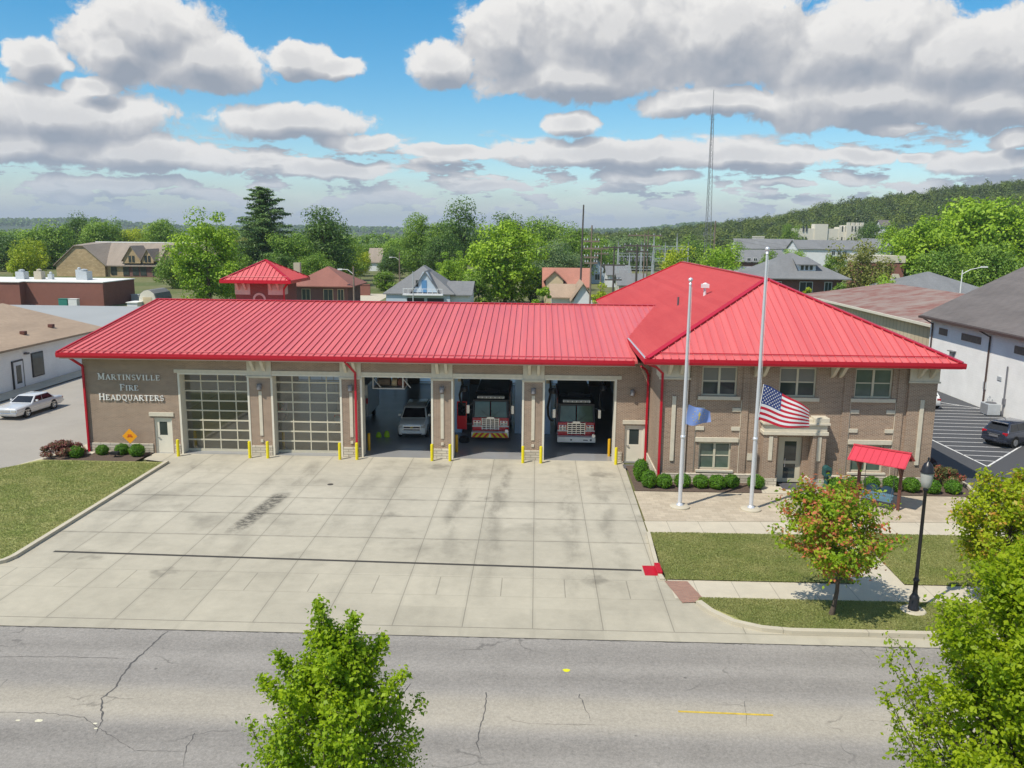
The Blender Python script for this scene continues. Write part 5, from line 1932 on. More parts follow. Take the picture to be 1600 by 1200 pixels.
shrub_copy(8.35, 45.25, 'round clipped boxwood just behind the shorter flagpole', 1.0)
shrub_copy(9.35, 45.2, 'round clipped boxwood third in the row below the ground floor window', 0.93, 0.95)
shrub_copy(10.25, 45.1, 'round clipped boxwood fourth in the row, slightly in front of the others', 1.05, 1.0)
shrub_copy(11.1, 45.35, 'round clipped boxwood fifth in the row below the ground floor window', 0.96)
shrub_copy(12.45, 45.3, 'round clipped boxwood beside the tall flagpole, left of the porch', 1.0)
shrub_copy(6.15, 46.3, 'tall egg shaped boxwood at the apron edge by the single door', 0.95, 1.65)
shrub_copy(6.45, 45.1, 'low egg shaped boxwood in front of the taller one at the apron edge', 0.92, 1.25)
shrub_copy(16.95, 45.3, 'round clipped boxwood right of the teal post box', 1.0, 0.9)
shrub_copy(17.95, 45.5, 'round clipped boxwood left of the arbour post', 0.9)
shrub_copy(18.95, 45.5, 'round clipped boxwood straight behind the blue swing', 0.95)
shrub_copy(20.0, 45.3, 'round clipped boxwood right of the front arbour post', 1.08)
shrub_copy(21.0, 45.2, 'round clipped boxwood behind the black street lamp', 1.04)
shrub_copy(22.05, 45.0, 'round clipped boxwood below the rose flowered bush', 1.0)
shrub_copy(23.2, 45.0, 'round clipped boxwood at the end of the row by the parking lot', 0.95)
shrub_copy(-28.3, 49.0, 'round clipped boxwood against the burgundy bush at the left corner', 0.95)
shrub_copy(-27.05, 49.75, 'round clipped boxwood between the downspout and the flood light', 0.82)
shrub_copy(-25.85, 49.85, 'round clipped boxwood behind the flood light', 0.9)
shrub_copy(-24.75, 49.55, 'round clipped boxwood left of the single door, under the diamond sign', 1.0)


def loose_bush(name, label, x, y, w_, d_, h, mat, k=40, per=110, leaf=0.10, cat='bush'):
    t = thing(name, label, cat, (x, y, 0.03))
    a = rng.uniform(0, 6.28, k)
    rr = rng.uniform(0, 1, k) ** 0.6
    C = np.stack([x + np.cos(a) * rr * w_ / 2, y + np.sin(a) * rr * d_ / 2, h * (0.25 + rng.uniform(0, 0.62, k) * (1 - 0.55 * rr))], 1)
    P_, N_ = clump_leaves(C, rng.uniform(0.6, 1.2, k) * min(w_, h) * 0.20, per)
    P_[:, 2] = np.maximum(P_[:, 2], 0.05)
    leaf_object('foliage', P_, N_, rng.uniform(0.7, 1.4, len(P_)) * leaf, mat, t, 0.55, 0.12, (x, y, 0.03))
    m = MB()
    for i in range(0, k, 3):
        m.tube([(x + rng.normal() * .1, y + rng.normal() * .1, 0.0), tuple(C[i])], [0.02, 0.008], 4)
    m.build('stem_or_core', 'bark', t)
    return t


loose_bush('barberry_bush', 'wide low burgundy and green bush spilling at the left corner of the station', -29.25, 49.3, 2.5, 1.8, 1.15, 'leaf_burgundy', 60, 120)
loose_bush('rose_bush', 'broad green bush dotted with red blossoms at the edge of the parking lot', 23.3, 46.6, 2.5, 1.8, 1.35, 'leaf_rose', 60, 110)
loose_bush('smoke_bush', 'dark wine coloured bush between the office corner and the rose bush', 22.9, 47.7, 1.3, 1.2, 1.7, 'leaf_wine', 34, 90)


# ------------------------------------------------------------------ vehicles
def add_wheel(t, x, y, r, wd, rim='chrome'):
    w_ = MB()
    w_.wheel((x, y, r), r, wd, 28)
    o = w_.build('wheel', 'rubber', t, True, local=True, angle=50)
    s = 1 if x > 0 else -1
    q = MB()
    q.wheel((x + s * (wd / 2 + 0.001), y, r), r * 0.62, 0.05, 20, prof=[(r * 0.1, -0.03), (r * 0.62, -0.03), (r * 0.64, 0.012), (r * 0.56, 0.018), (r * 0.50, -0.01), (r * 0.18, 0.0), (r * 0.12, 0.02)])
    for k in range(5):
        a = k * 2 * math.pi / 5
        q.bar((x + s * (wd / 2 + 0.006), y + math.cos(a) * r * 0.12, r + math.sin(a) * r * 0.12), (x + s * (wd / 2 + 0.006), y + math.cos(a) * r * 0.54, r + math.sin(a) * r * 0.54), r * 0.16, 0.02, up=(1, 0, 0))
    q.build('rim', rim, o, False, local=True)


def car(name, label, cat, loc, rz, paint, st, gh, wheels, r, glass='glass_black', trim='black_paint', sidecuts=(0.34, 0.66), group=None, roof_mat=None):
    """road car, nose towards -y. st: stations (y, bottom, top, half width); gh: greenhouse (base y0, y1, roof y0, y1, base half width, roof half width, z base, z roof)"""
    t = thing(name, label, cat, loc, rz, group)
    b = MB()
    V, n = [], 0
    for (y, zb, zt, w_) in st:
        h = zt - zb
        ring = [(0.80, zb), (0.95, zb + 0.06 * h), (1.0, zb + 0.35 * h), (1.0, zb + 0.62 * h), (0.965, zb + 0.86 * h), (0.86, zt)]
        pts = [(w_ * a, y, z) for a, z in ring] + [(-w_ * a, y, z) for a, z in ring[::-1]]
        n = len(pts)
        V += pts
    Fc = []
    for i in range(len(st) - 1):
        for k in range(n):
            Fc.append((i * n + k, i * n + (k + 1) % n, (i + 1) * n + (k + 1) % n, (i + 1) * n + k))
    Fc += [tuple(range(n)), tuple((len(st) - 1) * n + k for k in range(n - 1, -1, -1))]
    b.add(V, Fc)
    b.build('body', paint, t, True, bevel=0.02, local=True, angle=35)
    y0, y1, ry0, ry1, bw, rw, zb, zr = gh
    c = MB()
    q = [(-bw, y0, zb - 0.03), (bw, y0, zb - 0.03), (bw, y1, zb - 0.03), (-bw, y1, zb - 0.03)]
    k2 = [(-rw, ry0, zr - 0.05), (rw, ry0, zr - 0.05), (rw, ry1, zr - 0.05), (-rw, ry1, zr - 0.05)]
    k3 = [(-rw * .86, ry0 + .12, zr), (rw * .86, ry0 + .12, zr), (rw * .86, ry1 - .12, zr), (-rw * .86, ry1 - .12, zr)]
    c.add(q + k2 + k3, [(0, 1, 5, 4), (1, 2, 6, 5), (2, 3, 7, 6), (3, 0, 4, 7), (4, 5, 9, 8), (5, 6, 10, 9), (6, 7, 11, 10), (7, 4, 8, 11), (8, 9, 10, 11), (3, 2, 1, 0)])
    c.build('cabin', roof_mat or paint, t, True, bevel=0.03, local=True, angle=30)
    Q = [Vector(p) for p in q]
    K = [Vector(p) for p in k2]
    def pane(a, b_, c_, d_, u0, u1, v0, v1, push, nm):
        """quad glass on the face a-b-c-d (bottom a,b; top d,c)"""
        def pt(u, v):
            lo, hi = a.lerp(b_, u), d_.lerp(c_, u)
            return lo.lerp(hi, v)
        nrm = (b_ - a).cross(d_ - a).normalized()
        g_ = MB()
        g_.add([pt(u, v) + nrm * push for u, v in ((u0, v0), (u1, v0), (u1, v1), (u0, v1))] + [pt(u, v) - nrm * 0.01 for u, v in ((u0, v0), (u1, v0), (u1, v1), (u0, v1))], [(0, 1, 2, 3), (7, 6, 5, 4), (0, 4, 5, 1), (1, 5, 6, 2), (2, 6, 7, 3), (3, 7, 4, 0)])
        g_.build(nm, glass, t, local=True)
    pane(Q[0], Q[1], K[1], K[0], 0.06, 0.94, 0.10, 0.94, 0.012, 'windscreen')
    pane(Q[2], Q[3], K[3], K[2], 0.08, 0.92, 0.16, 0.92, 0.012, 'rear_window')
    cuts = [0.05, *sidecuts, 0.95]
    for a, b_ in zip(cuts[:-1], cuts[1:]):
        pane(Q[1], Q[2], K[2], K[1], a + 0.012, b_ - 0.012, 0.14, 0.92, 0.012, 'side_window')
        pane(Q[3], Q[0], K[0], K[3], 1 - b_ + 0.012, 1 - a - 0.012, 0.14, 0.92, 0.012, 'side_window')
    W = max(s[3] for s in st)
    a = MB()
    for wy in wheels:
        for s in (-1, 1):
            a.wheel((s * (W - 0.075), wy, r + 0.02), r * 1.22, 0.17, 26, prof=[(r * 0.3, -0.085), (r * 1.16, -0.085), (r * 1.16, 0.08), (r * 0.3, 0.08)])
    build_each(a, 'wheel_arch', 'rubber', t, local=True)
    for wy in wheels:
        for s in (-1, 1):
            add_wheel(t, s * (W - 0.10), wy, r, 0.22)
    for s in (-1, 1):
        mm = MB()
        mm.box(s * (bw + 0.02), s * (bw + 0.20), y0 + 0.40, y0 + 0.52, zb + 0.06, zb + 0.20)
        mm.build('mirror', paint, t, bevel=0.02, local=True)
    return t


# silver suv in the third bay
SU = car('parked_suv', 'silver suv parked nose out in the open third garage bay', 'suv', (-8.45, 57.7, 0.006), 0.03, 'car_silver',
         [(-2.66, .48, .92, .80), (-2.60, .34, 1.04, .92), (-2.42, .27, 1.13, .98), (-1.35, .26, 1.23, 1.0), (0, .26, 1.24, 1.0), (2.3, .28, 1.24, 1.0), (2.58, .36, 1.2, .96), (2.66, .48, 1.1, .88)],
         (-1.42, 2.52, -0.55, 2.28, .94, .76, 1.23, 1.88), (-1.62, 1.55), .39, sidecuts=(0.33, 0.63))
m = MB()
m.box(-0.58, 0.58, -2.685, -2.62, 0.74, 0.80).box(-0.58, 0.58, -2.685, -2.62, 0.92, 0.97).box(-0.72, 0.72, -2.69, -2.6, 0.45, 0.49)
m.build('grille_bar', 'chrome', SU, local=True)
m = MB()
m.box(-0.55, 0.55, -2.672, -2.6, 0.66, 0.95).box(-0.66, 0.66, -2.675, -2.6, 0.34, 0.43)
m.build('grille', 'black_paint', SU, local=True)
m = MB()
m.box(-0.10, 0.10, -2.70, -2.66, 0.82, 0.89).box(-0.035, 0.035, -2.702, -2.66, 0.79, 0.92)
m.build('emblem', 'gold', SU, local=True)
for s in (-1, 1):
    m = MB()
    m.box(s * 0.60, s * 0.88, -2.66, -2.4, 0.80, 1.0)
    m.build('headlight', 'lamp_glass', SU, local=True, bevel=0.02)
    m = MB()
    m.box(s * 0.70, s * 0.74, -0.3, 2.1, 1.89, 1.93)
    m.build('roof_rail', 'dark_grey', SU, local=True)

# white saloon of an older square cut in the alley
SE = car('parked_sedan', 'long white older sedan with square lines parked in the side alley', 'car', (-38.9, 61.6, -0.03), -0.06, 'car_white',
         [(-2.78, .42, .74, .84), (-2.74, .30, .86, .94), (-2.45, .27, .90, .97), (-0.9, .25, .97, .98), (1.2, .25, .98, .98), (2.45, .28, .94, .97), (2.74, .32, .88, .93), (2.78, .42, .78, .86)],
         (-1.0, 1.75, -0.28, 1.28, .92, .70, .97, 1.44), (-1.62, 1.50), .35, roof_mat='car_white', sidecuts=(0.45,))
m = MB()
m.box(-0.95, 0.95, -2.88, -2.70, 0.40, 0.54).box(-0.93, 0.93, 2.70, 2.88, 0.42, 0.55)
m.build('bumper', 'chrome', SE, local=True, bevel=0.02)
m = MB()
m.box(-0.42, 0.42, -2.80, -2.7, 0.58, 0.76)
m.build('grille', 'chrome', SE, local=True)
for s in (-1, 1):
    m = MB()
    m.box(s * 0.50, s * 0.86, -2.80, -2.7, 0.60, 0.76)
    m.build('headlight', 'lamp_glass', SE, local=True)
    m = MB()
    m.box(s * 0.55, s * 0.90, 2.72, 2.80, 0.62, 0.80)
    m.build('tail_light', 'tail_red', SE, local=True)
m = MB()
for s in (-1, 1):
    m.box(s * 0.975, s * 0.992, -2.5, 2.5, 0.56, 0.60)
m.build('side_trim', 'chrome', SE, local=True)

# dark blue crossover seen from behind in the parking lot
th = math.radians(119)
CR = car('parked_suv', 'dark blue suv seen from behind on the hatched lines of the parking lot', 'suv', (33.3, 57.2, -0.012), th, 'car_blue',
         [(-2.36, .45, .78, .74), (-2.28, .30, .90, .86), (-1.9, .24, 1.0, .93), (-1.0, .23, 1.08, .95), (0.6, .23, 1.10, .95), (1.9, .26, 1.12, .95), (2.28, .34, 1.08, .90), (2.36, .46, 0.95, .82)],
         (-1.25, 2.22, -0.30, 1.72, .90, .66, 1.08, 1.68), (-1.42, 1.40), .37, sidecuts=(0.38, 0.68))
m = MB()
m.box(-0.32, 0.32, 2.37, 2.40, 0.72, 0.86)
m.build('number_plate', 'lamp_grey', CR, local=True)
m = MB()
m.box(-0.42, 0.42, 2.375, 2.41, 0.90, 0.94)
m.build('trunk_trim', 'chrome', CR, local=True)
for s in (-1, 1):
    m = MB()
    m.box(s * 0.56, s * 0.88, 2.14, 2.345, 0.88, 1.08)
    m.build('tail_light', 'tail_red', CR, local=True, bevel=0.03)
    m = MB()
    m.box(s * 0.52, s * 0.84, -2.34, -2.1, 0.66, 0.80)
    m.build('headlight', 'lamp_glass', CR, local=True)
m = MB()
m.box(-0.60, 0.60, 1.78, 1.98, 1.62, 1.66)
m.build('roof_spoiler', 'car_blue', CR, local=True)
m = MB()
m.box(-0.84, 0.84, 2.28, 2.42, 0.40, 0.60)
m.build('bumper', 'car_blue', CR, local=True, bevel=0.04)

PK = car('parked_car', 'pale grey car half hidden behind the right corner of the office wing', 'car', (32.85, 70.5, -0.012), math.radians(172), 'car_silver',
         [(-2.3, .42, .74, .76), (-2.22, .30, .88, .88), (-1.6, .25, .98, .93), (0, .24, 1.02, .94), (1.7, .25, 1.03, .93), (2.22, .34, .98, .88), (2.3, .46, .86, .8)],
         (-1.15, 1.95, -0.3, 1.45, .88, .66, 1.02, 1.55), (-1.4, 1.35), .34, sidecuts=(0.4, 0.7))
for s in (-1, 1):
    m = MB()
    m.box(s * 0.55, s * 0.84, 2.1, 2.30, 0.76, 0.94)
    m.build('tail_light', 'tail_red', PK, local=True)
# red pickup behind the first glazed door, boxy ambulance behind the second
PU = car('parked_pickup', 'red vehicle standing behind the glass of the leftmost garage door', 'pickup', (-19.3, 58.6, 0.006), 0.15, 'car_red',
         [(-2.7, .5, .95, .82), (-2.6, .36, 1.08, .94), (-2.2, .32, 1.16, .98), (-1.0, .32, 1.2, .99), (0.7, .32, 1.2, .99), (2.6, .34, 1.18, .98), (2.7, .46, 1.1, .92)],
         (-1.15, 0.95, -0.45, 0.75, .92, .76, 1.2, 1.84), (-1.7, 1.7), .40, sidecuts=(0.5,))
for s in (-1, 1):
    m = MB()
    m.box(s * 0.58, s * 0.86, -2.70, -2.5, 0.78, 0.96)
    m.build('headlight', 'lamp_glass', PU, local=True)
m = MB()
m.box(-0.55, 0.55, -2.72, -2.6, 0.66, 0.96).box(-0.9, 0.9, -2.78, -2.62, 0.44, 0.60)
m.build('grille', 'chrome', PU, local=True)


def fire_engine(label, loc, rz, chevron, box_white=False):
    t = thing('fire_engine', label, 'fire engine', loc, rz, 'fire engines in the garage')
    red = 'engine_red'
    b = MB()
    # cab: lower red, front at y=0
    out = [(-1.24, 0.62), (1.24, 0.62), (1.24, 1.62), (-1.24, 1.62)]
    b.box(-1.24, 1.24, 0.0, 2.6, 0.62, 1.62)
    b.build('cab', red, t, bevel=0.07, local=True)
    u = MB()
    # upper cab pillars and black roof
    for x in (-1.22, 1.22):
        u.bar((x * 0.97, 0.05, 1.60), (x * 0.93, 0.24, 2.74), 0.14, 0.14, up=(0, 1, 0))
        u.bar((x * 0.97, 1.2, 1.60), (x * 0.95, 1.2, 2.74), 0.12, 0.14, up=(0, 1, 0))
        u.bar((x * 0.97, 2.5, 1.60), (x * 0.95, 2.5, 2.74), 0.12, 0.2, up=(0, 1, 0))
    u.box(-1.2, 1.2, 0.12, 2.6, 2.70, 2.86)
    u.build('cab_roof', 'black_paint', t, bevel=0.03, local=True)
    g_ = MB()
    g_.add([(-1.10, 0.06, 1.63), (-0.03, 0.03, 1.63), (-0.03, 0.20, 2.70), (-1.06, 0.23, 2.70), (0.03, 0.03, 1.63), (1.10, 0.06, 1.63), (1.06, 0.23, 2.70), (0.03, 0.20, 2.70)], [(0, 1, 2, 3), (4, 5, 6, 7)])
    g_.build('windscreen', 'glass_green', t, local=True)
    for s in (-1, 1):
        g_ = MB()
        g_.box(s * 1.15, s * 1.17, 0.25, 1.12, 1.66, 2.68).box(s * 1.15, s * 1.17, 1.30, 2.4, 1.66, 2.68)
        g_.build('side_window', 'glass_black', t, local=True)
    wp = MB()
    wp.bar((-0.05, 0.04, 1.64), (-0.05, 0.20, 2.7), 0.05, 0.05, up=(0, 1, 0))
    for s in (-1, 1):
        wp.bar((s * 0.12, 0.02, 1.66), (s * 0.62, 0.08, 2.1), 0.025, 0.02, up=(0, 1, 0))
    wp.build('wiper', 'black_paint', t, local=True)
    w_ = MB()
    w_.box(-1.245, 1.245, -0.012, 0.012, 0.98, 1.06)
    w_.build('stripe', 'bumper_white', t, local=True)
    g_ = MB()
    g_.box(-0.56, 0.56, -0.035, 0.01, 0.80, 1.58)
    g_.build('grille', 'black_paint', t, local=True)
    c = MB()
    for k in range(6):
        c.box(-0.58, 0.58, -0.06, -0.036, 0.84 + k * 0.135, 0.885 + k * 0.135)
    for k in range(5):
        x = -0.57 + k * 0.285
        c.box(x - 0.022, x + 0.022, -0.064, -0.036, 0.80, 1.60)
    c.box(-0.24, 0.24, -0.07, -0.03, 1.56, 1.68)
    c.build('grille_bar', 'chrome', t, local=True)
    for s in (-1, 1):
        h = MB()
        h.box(s * 0.66, s * 1.16, -0.05, 0.02, 1.06, 1.42)
        ho = h.build('headlight', 'chrome', t, local=True, bevel=0.02)
        h = MB()
        for k in range(2):
            h.box(s * (0.70 + k * 0.23), s * (0.89 + k * 0.23), -0.07, -0.05, 1.10, 1.26)
        h.build('lens', 'lamp_glass', ho, local=True)
        h = MB()
        for k in range(2):
            h.box(s * (0.72 + k * 0.23), s * (0.87 + k * 0.23), -0.07, -0.05, 1.30, 1.39)
        h.build('warning_lens', 'tail_red', ho, local=True)
        mr = MB()
        mr.bar((s * 1.2, 0.05, 2.55), (s * 1.5, -0.25, 2.55), 0.05, 0.05).box(s * 1.40, s * 1.60, -0.33, -0.22, 1.95, 2.55)
        mr.build('mirror', 'chrome', t, bevel=0.03, local=True)
    bp = MB()
    bp.box(-1.26, 1.26, -0.55, 0.0, 0.36, 0.72)
    bo = bp.build('bumper', 'bumper_white', t, bevel=0.03, local=True)
    if chevron:
        ch = MB()
        wd, z0, z1 = 0.19, 0.375, 0.70
        y = -0.556
        for side in (-1, 1):
            for k in range(7):
                x0, x1 = k * wd, (k + 1) * wd
                q = [(x0 - 0.20, z1), (x1 - 0.20, z1), (x1 + 0.10, z0), (x0 + 0.10, z0)]
                q = [(min(max(a, 0.0), 1.24) * side, y, b_) for a, b_ in q]
                if abs(q[0][0] - q[1][0]) + abs(q[2][0] - q[3][0]) > 0.02:
                    ch.poly(q, k % 2)
        ch.build('chevron', ['chevron_yellow', 'chevron_red'], bo, local=True)
    else:
        ch = MB()
        ch.wheel((-0.35, -0.56, 0.54), 0.06, 0.03, 12, axis='y').wheel((0.95, -0.56, 0.54), 0.07, 0.03, 12, axis='y').box(0.45, 0.75, -0.565, -0.55, 0.50, 0.56)
        build_each(ch, 'bumper_fitting', 'dark_grey', bo, local=True)
    sr = MB()
    sr.wheel((1.12, -0.50, 0.82), 0.13, 0.16, 18, axis='y')
    sr.build('siren', 'chrome', t, True, local=True)
    lb = MB()
    lb.box(-0.92, 0.92, 0.20, 0.52, 2.90, 3.06)
    lo = lb.build('light_bar', 'bumper_white', t, bevel=0.04, local=True)
    lb = MB()
    for k in range(6):
        lb.box(-0.84 + k * 0.29, -0.62 + k * 0.29, 0.17, 0.21, 2.93, 3.03)
    lb.build('beacon', 'lamp_glass', lo, local=True)
    bd = MB()
    bd.box(-1.24, 1.24, 2.65, 8.2, 0.6, 2.75)
    bd.build('body', red, t, bevel=0.03, local=True)
    bd = MB()
    bd.box(-1.1, 1.1, 2.7, 8.1, 2.76, 3.02).box(-0.5, 0.5, 2.3, 2.65, 2.87, 3.2)
    bd.build('hose_bed', 'black_paint', t, local=True)
    pn = MB()
    for s in (-1, 1):
        pn.box(s * 1.241, s * 1.25, 2.9, 3.9, 0.8, 2.5)
        for k in range(3):
            pn.box(s * 1.241, s * 1.25, 4.05 + k * 1.36, 5.3 + k * 1.36, 0.75, 2.6)
    build_each(pn, 'locker_door', 'chrome', t, local=True)
    for s in (-1, 1):
        for wy in (1.1, 6.4):
            add_wheel(t, s * 1.08, wy, 0.50, 0.30)
    return t


E1 = fire_engine('fire engine with yellow and red chevron bumper and its cab door open', (-3.0, 55.1, 0.006), 0.0, True)
E2 = fire_engine('red fire engine with a plain white bumper in the rightmost bay', (2.78, 54.2, 0.006), 0.0, False)
# the open cab door of the striped engine
m = MB()
m.box(-2.30, -1.62, 0.16, 0.22, 0.75, 1.68)
m.box(-2.30, -2.24, 0.16, 0.22, 1.68, 2.68).box(-1.68, -1.62, 0.16, 0.22, 1.68, 2.68).box(-2.24, -1.68, 0.16, 0.22, 2.62, 2.68)
m.build('cab_door', 'engine_red', E1, local=True, bevel=0.01)
m = MB()
m.box(-2.24, -1.68, 0.18, 0.20, 1.68, 2.62)
m.build('door_window', 'glass_black', E1, local=True)
m = MB()
m.box(-1.66, -1.22, 0.16, 0.24, 1.1, 1.16).box(-1.66, -1.22, 0.16, 0.24, 2.1, 2.16)
build_each(m, 'door_hinge', 'dark_grey', E1, local=True)
# boxy rescue van behind the second glazed door
t = thing('rescue_van', 'white and red boxy van standing behind the second glazed door', 'van', (-13.4, 58.0, 0.006))
m = MB()
m.box(-1.1, 1.1, 1.7, 6.2, 0.5, 2.9)
m.build('box_body', 'car_white', t, bevel=0.06, local=True)
m = MB()
m.prism([(0, 0.45), (0, 1.15), (0.75, 1.25), (1.15, 2.05), (1.7, 2.1), (1.7, 0.45)], 'x', -1.0, 1.0)
m.build('cab', 'car_white', t, bevel=0.05, local=True)
m = MB()
m.box(-1.105, 1.105, 1.66, 1.69, 1.5, 1.9).box(-1.005, 1.005, -0.012, 0.3, 0.82, 1.0)
m.build('stripe', 'chevron_red', t, local=True)
m = MB()
m.add([(-0.85, 0.80, 1.30), (0.85, 0.80, 1.30), (0.8, 1.10, 1.98), (-0.8, 1.10, 1.98)], [(0, 1, 2, 3)])
m.build('windscreen', 'glass_black', t, local=True)
m = MB()
m.box(-0.9, 0.9, 1.62, 1.72, 2.5, 2.75)
m.build('light_bar', 'orange', t, local=True)
m = MB()
m.box(-0.5, 0.5, -0.03, 0.0, 0.72, 1.02)
m.build('grille', 'chrome', t, local=True)
for s in (-1, 1):
    m = MB()
    m.box(s * 0.6, s * 0.92, -0.03, 0.05, 0.76, 0.96)
    m.build('headlight', 'lamp_glass', t, local=True)
    for wy in (0.75, 4.7):
        add_wheel(t, s * 0.92, wy, 0.40, 0.24)

# gear inside the open bays
t = thing('storage_shelf', 'white hanging shelf loaded with tan and red gear under the garage ceiling', 'shelf', (-9.6, 53.6, 3.9))
m = MB()
for x in (-10.55, -8.6):
    for y in (53.0, 54.6):
        m.box(x - 0.04, x + 0.04, y - 0.04, y + 0.04, 3.95, 5.96)
    m.bar((x, 53.0, 4.6), (x + 0.5, 53.0, 4.0), 0.05, 0.05)
m.box(-10.6, -8.5, 52.96, 54.7, 3.90, 3.96)
m.build('rack', 'white_paint', t)
for i, (x0, x1, mt, lb) in enumerate([(-10.3, -9.5, 'pole_wood', 'tan canvas duffel bag on the hanging shelf, nearest the downspout side'), (-9.4, -9.05, 'siding_tan', 'pale tan roll standing in the middle of the hanging shelf'), (-9.0, -8.55, 'brick_red', 'rust red case at the inner end of the hanging shelf')]):
    m = MB()
    n = 8
    m.prism([(53.6 + 0.36 * math.cos(2 * math.pi * k / n), 4.27 + 0.30 * math.sin(2 * math.pi * k / n)) for k in range(n)], 'x', x0, x1)
    tag(m.build('gear_bag', mt, None, bevel=0.05), lb, 'gear bag', 'gear on the hanging shelf')
for i, (x, y, h, lb) in enumerate([(-10.75, 55.6, 0.34, 'yellow-green turnout gear bundle on the dark bay floor, left of the pair'), (-10.2, 55.7, 0.42, 'yellow-green turnout gear bundle on the dark bay floor, nearer the silver suv')]):
    m = MB()
    m.lathe([(0.19, 0.0), (0.20, 0.12), (0.16, h * 0.7), (0.10, h), (0.05, h + 0.02)], (x, y, 0.008), 9)
    m.box(x - 0.02, x + 0.2, y - 0.16, y + 0.02, 0.01, h * 0.55)
    tag(m.build('gear_bundle', 'hi_vis', None, bevel=0.03), lb, 'gear', 'turnout gear on the bay floor')
m = MB()
m.lathe([(0.02, 0.30), (0.20, 0.0), (0.34, 0.02), (0.36, 0.18), (0.30, 0.36), (0.14, 0.44), (0.05, 0.44)], (-4.75, 54.6, 0.01), 14)
tag(m.build('gear_bundle', 'rubber', None, True), 'black rubber boots and trousers bundle on the floor below the open cab door', 'gear', 'turnout gear on the bay floor')


def exhaust_hose(x, y, label, z0, z1):
    t = thing('exhaust_hose', label, 'exhaust hose', (x, y, z0), 0, 'exhaust hoses hanging in the bays')
    m = MB()
    m.tube([(x, y, 5.95), (x + 0.05, y - 0.1, z1), (x - 0.12, y - 0.2, (z0 + z1) / 2), (x - 0.08, y - 0.2, z0 + 0.35), (x + 0.02, y - 0.22, z0 + 0.12), (x + 0.22, y - 0.3, z0)], 0.075, 8)
    m.build('hose', 'rubber', t, True)
    m = MB()
    m.lathe([(0.22, -0.16), (0.26, 0), (0.22, 0.16)], (x + 0.15, y - 0.1, 4.05), 12)
    m.build('hose_reel', 'black_paint', t)
    m = MB()
    m.box(x - 0.25, x + 0.1, y, y + 0.08, 4.5, 5.95).box(x - 0.3, x + 0.3, y, y + 0.06, 5.1, 5.2)
    m.build('bracket', 'stone_dim', t)


exhaust_hose(0.95, 52.6, 'black exhaust hose hooked up beside the white bumper fire engine', 2.1, 3.9)
exhaust_hose(-4.75, 52.8, 'black exhaust hose hanging over the open cab door', 3.0, 4.3)
exhaust_hose(4.35, 53.8, 'black exhaust hose hanging on the far right of the rightmost bay', 2.6, 4.2)


# ------------------------------------------------------------------ near trees
branchy_tree('street_tree', 'green pear tree with pointed upright top in the middle of the near kerb', -3.85, 14.6, 6.35,
             lambda f, a: max(0.10, min(1.86, 4.4 * max(0.0, 1.0 - f) ** 0.72) * (0.88 + 0.14 * math.sin(3 * a + 1) + 0.10 * math.sin(35 * f + a)) + 0.40 * max(0.0, math.cos(a - 0.1)) ** 3 * (1 if f > 0.9 else 0)), 2.2,
             ('leaf_near', 'bark'), n_br=120, twigs=12, leaves=24, leaf=0.098, trunk_r=0.10, rise=(0.9, 1.6), twig_len=0.42, seed=5, spread=0.08,
             spires=((-0.18, 0.1, 6.98, 1.1, 0.34), (0.55, -0.1, 6.86, 1.0, 0.30), (1.0, 0.2, 6.30, 0.9, 0.28), (1.45, -0.2, 5.75, 0.8, 0.28), (-1.0, 0.0, 6.0, 0.9, 0.28), (-1.42, 0.2, 5.35, 0.8, 0.26), (0.2, -0.7, 6.3, 0.9, 0.3), (-0.6, -0.9, 5.7, 0.8, 0.3), (0.9, -0.9, 5.6, 0.8, 0.3)))
branchy_tree('street_tree', 'large yellow-green tree filling the lower right, close to the camera', 9.4, 14.4, 8.25,
             lambda f, a: max(0.12, 2.45 * math.sqrt(max(0.01, 1 - ((f - 0.58) / 0.445) ** 2)) * (0.88 + 0.14 * math.sin(3 * a + 0.3) + 0.10 * math.sin(31 * f + 2 * a))), 2.0,
             ('leaf_near_yellow', 'bark'), n_br=215, twigs=14, leaves=28, leaf=0.104, trunk_r=0.13, rise=(0.6, 1.3), twig_len=0.50, seed=8, spread=0.09,
             spires=((-1.2, 0.0, 8.1, 1.0, 0.32), (-0.5, 0.1, 8.5, 1.0, 0.34), (-1.9, -0.3, 7.0, 0.9, 0.30), (-2.2, -0.4, 6.1, 0.8, 0.28), (-1.4, -1.0, 6.9, 0.9, 0.3), (0.2, -0.6, 8.3, 0.9, 0.3)))
branchy_tree('street_tree', 'round young tree turning red and orange on the verge by the street lamp', 11.2, 29.6, 4.85,
             lambda f, a: 2.25 * math.sqrt(max(0.02, 1 - ((f - 0.72) / 0.30) ** 2)) * (0.90 + 0.14 * math.sin(4 * a + 2)), 1.95,
             ('leaf_autumn', 'bark'), n_br=72, twigs=11, leaves=14, leaf=0.165, trunk_r=0.10, rise=(0.3, 0.7), twig_len=0.55, seed=3, droop=0.25, spread=0.13)
branchy_tree('street_tree', 'yellow-orange tinged tree at the right edge, behind the large near tree', 17.7, 29.9, 5.25,
             lambda f, a: 2.45 * math.sqrt(max(0.02, 1 - ((f - 0.64) / 0.40) ** 2)) * (0.90 + 0.13 * math.sin(4 * a)), 1.9,
             ('leaf_turning', 'bark'), n_br=72, twigs=12, leaves=16, leaf=0.165, trunk_r=0.10, rise=(0.3, 0.8), twig_len=0.58, seed=4, droop=0.15, spread=0.13)


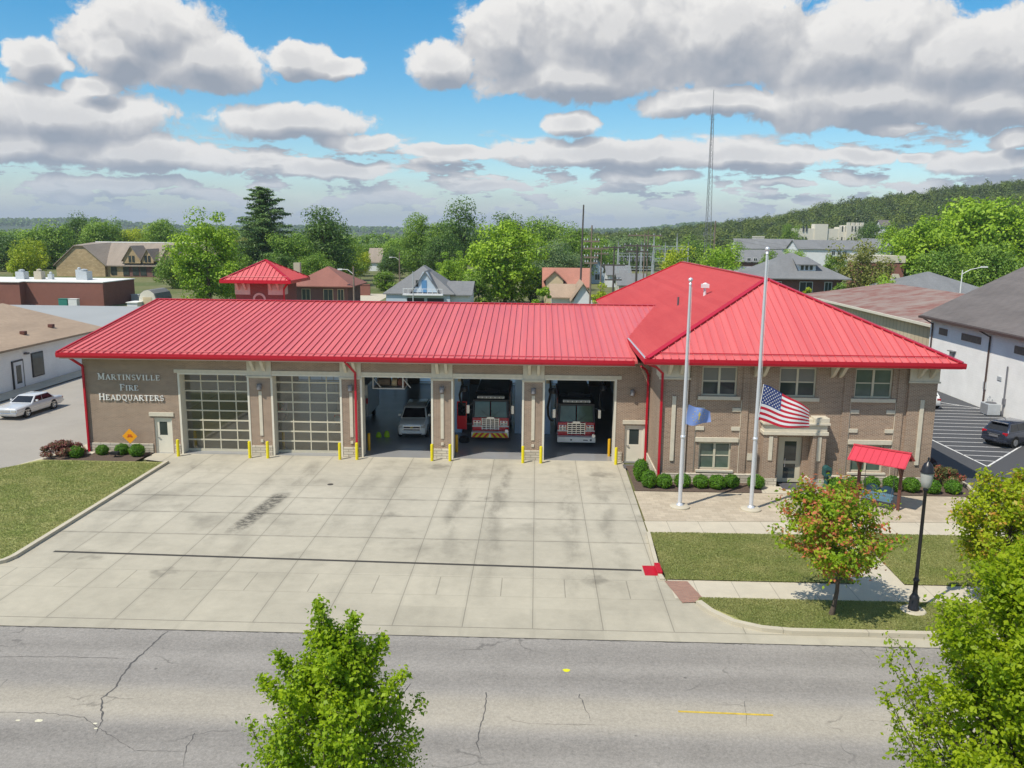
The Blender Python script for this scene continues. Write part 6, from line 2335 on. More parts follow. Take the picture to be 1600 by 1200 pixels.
# ------------------------------------------------------------------ houses
def roof_faces(kind, x0, x1, y0, y1, ze, zr, ov=0.5, thick=0.18):
    r = MB()
    X0, X1, Y0, Y1 = x0 - ov, x1 + ov, y0 - ov, y1 + ov
    xm, ym = (x0 + x1) / 2, (y0 + y1) / 2
    if kind == 'gable_x':        # ridge along x
        r.slab([(X0, Y0, ze), (X1, Y0, ze), (X1, ym, zr), (X0, ym, zr)], thick).slab([(X1, Y1, ze), (X0, Y1, ze), (X0, ym, zr), (X1, ym, zr)], thick)
    elif kind == 'gable_y':
        r.slab([(X0, Y1, ze), (X0, Y0, ze), (xm, Y0, zr), (xm, Y1, zr)], thick).slab([(X1, Y0, ze), (X1, Y1, ze), (xm, Y1, zr), (xm, Y0, zr)], thick)
    elif kind == 'hip':
        d = min(X1 - X0, Y1 - Y0) / 2
        if X1 - X0 >= Y1 - Y0:
            a, b = (X0 + d, ym, zr), (X1 - d, ym, zr)
            r.slab([(X0, Y0, ze), (X1, Y0, ze), b, a], thick).slab([(X1, Y1, ze), (X0, Y1, ze), a, b], thick).slab([(X0, Y1, ze), (X0, Y0, ze), a], thick).slab([(X1, Y0, ze), (X1, Y1, ze), b], thick)
        else:
            a, b = (xm, Y0 + d, zr), (xm, Y1 - d, zr)
            r.slab([(X0, Y0, ze), (X1, Y0, ze), a], thick).slab([(X1, Y0, ze), (X1, Y1, ze), b, a], thick).slab([(X1, Y1, ze), (X0, Y1, ze), b], thick).slab([(X0, Y1, ze), (X0, Y0, ze), a, b], thick)
    elif kind == 'flat':
        r.box(x0 - 0.15, x1 + 0.15, y0 - 0.15, y1 + 0.15, ze, zr)
    return r


def house(name, label, cat, x0, x1, y0, y1, ze, zr, kind, wall, roof, wins=(), doors=(), z0=-0.1, ov=0.5, side_wins=(), trim='white_paint', glass='glass_dark'):
    """wins: (xa, xb, za, zb) on the front; side_wins: (side, ya, yb, za, zb)"""
    t = thing(name, label, cat, ((x0 + x1) / 2, (y0 + y1) / 2, z0))
    w_ = MB()
    w_.box(x0, x1, y0, y1, z0, ze)
    xm, ym = (x0 + x1) / 2, (y0 + y1) / 2
    if kind == 'gable_x':
        zq = zr - 0.2
        w_.prism([(y0, ze), (y1, ze), (ym, zq)], 'x', x0 + 0.004, x0 + 0.2).prism([(y0, ze), (y1, ze), (ym, zq)], 'x', x1 - 0.2, x1 - 0.004)
    if kind == 'gable_y':
        zq = zr - 0.2
        w_.prism([(x0, ze), (x1, ze), (xm, zq)], 'y', y0 + 0.004, y0 + 0.2).prism([(x0, ze), (x1, ze), (xm, zq)], 'y', y1 - 0.2, y1 - 0.004)
    w_.build('wall', wall, t)
    roof_faces(kind, x0, x1, y0, y1, ze, zr, ov).build('roof', roof, t)
    for a, b, c, d in wins:
        f = MB()
        f.box(a - 0.1, b + 0.1, y0 - 0.07, y0 + 0.05, c - 0.1, d + 0.1)
        fr = f.build('window', trim, t)
        g_ = MB()
        g_.box(a, (a + b) / 2 - 0.04, y0 - 0.09, y0 - 0.075, c, d).box((a + b) / 2 + 0.04, b, y0 - 0.09, y0 - 0.075, c, d)
        g_.build('pane', glass, fr)
    for s, a, b, c, d in side_wins:
        xx = x1 if s > 0 else x0
        f = MB()
        f.box(xx - 0.05 * s, xx + 0.07 * s, a - 0.1, b + 0.1, c - 0.1, d + 0.1)
        fr = f.build('window', trim, t)
        g_ = MB()
        g_.box(xx + 0.075 * s, xx + 0.09 * s, a, b, c, d)
        g_.build('pane', glass, fr)
    for a, b, d, mt in doors:
        f = MB()
        f.box(a, b, y0 - 0.06, y0 + 0.04, z0 + 0.1, d)
        f.build('door', mt, t)
    return t


def X_at(px, py, Y): return at(px, py, Y).x
def Z_at(px, py, Y): return at(px, py, Y).z


# white shop on the far side of the alley
t = house('shop', 'low white shop with a tan shingle roof across the alley on the left', 'shop', -66, -45.5, 58, 84.8, 3.75, 6.2, 'gable_y', 'block_white', 'shingle_tan', ov=0.6,
          side_wins=[(1, 73.0, 74.6, 0.75, 2.75)], trim='black_paint')
m = MB()
m.box(-45.52, -45.40, 70.0, 71.6, 0.05, 2.55)
o = m.build('door', 'black_paint', t)
m = MB()
m.box(-45.40, -45.38, 70.15, 71.45, 0.10, 2.42)
o2 = m.build('door_leaf', 'siding_white', o)
m = MB()
m.box(-45.38, -45.365, 70.45, 71.15, 0.5, 2.1)
m.build('pane', 'glass_dark', o)
m = MB()
m.box(-45.5, -45.2, 71.9, 72.3, 2.9, 3.05)
m.build('wall_lamp', 'dark_grey', t)
m = MB()
for (x, y, z) in ((-50.5, 66, 5.0), (-51.2, 72, 4.95), (-47.6, 80, 4.5), (-47.3, 75, 4.4), (-52.5, 77, 5.2)):
    m.box(x - 0.22, x + 0.22, y - 0.22, y + 0.22, z - 0.1, z + 0.20)
m.build('roof_vent', 'wood_brown', t)

# long grey roof behind the shop
t = thing('warehouse', 'long low warehouse with a plain pale grey metal roof behind the white shop', 'warehouse', (-70, 95, 0))
m = MB()
m.box(-110, -30.5, 88.5, 101, 0, 3.3)
m.build('wall', 'siding_blue', t)
m = MB()
m.slab([(-111, 87.8, 3.45), (-29.8, 87.8, 3.45), (-29.8, 101.5, 4.55), (-111, 101.5, 4.55)], 0.2)
m.build('roof', 'roof_membrane', t)

# flat roofed red brick block
t = thing('brick_block', 'flat roofed red brick block with a white roof and rooftop units', 'commercial building', (-105, 165, 0))
yb = 150.0
xa, xb = X_at(0, 440, yb) - 60, X_at(160, 440, yb)
m = MB()
m.box(xa, xb, yb, 162, -0.1, 4.25)
m.box(xa, X_at(38, 440, yb), yb - 1.6, yb, -0.1, 4.25)
m.build('wall', 'brick_red', t)
m = MB()
m.box(xa - 0.2, xb + 0.2, yb - 0.1, 162.2, 4.25, 4.40)
m.box(xa - 0.2, X_at(38, 440, yb) + 0.2, yb - 1.8, yb - 0.1, 4.25, 4.38)
m.build('roof', 'roof_white', t)
for px, py, wdt, hh, mt in ((35, 435, 1.6, 1.2, 'galvanised'), (62, 432, 1.4, 1.3, 'stone_dim'), (132, 433, 2.0, 1.4, 'galvanised'), (124, 425, 1.0, 1.6, 'galvanised'), (80, 436, 0.8, 0.8, 'galvanised')):
    y = 156.0 if px != 124 else 158
    x = X_at(px, py, y)
    m = MB()
    m.box(x - wdt / 2, x + wdt / 2, y - wdt / 2, y + wdt / 2, 4.4, 4.6 + hh)
    m.lathe([(wdt * .3, 4.6 + hh), (wdt * .34, 4.9 + hh), (wdt * .1, 5.05 + hh)], (x, y, 0), 10)
    m.build('roof_unit', mt, t)
for px, py, lb, mt in ((100, 468, 'green bin standing against the red brick block', 'container_green'), (115, 466, 'white cabinet standing against the red brick block', 'white_paint'), (176, 465, 'grey cabinet at the right end wall of the red brick block', 'galvanised')):
    y = yb - 2.2 if px < 150 else 160
    x = X_at(px, py, y) if px < 150 else xb + 1.2
    m = MB()
    m.box(x - 0.8, x + 0.8, y - 0.5, y + 0.5, -0.1, 1.4)
    m.box(x - 0.85, x + 0.85, y - 0.55, y + 0.55, 1.4, 1.5)
    tag(m.build('utility_cabinet', mt, None, bevel=0.05), lb, 'cabinet')

# gabled hall of stone and brick
y0 = 245.0
xa, xb, xc = X_at(88, 420, y0), X_at(164, 420, y0), X_at(300, 420, y0)
t = thing('gabled_hall', 'long hall with a tan stone gable end, brown shingle roof and pointed dormers', 'hall', ((xa + xc) / 2, y0 + 8, 0))
zE, zR = Z_at(164, 414, y0), Z_at(126, 384, y0)
m = MB()
xm = (xa + xb) / 2
m.prism([(xa, -0.1), (xb, -0.1), (xb, zE), (xm + 1.4, zR), (xm - 1.4, zR), (xa, zE)], 'y', y0, y0 + 1.0)
m.build('gable_wall', 'rubble', t)
m = MB()
m.box(xb - 0.6, xc + 8, y0 + 1, y0 + 20, -0.1, zE)
m.build('wall', 'brick_dark', t)
m = MB()
yr = y0 + 11
m.slab([(xb - 2, y0 + 0.2, zE - 0.1), (xc + 9, y0 + 0.2, zE - 0.1), (xc + 9, yr, zR + 0.9), (xb - 5, yr, zR + 0.9)], 0.3)
m.slab([(xm - 1.4, y0 - 0.4, zR + 0.15), (xm + 1.4, y0 - 0.4, zR + 0.15), (xb - 5 + 2, yr, zR + 0.9), (xm - 1.4, yr, zR + 0.9)], 0.25)
m.slab([(xm + 1.4, y0 - 0.4, zR + 0.1), (xb + 0.6, y0 - 0.4, zE - 0.2), (xb + 0.6, y0 + 1.5, zE - 0.2), (xb - 3, yr, zR + 0.85)], 0.25)
m.slab([(xa - 0.7, y0 + 12, zE - 0.2), (xa - 0.7, y0 - 0.4, zE - 0.2), (xm - 1.4, y0 - 0.4, zR + 0.1), (xm - 1.4, y0 + 12, zR + 0.1)], 0.25)
m.build('roof', 'shingle_stone', t)
m = MB()
m.box(xb - 8, xc - 4, yr - 0.3, yr + 0.3, zR + 0.8, zR + 1.15)
m.build('ridge_cap', 'roof_white', t)
for px, wdt, pt in ((205, 5.2, 383), (230, 3.4, 388), (264, 4.8, 382)):
    x = X_at(px, 400, y0)
    zt = Z_at(px, pt + 2, y0)
    zb_ = Z_at(px, 406, y0)
    m = MB()
    m.prism([(x - wdt / 2, zb_ - 1), (x + wdt / 2, zb_ - 1), (x + wdt / 2, zb_), (x, zt), (x - wdt / 2, zb_)], 'y', y0 + 0.1, y0 + 0.8)
    dm = m.build('dormer', 'rubble', t)
    m = MB()
    m.slab([(x - wdt / 2 - .4, y0 + 8, zb_ - 0.3), (x - wdt / 2 - .4, y0 - 0.3, zb_ - 0.3), (x, y0 - 0.3, zt + 0.2), (x, y0 + 8, zt + 0.2)], 0.2)
    m.slab([(x + wdt / 2 + .4, y0 - 0.3, zb_ - 0.3), (x + wdt / 2 + .4, y0 + 8, zb_ - 0.3), (x, y0 + 8, zt + 0.2), (x, y0 - 0.3, zt + 0.2)], 0.2)
    m.build('dormer_roof', 'shingle_stone', dm)
    m = MB()
    m.box(x - 0.9, x - 0.15, y0 + 0.02, y0 + 0.09, zb_ - 0.7, zb_ + 1.2).box(x + 0.15, x + 0.9, y0 + 0.02, y0 + 0.09, zb_ - 0.7, zb_ + 1.2)
    m.build('dormer_pane', 'glass_dark', dm)
for px in (176, 195, 210, 222, 241, 257, 269):
    x = X_at(px, 428, y0)
    m = MB()
    m.box(x - 0.9, x + 0.9, y0 + 0.9, y0 + 0.98, 0.3, 4.0 if px != 176 else 3.4)
    m.build('window', 'glass_dark', t)
m = MB()
m.box(X_at(165, 420, y0), X_at(190, 420, y0), y0 + 0.94, y0 + 0.99, -0.1, 3.0)
m.build('stone_band', 'rubble', t)

house('bungalow', 'small grey roofed bungalow far left behind the brick block', 'house', X_at(45, 410, 300), X_at(96, 410, 300), 300, 312, 3.6, 6.0, 'gable_x', 'siding_tan', 'shingle_grey', [(X_at(50, 410, 300), X_at(62, 410, 300), 1.4, 3.1), (X_at(72, 410, 300), X_at(86, 410, 300), 1.4, 3.1)])
# round topped shed
t = thing('garden_shed', 'small cream shed with a rounded grey roof beside the brick block', 'shed', (X_at(230, 460, 148), 148, 0))
ys = 148.0
a, b = X_at(217, 465, ys), X_at(243, 465, ys)
xm, hw = (a + b) / 2, (b - a) / 2
prof = [(-hw, -0.1), (-hw, 1.6), (-hw * .8, 2.5), (-hw * .35, 3.05), (0, 3.15), (hw * .35, 3.05), (hw * .8, 2.5), (hw, 1.6), (hw, -0.1)]
m = MB()
m.prism([(xm + p, q) for p, q in prof], 'y', ys, ys + 0.15)
m.build('front_wall', 'siding_cream', t)
m = MB()
m.prism([(xm + p * 1.06, q + 0.08) for p, q in prof], 'y', ys + 0.15, ys + 6.5)
m.build('roof', 'shingle_grey', t)
m = MB()
m.box(xm - 0.8, xm + 0.8, ys - 0.05, ys, 0.0, 1.9)
m.build('door', 'siding_tan', t)

# pavilion beside the hose tower
y0 = 152.0
a, b = X_at(462, 450, y0), X_at(543, 450, y0)
t = house('pavilion', 'brown hip roofed brick pavilion right behind the hose tower', 'pavilion', a, b, y0, y0 + 11, 4.1, 7.4, 'hip', 'brick_dark', 'shingle_brown', ov=1.2,
          wins=[(a + 1.2, a + 2.6, 0.8, 3.4), (a + 5.2, a + 6.8, 0.8, 3.4), (a + 7.8, a + 8.8, 0.8, 3.4)], trim='siding_tan')
m = MB()
m.box(X_at(466, 422, 158) - 0.6, X_at(466, 422, 158) + 0.6, 157, 158, 5.0, 8.0)
m.build('chimney', 'stone_dim', t)
# grey gabled house with the blue door
y0 = 140.0
a, b = X_at(628, 450, y0), X_at(703, 450, y0)
t = thing('gabled_house', 'white and grey gabled house with a blue upper door behind the garage roof', 'house', ((a + b) / 2, y0 + 5, 0))
xm = (a + b) / 2 - 0.3
m = MB()
m.box(a - 2.7, b, y0, y0 + 12, -0.1, 3.7)
g0, g1 = X_at(645, 440, y0), X_at(684, 440, y0)
m.prism([(g0, 4.0), (g1, 4.0), ((g0 + g1) / 2 + 0.4, Z_at(662, 425, y0)), ((g0 + g1) / 2 - 0.4, Z_at(662, 425, y0))], 'y', y0 - 0.2, y0 + 0.4)
m.build('wall', 'siding_blue', t)
zt = Z_at(661, 420, y0)
gm = (g0 + g1) / 2
roof_faces('hip', a - 2.7, b + 0.3, y0 + 0.2, y0 + 14, 3.75, zt + 0.3, 0.5).build('roof', 'shingle_grey', t)
m = MB()
for sg, ge in ((-1, g0 - 0.5), (1, g1 + 0.5)):
    p4 = [(ge, y0 + 7, 3.8), (ge, y0 - 0.5, 3.8), (gm, y0 - 0.5, zt - 0.35), (gm, y0 + 7, zt - 0.35)]
    m.slab(p4 if sg < 0 else [p4[1], p4[0], p4[3], p4[2]], 0.18)
m.build('gable_roof', 'shingle_grey', t)
m = MB()
x = X_at(663, 446, y0)
m.box(x - 0.42, x + 0.42, y0 - 0.27, y0 - 0.2, 4.0, 6.0)
m.build('door', 'door_blue', t)
m = MB()
x = X_at(652, 443, y0)
m.box(x - 0.22, x + 0.22, y0 - 0.25, y0 - 0.2, 4.9, 6.0)
m.build('window', 'glass_dark', t)
m = MB()
m.box(g0 - 1.5, g1 + 1, y0 - 1.6, y0, 3.55, 3.75)
for k in range(9):
    xx = g0 - 1.4 + k * (g1 - g0 + 2.3) / 8
    m.box(xx - 0.04, xx + 0.04, y0 - 1.55, y0 - 1.47, 3.75, 4.6)
m.box(g0 - 1.5, g1 + 1, y0 - 1.56, y0 - 1.46, 4.6, 4.68)
m.build('balcony', 'siding_white', t)
m = MB()
m.box(g0 - 1, gm - 0.2, y0 - 0.03, y0 + 0.02, 1.9, 3.0).box(gm + 0.3, g1 + 1, y0 - 0.03, y0 + 0.02, 1.9, 3.0)
m.build('porch_opening', 'black_paint', t)
a2, b2 = X_at(703, 450, y0), X_at(734, 450, y0)
m = MB()
m.box(a2 + 0.01, b2, y0 + 1, y0 + 9, -0.1, 3.7)
m.build('side_wing_wall', 'siding_white', t)
m = MB()
m.slab([(a2 - 1, y0 + 0.4, 3.6), (b2 + 0.4, y0 + 0.4, 3.6), (b2 + 0.4, y0 + 6, 5.6), (a2 - 1, y0 + 6, 5.6)], 0.2).slab([(b2 + 0.4, y0 + 10, 3.6), (a2 - 1, y0 + 10, 3.6), (a2 - 1, y0 + 6, 5.6), (b2 + 0.4, y0 + 6, 5.6)], 0.2)
m.build('side_wing_roof', 'shingle_grey', t)
# tan houses
y0 = 146.0
house('cottage', 'rose roofed cottage with a small gable behind the bright green tree', 'house', X_at(852, 450, y0), X_at(925, 450, y0), y0 + 10, y0 + 20, 4.2, 7.5, 'gable_x', 'siding_tan', 'shingle_rose', [(X_at(q, 450, y0), X_at(q, 450, y0) + 1.0, 1.6, 3.2) for q in (858, 872)], ov=0.5)
t = thing('porch_gable', 'small tan front gable at the left end of the rose roofed cottage', 'gable', (X_at(868, 450, y0), y0 + 9, 0))
xg = X_at(868, 450, y0)
m = MB()
m.prism([(xg - 1.6, -0.1), (xg + 1.6, -0.1), (xg + 1.6, 5.6), (xg, 7.0), (xg - 1.6, 5.6)], 'y', y0 + 8.6, y0 + 11)
m.build('wall', 'siding_tan', t)
m = MB()
m.slab([(xg - 2.1, y0 + 13, 5.3), (xg - 2.1, y0 + 8.2, 5.3), (xg, y0 + 8.2, 7.25), (xg, y0 + 13, 7.25)], 0.15).slab([(xg + 2.1, y0 + 8.2, 5.3), (xg + 2.1, y0 + 13, 5.3), (xg, y0 + 13, 7.25), (xg, y0 + 8.2, 7.25)], 0.15)
m.build('roof', 'shingle_rose', t)
house('cottage', 'low tan roofed cottage with a white front gable just above the garage ridge', 'house', X_at(896, 460, y0 - 8), X_at(926, 460, y0 - 8), y0 - 8, y0 + 4, 3.0, 6.0, 'gable_y', 'siding_white', 'shingle_tan', ov=0.5)
house('cottage', 'cream cottage with a tan roof at the left of the low white gable', 'house', X_at(862, 460, y0 - 4), X_at(897, 460, y0 - 4), y0 - 4, y0 + 5, 3.3, 5.3, 'gable_x', 'siding_cream', 'shingle_tan', ov=0.4)
house('cottage', 'pale blue gabled cottage among the utility poles', 'house', X_at(920, 425, 240), X_at(946, 425, 240), 240, 250, 3.4, 7.0, 'gable_y', 'siding_blue', 'shingle_grey', [(X_at(930, 425, 240), X_at(937, 425, 240), 1.0, 2.6)])
house('cottage', 'white cottage with a grey roof right of the pale blue gable', 'house', X_at(950, 425, 225), X_at(985, 425, 225), 225, 236, 3.2, 5.6, 'gable_x', 'siding_white', 'shingle_grey', [(X_at(958, 425, 225), X_at(966, 425, 225), 1.0, 2.4)])
house('cottage', 'small olive roofed cottage low behind the back of the wing roof', 'house', X_at(968, 440, 190), X_at(1010, 440, 190), 190, 200, 2.6, 5.0, 'gable_x', 'siding_cream', 'shingle_grey')
house('cottage', 'small white house with a grey roof between trees, left of the street pole', 'house', X_at(575, 415, 300), X_at(594, 415, 300), 300, 312, 3.0, 8.0, 'gable_x', 'siding_white', 'shingle_stone')
t = thing('brick_wall', 'low red brick garden wall by the street left of the grey gabled house', 'wall', (X_at(555, 450, 185), 185, 0))
m = MB()
m.box(X_at(540, 450, 185), X_at(578, 450, 185), 185, 185.5, -0.1, 2.2)
m.box(X_at(540, 450, 185), X_at(578, 450, 185), 184.9, 185.6, 2.2, 2.35)
m.build('wall', 'brick_red', t)
sheet('side_street', [(X_at(535, 462, 150), 108), (X_at(585, 462, 150), 108), (X_at(612, 450, 190), 190), (X_at(560, 450, 190), 190)], -0.09, 'walk_concrete')
# big hip roofed brick house
y0 = 150.0
a, b = X_at(1186, 440, y0), X_at(1316, 440, y0)
t = house('hip_roofed_house', 'brick house with a broad grey hip roof and a little dormer', 'house', a, b, y0, y0 + 14, 6.6, 10.9, 'hip', 'brick_dark', 'shingle_grey', ov=1.2,
          wins=[(X_at(1212, 445, y0), X_at(1220, 445, y0), 3.6, 5.9), (X_at(1250, 445, y0), X_at(1269, 445, y0), 3.2, 5.9), (X_at(1289, 445, y0), X_at(1299, 445, y0), 3.4, 5.9)], trim='siding_white')
xd = X_at(1262, 418, y0 + 1)
m = MB()
m.box(xd - 1.5, xd + 1.5, y0 + 1.2, y0 + 5, 7.6, 9.0)
dm = m.build('dormer', 'siding_white', t)
m = MB()
for k in range(3):
    m.box(xd - 1.15 + k * 0.8, xd - 0.65 + k * 0.8, y0 + 1.14, y0 + 1.2, 8.0, 8.8)
m.build('dormer_pane', 'glass_dark', dm)
m = MB()
m.slab([(xd - 2.2, y0 + 0.7, 9.0), (xd + 2.2, y0 + 0.7, 9.0), (xd + 1.4, y0 + 6, 10.2), (xd - 1.4, y0 + 6, 10.2)], 0.15)
m.build('dormer_roof', 'shingle_grey', dm)
# pale green low roof beside it
house('garage_shed', 'low pale green roofed shed at the left of the grey hip roofed house', 'shed', X_at(1130, 418, 165), X_at(1190, 418, 165), 165, 176, 7.0, 7.8, 'gable_x', 'siding_blue', 'roof_membrane')
house('brick_apartments', 'brown brick building with a grey roof beyond the pole tops', 'apartments', X_at(1152, 400, 255), X_at(1228, 400, 255), 255, 268, 6.2, 9.6, 'gable_x', 'brick_dark', 'shingle_grey', [(X_at(1168, 400, 255), X_at(1173, 400, 255), 5.9, 7.2), (X_at(1178, 400, 255), X_at(1183, 400, 255), 5.9, 7.2)])
house('long_block', 'long grey roofed block below the white castle like building', 'apartments', X_at(1248, 388, 330), X_at(1400, 388, 330), 330, 345, 9.0, 12.4, 'gable_x', 'siding_white', 'shingle_grey', [(X_at(q, 390, 330), X_at(q + 5, 390, 330), 6.8, 8.2) for q in (1300, 1309, 1318, 1360)])
# red brick church hall with pale roof band
y0 = 200.0
a, b = X_at(1348, 425, y0), X_at(1412, 425, y0)
t = house('church_hall', 'red brick hall with an arched cream doorway and pale roof band', 'hall', a, b, y0, y0 + 10, 8.0, 9.6, 'flat', 'brick_red', 'stone', [(X_at(1382, 422, y0), X_at(1385, 422, y0), 5.5, 7.2)], trim='stone')
xd = X_at(1399, 430, y0)
m = MB()
m.prism([(xd - 1.2, -0.1), (xd + 1.2, -0.1), (xd + 1.2, 4.4), (xd + 0.7, 5.4), (xd - 0.7, 5.4), (xd - 1.2, 4.4)], 'y', y0 - 0.15, y0)
pp = m.build('portal', 'stone', t)
m = MB()
m.prism([(xd - 0.6, -0.1), (xd + 0.6, -0.1), (xd + 0.6, 4.0), (xd, 4.7), (xd - 0.6, 4.0)], 'y', y0 - 0.2, y0 - 0.15)
m.build('doorway', 'black_paint', pp)
# grey roofed white house at the right
y0 = 142.0
a, b = X_at(1405, 452, y0), X_at(1560, 452, y0)
house('grey_roofed_house', 'white walled house with a wide mid grey gable roof beyond the rusty roof', 'house', a, b, y0, y0 + 16, 4.6, 8.0, 'hip', 'siding_white', 'shingle_grey', ov=0.8)
# white battlemented building on the hillside
y0 = 480.0
t = thing('castle_like_building', 'long white building with a battlemented tower against the wooded hill', 'landmark building', (X_at(1290, 375, y0), y0 + 10, 0))
m = MB()
m.box(X_at(1250, 370, y0), X_at(1312, 370, y0), y0, y0 + 18, -0.1, Z_at(1280, 357, y0))
m.box(X_at(1272, 370, y0), X_at(1292, 370, y0), y0 - 0.8, y0 + 6, -0.1, Z_at(1280, 350, y0))
m.build('main_wall', 'siding_cream', t)
m = MB()
x0_, x1_ = X_at(1320, 370, y0), X_at(1345, 370, y0)
zt = Z_at(1330, 352, y0)
m.box(x0_, x1_, y0 - 2.5, y0 + 10, -0.1, zt)
for k in range(4):
    x = x0_ + (x1_ - x0_) * (k + 0.1) / 3.6
    m.box(x, x + 1.4, y0 - 2.5, y0 - 0.5, zt, zt + 1.5)
m.box(x0_ - 3.5, x0_, y0 - 0.5, y0 + 8, -0.1, zt - 1)
m.build('tower', 'siding_cream', t)
for px in (1254, 1259, 1315, 1320.5, 1328, 1333, 1339):
    for zz in (10.5, 16.5):
        x = X_at(px, 370, y0)
        m = MB()
        m.box(x - 0.35, x + 0.35, y0 - 2.56 if px > 1321 else y0 - 0.56, y0 + 0.1, zz, zz + 3.0)
        m.build('window', 'glass_dark', t)
house('white_annexe', 'small white flat topped tower left of the castle like building', 'building', X_at(1181, 376, 470), X_at(1194, 376, 470), 470, 478, Z_at(1187, 371, 470), Z_at(1187, 369, 470), 'flat', 'siding_cream', 'siding_cream', [(X_at(1186, 378, 470), X_at(1188, 378, 470), 8, 10)])
house('white_annexe', 'low white wing right of the small flat topped tower', 'building', X_at(1194.5, 376, 472), X_at(1226, 376, 472), 472, 480, Z_at(1200, 379, 472), Z_at(1200, 377, 472), 'flat', 'siding_cream', 'siding_cream', [(X_at(q, 382, 472), X_at(q + 2, 382, 472), 6, 8) for q in (1200, 1208, 1216)])
house('long_block', 'long low slate roofed block left of the castle like building', 'apartments', X_at(1152, 385, 350), X_at(1245, 385, 350), 350, 362, 8.6, 12.6, 'gable_x', 'siding_white', 'shingle_grey', [(X_at(q, 395, 350), X_at(q + 5, 395, 350), 6.2, 7.8) for q in (1165, 1175, 1200)])
house('hill_house', 'dark roofed house half hidden in the trees right of the castle like building', 'house', X_at(1378, 350, 520), X_at(1392, 350, 520), 520, 530, 20, 24, 'gable_x', 'siding_white', 'shingle_dark')
house('hill_house', 'slate roofed house below the dark trees beside the castle like building', 'house', X_at(1352, 375, 430), X_at(1398, 375, 430), 430, 440, 9.5, 13.0, 'gable_x', 'siding_white', 'shingle_grey')

# ribbed metal shed with the rusty roof
t = thing('metal_shed', 'long tan ribbed metal shed with a streaked rusty roof', 'shed', (46, 100, 0))
m = MB()
m.box(38.9, 62, 82.5, 122, -0.1, 5.5)
m.build('wall', 'rib_siding', t)
m = MB()
m.slab([(38.4, 122.6, 5.62), (38.4, 81.6, 5.62), (51, 81.6, 7.4), (51, 122.6, 7.4)], 0.2)
m.slab([(63, 81.6, 5.62), (63, 122.6, 5.62), (51, 122.6, 7.4), (51, 81.6, 7.4)], 0.2)
m.build('roof', 'rusty_roof', t)
m = MB()
m.box(38.25, 38.42, 81.6, 122.6, 5.38, 5.64)
m.build('gutter', 'siding_cream', t)
# large white block building
t = thing('white_hall', 'large white painted block hall with a weathered dark grey roof beside the parking lot', 'hall', (50, 60, 0))
m = MB()
m.box(37.4, 62, 30, 79.8, -0.1, 6.75)
m.prism([(37.4, 6.75), (62, 6.75), (49.7, 12.6)], 'y', 79.4, 79.8)
m.build('wall', 'block_white', t)
m = MB()
m.slab([(36.7, 80.6, 6.70), (36.7, 29.4, 6.70), (49.7, 29.4, 13.3), (49.7, 80.6, 13.3)], 0.22)
m.slab([(62.7, 29.4, 6.70), (62.7, 80.6, 6.70), (49.7, 80.6, 13.3), (49.7, 29.4, 13.3)], 0.22)
m.build('roof', 'shingle_dark', t)
plain('gutter_brown', (0.075, 0.045, 0.04), 0.6, 0, 0.1)
m = MB()
m.box(36.52, 36.69, 29.4, 80.6, 6.42, 6.62)
m.build('gutter', 'gutter_brown', t)
for y in (69.6, 79.7):
    m = MB()
    m.bar((36.6, y, 6.45), (37.25, y - 0.5, 6.0), 0.10, 0.10)
    m.bar((37.3, y - 0.5, 6.05), (37.3, y - 0.5, 0.1), 0.10, 0.10)
    m.build('downspout', 'gutter_brown', t)
for y, L in ((77.2, 1.5), (72.2, 3.2), (64.6, 1.9), (60.2, 1.2)):
    m = MB()
    m.box(37.33, 37.42, y - L / 2, y + L / 2, 5.15, 5.75)
    wv = m.build('vent_window', 'pole_wood', t)
m = MB()
m.box(37.1, 37.4, 74.8, 75.1, 3.55, 3.95).box(37.0, 37.4, 74.5, 75.4, 3.95, 4.02)
m.build('wall_lamp', 'lamp_grey', t)
m = MB()
m.box(37.36, 37.40, 77.4, 79.5, 0.05, 3.1)
m.build('door', 'siding_blue', t)
m = MB()
m.tube([(37.3, 66.1, 0.1), (37.3, 66.1, 4.0)], 0.06, 8)
m.box(37.25, 37.4, 65.95, 66.25, 0.9, 1.4)
m.build('conduit', 'lamp_grey', t)
m = MB()
m.box(37.3, 37.4, 69.0, 69.4, 1.6, 2.2).box(37.34, 37.4, 66.9, 67.5, 2.7, 3.0)
m.build('meter_box', 'galvanised', t)
m = MB()
m.tube([(37.2, 68.2, 0.0), (37.2, 68.2, 1.0), (37.35, 68.2, 1.2)], 0.05, 8)
m.tube([(37.2, 67.8, 0.0), (37.2, 67.8, 0.8), (37.35, 67.8, 1.0)], 0.05, 8)
m.build('gas_pipe', 'galvanised', t)
t = thing('air_conditioner', 'pale grey air conditioner unit on the ground against the white hall', 'air conditioner', (36.6, 66.6, 0))
m = MB()
m.box(36.1, 37.1, 66.0, 67.2, 0.05, 0.95)
m.build('housing', 'galvanised', t, bevel=0.03)
m = MB()
m.lathe([(0.40, 0.95), (0.40, 0.99), (0.05, 1.0)], (36.6, 66.6, 0), 16)
m.build('fan_grille', 'dark_grey', t)
m = MB()
for k in range(9):
    m.box(36.08, 36.10, 66.08 + k * 0.125, 66.12 + k * 0.125, 0.12, 0.88)
m.build('grille', 'lamp_grey', t)


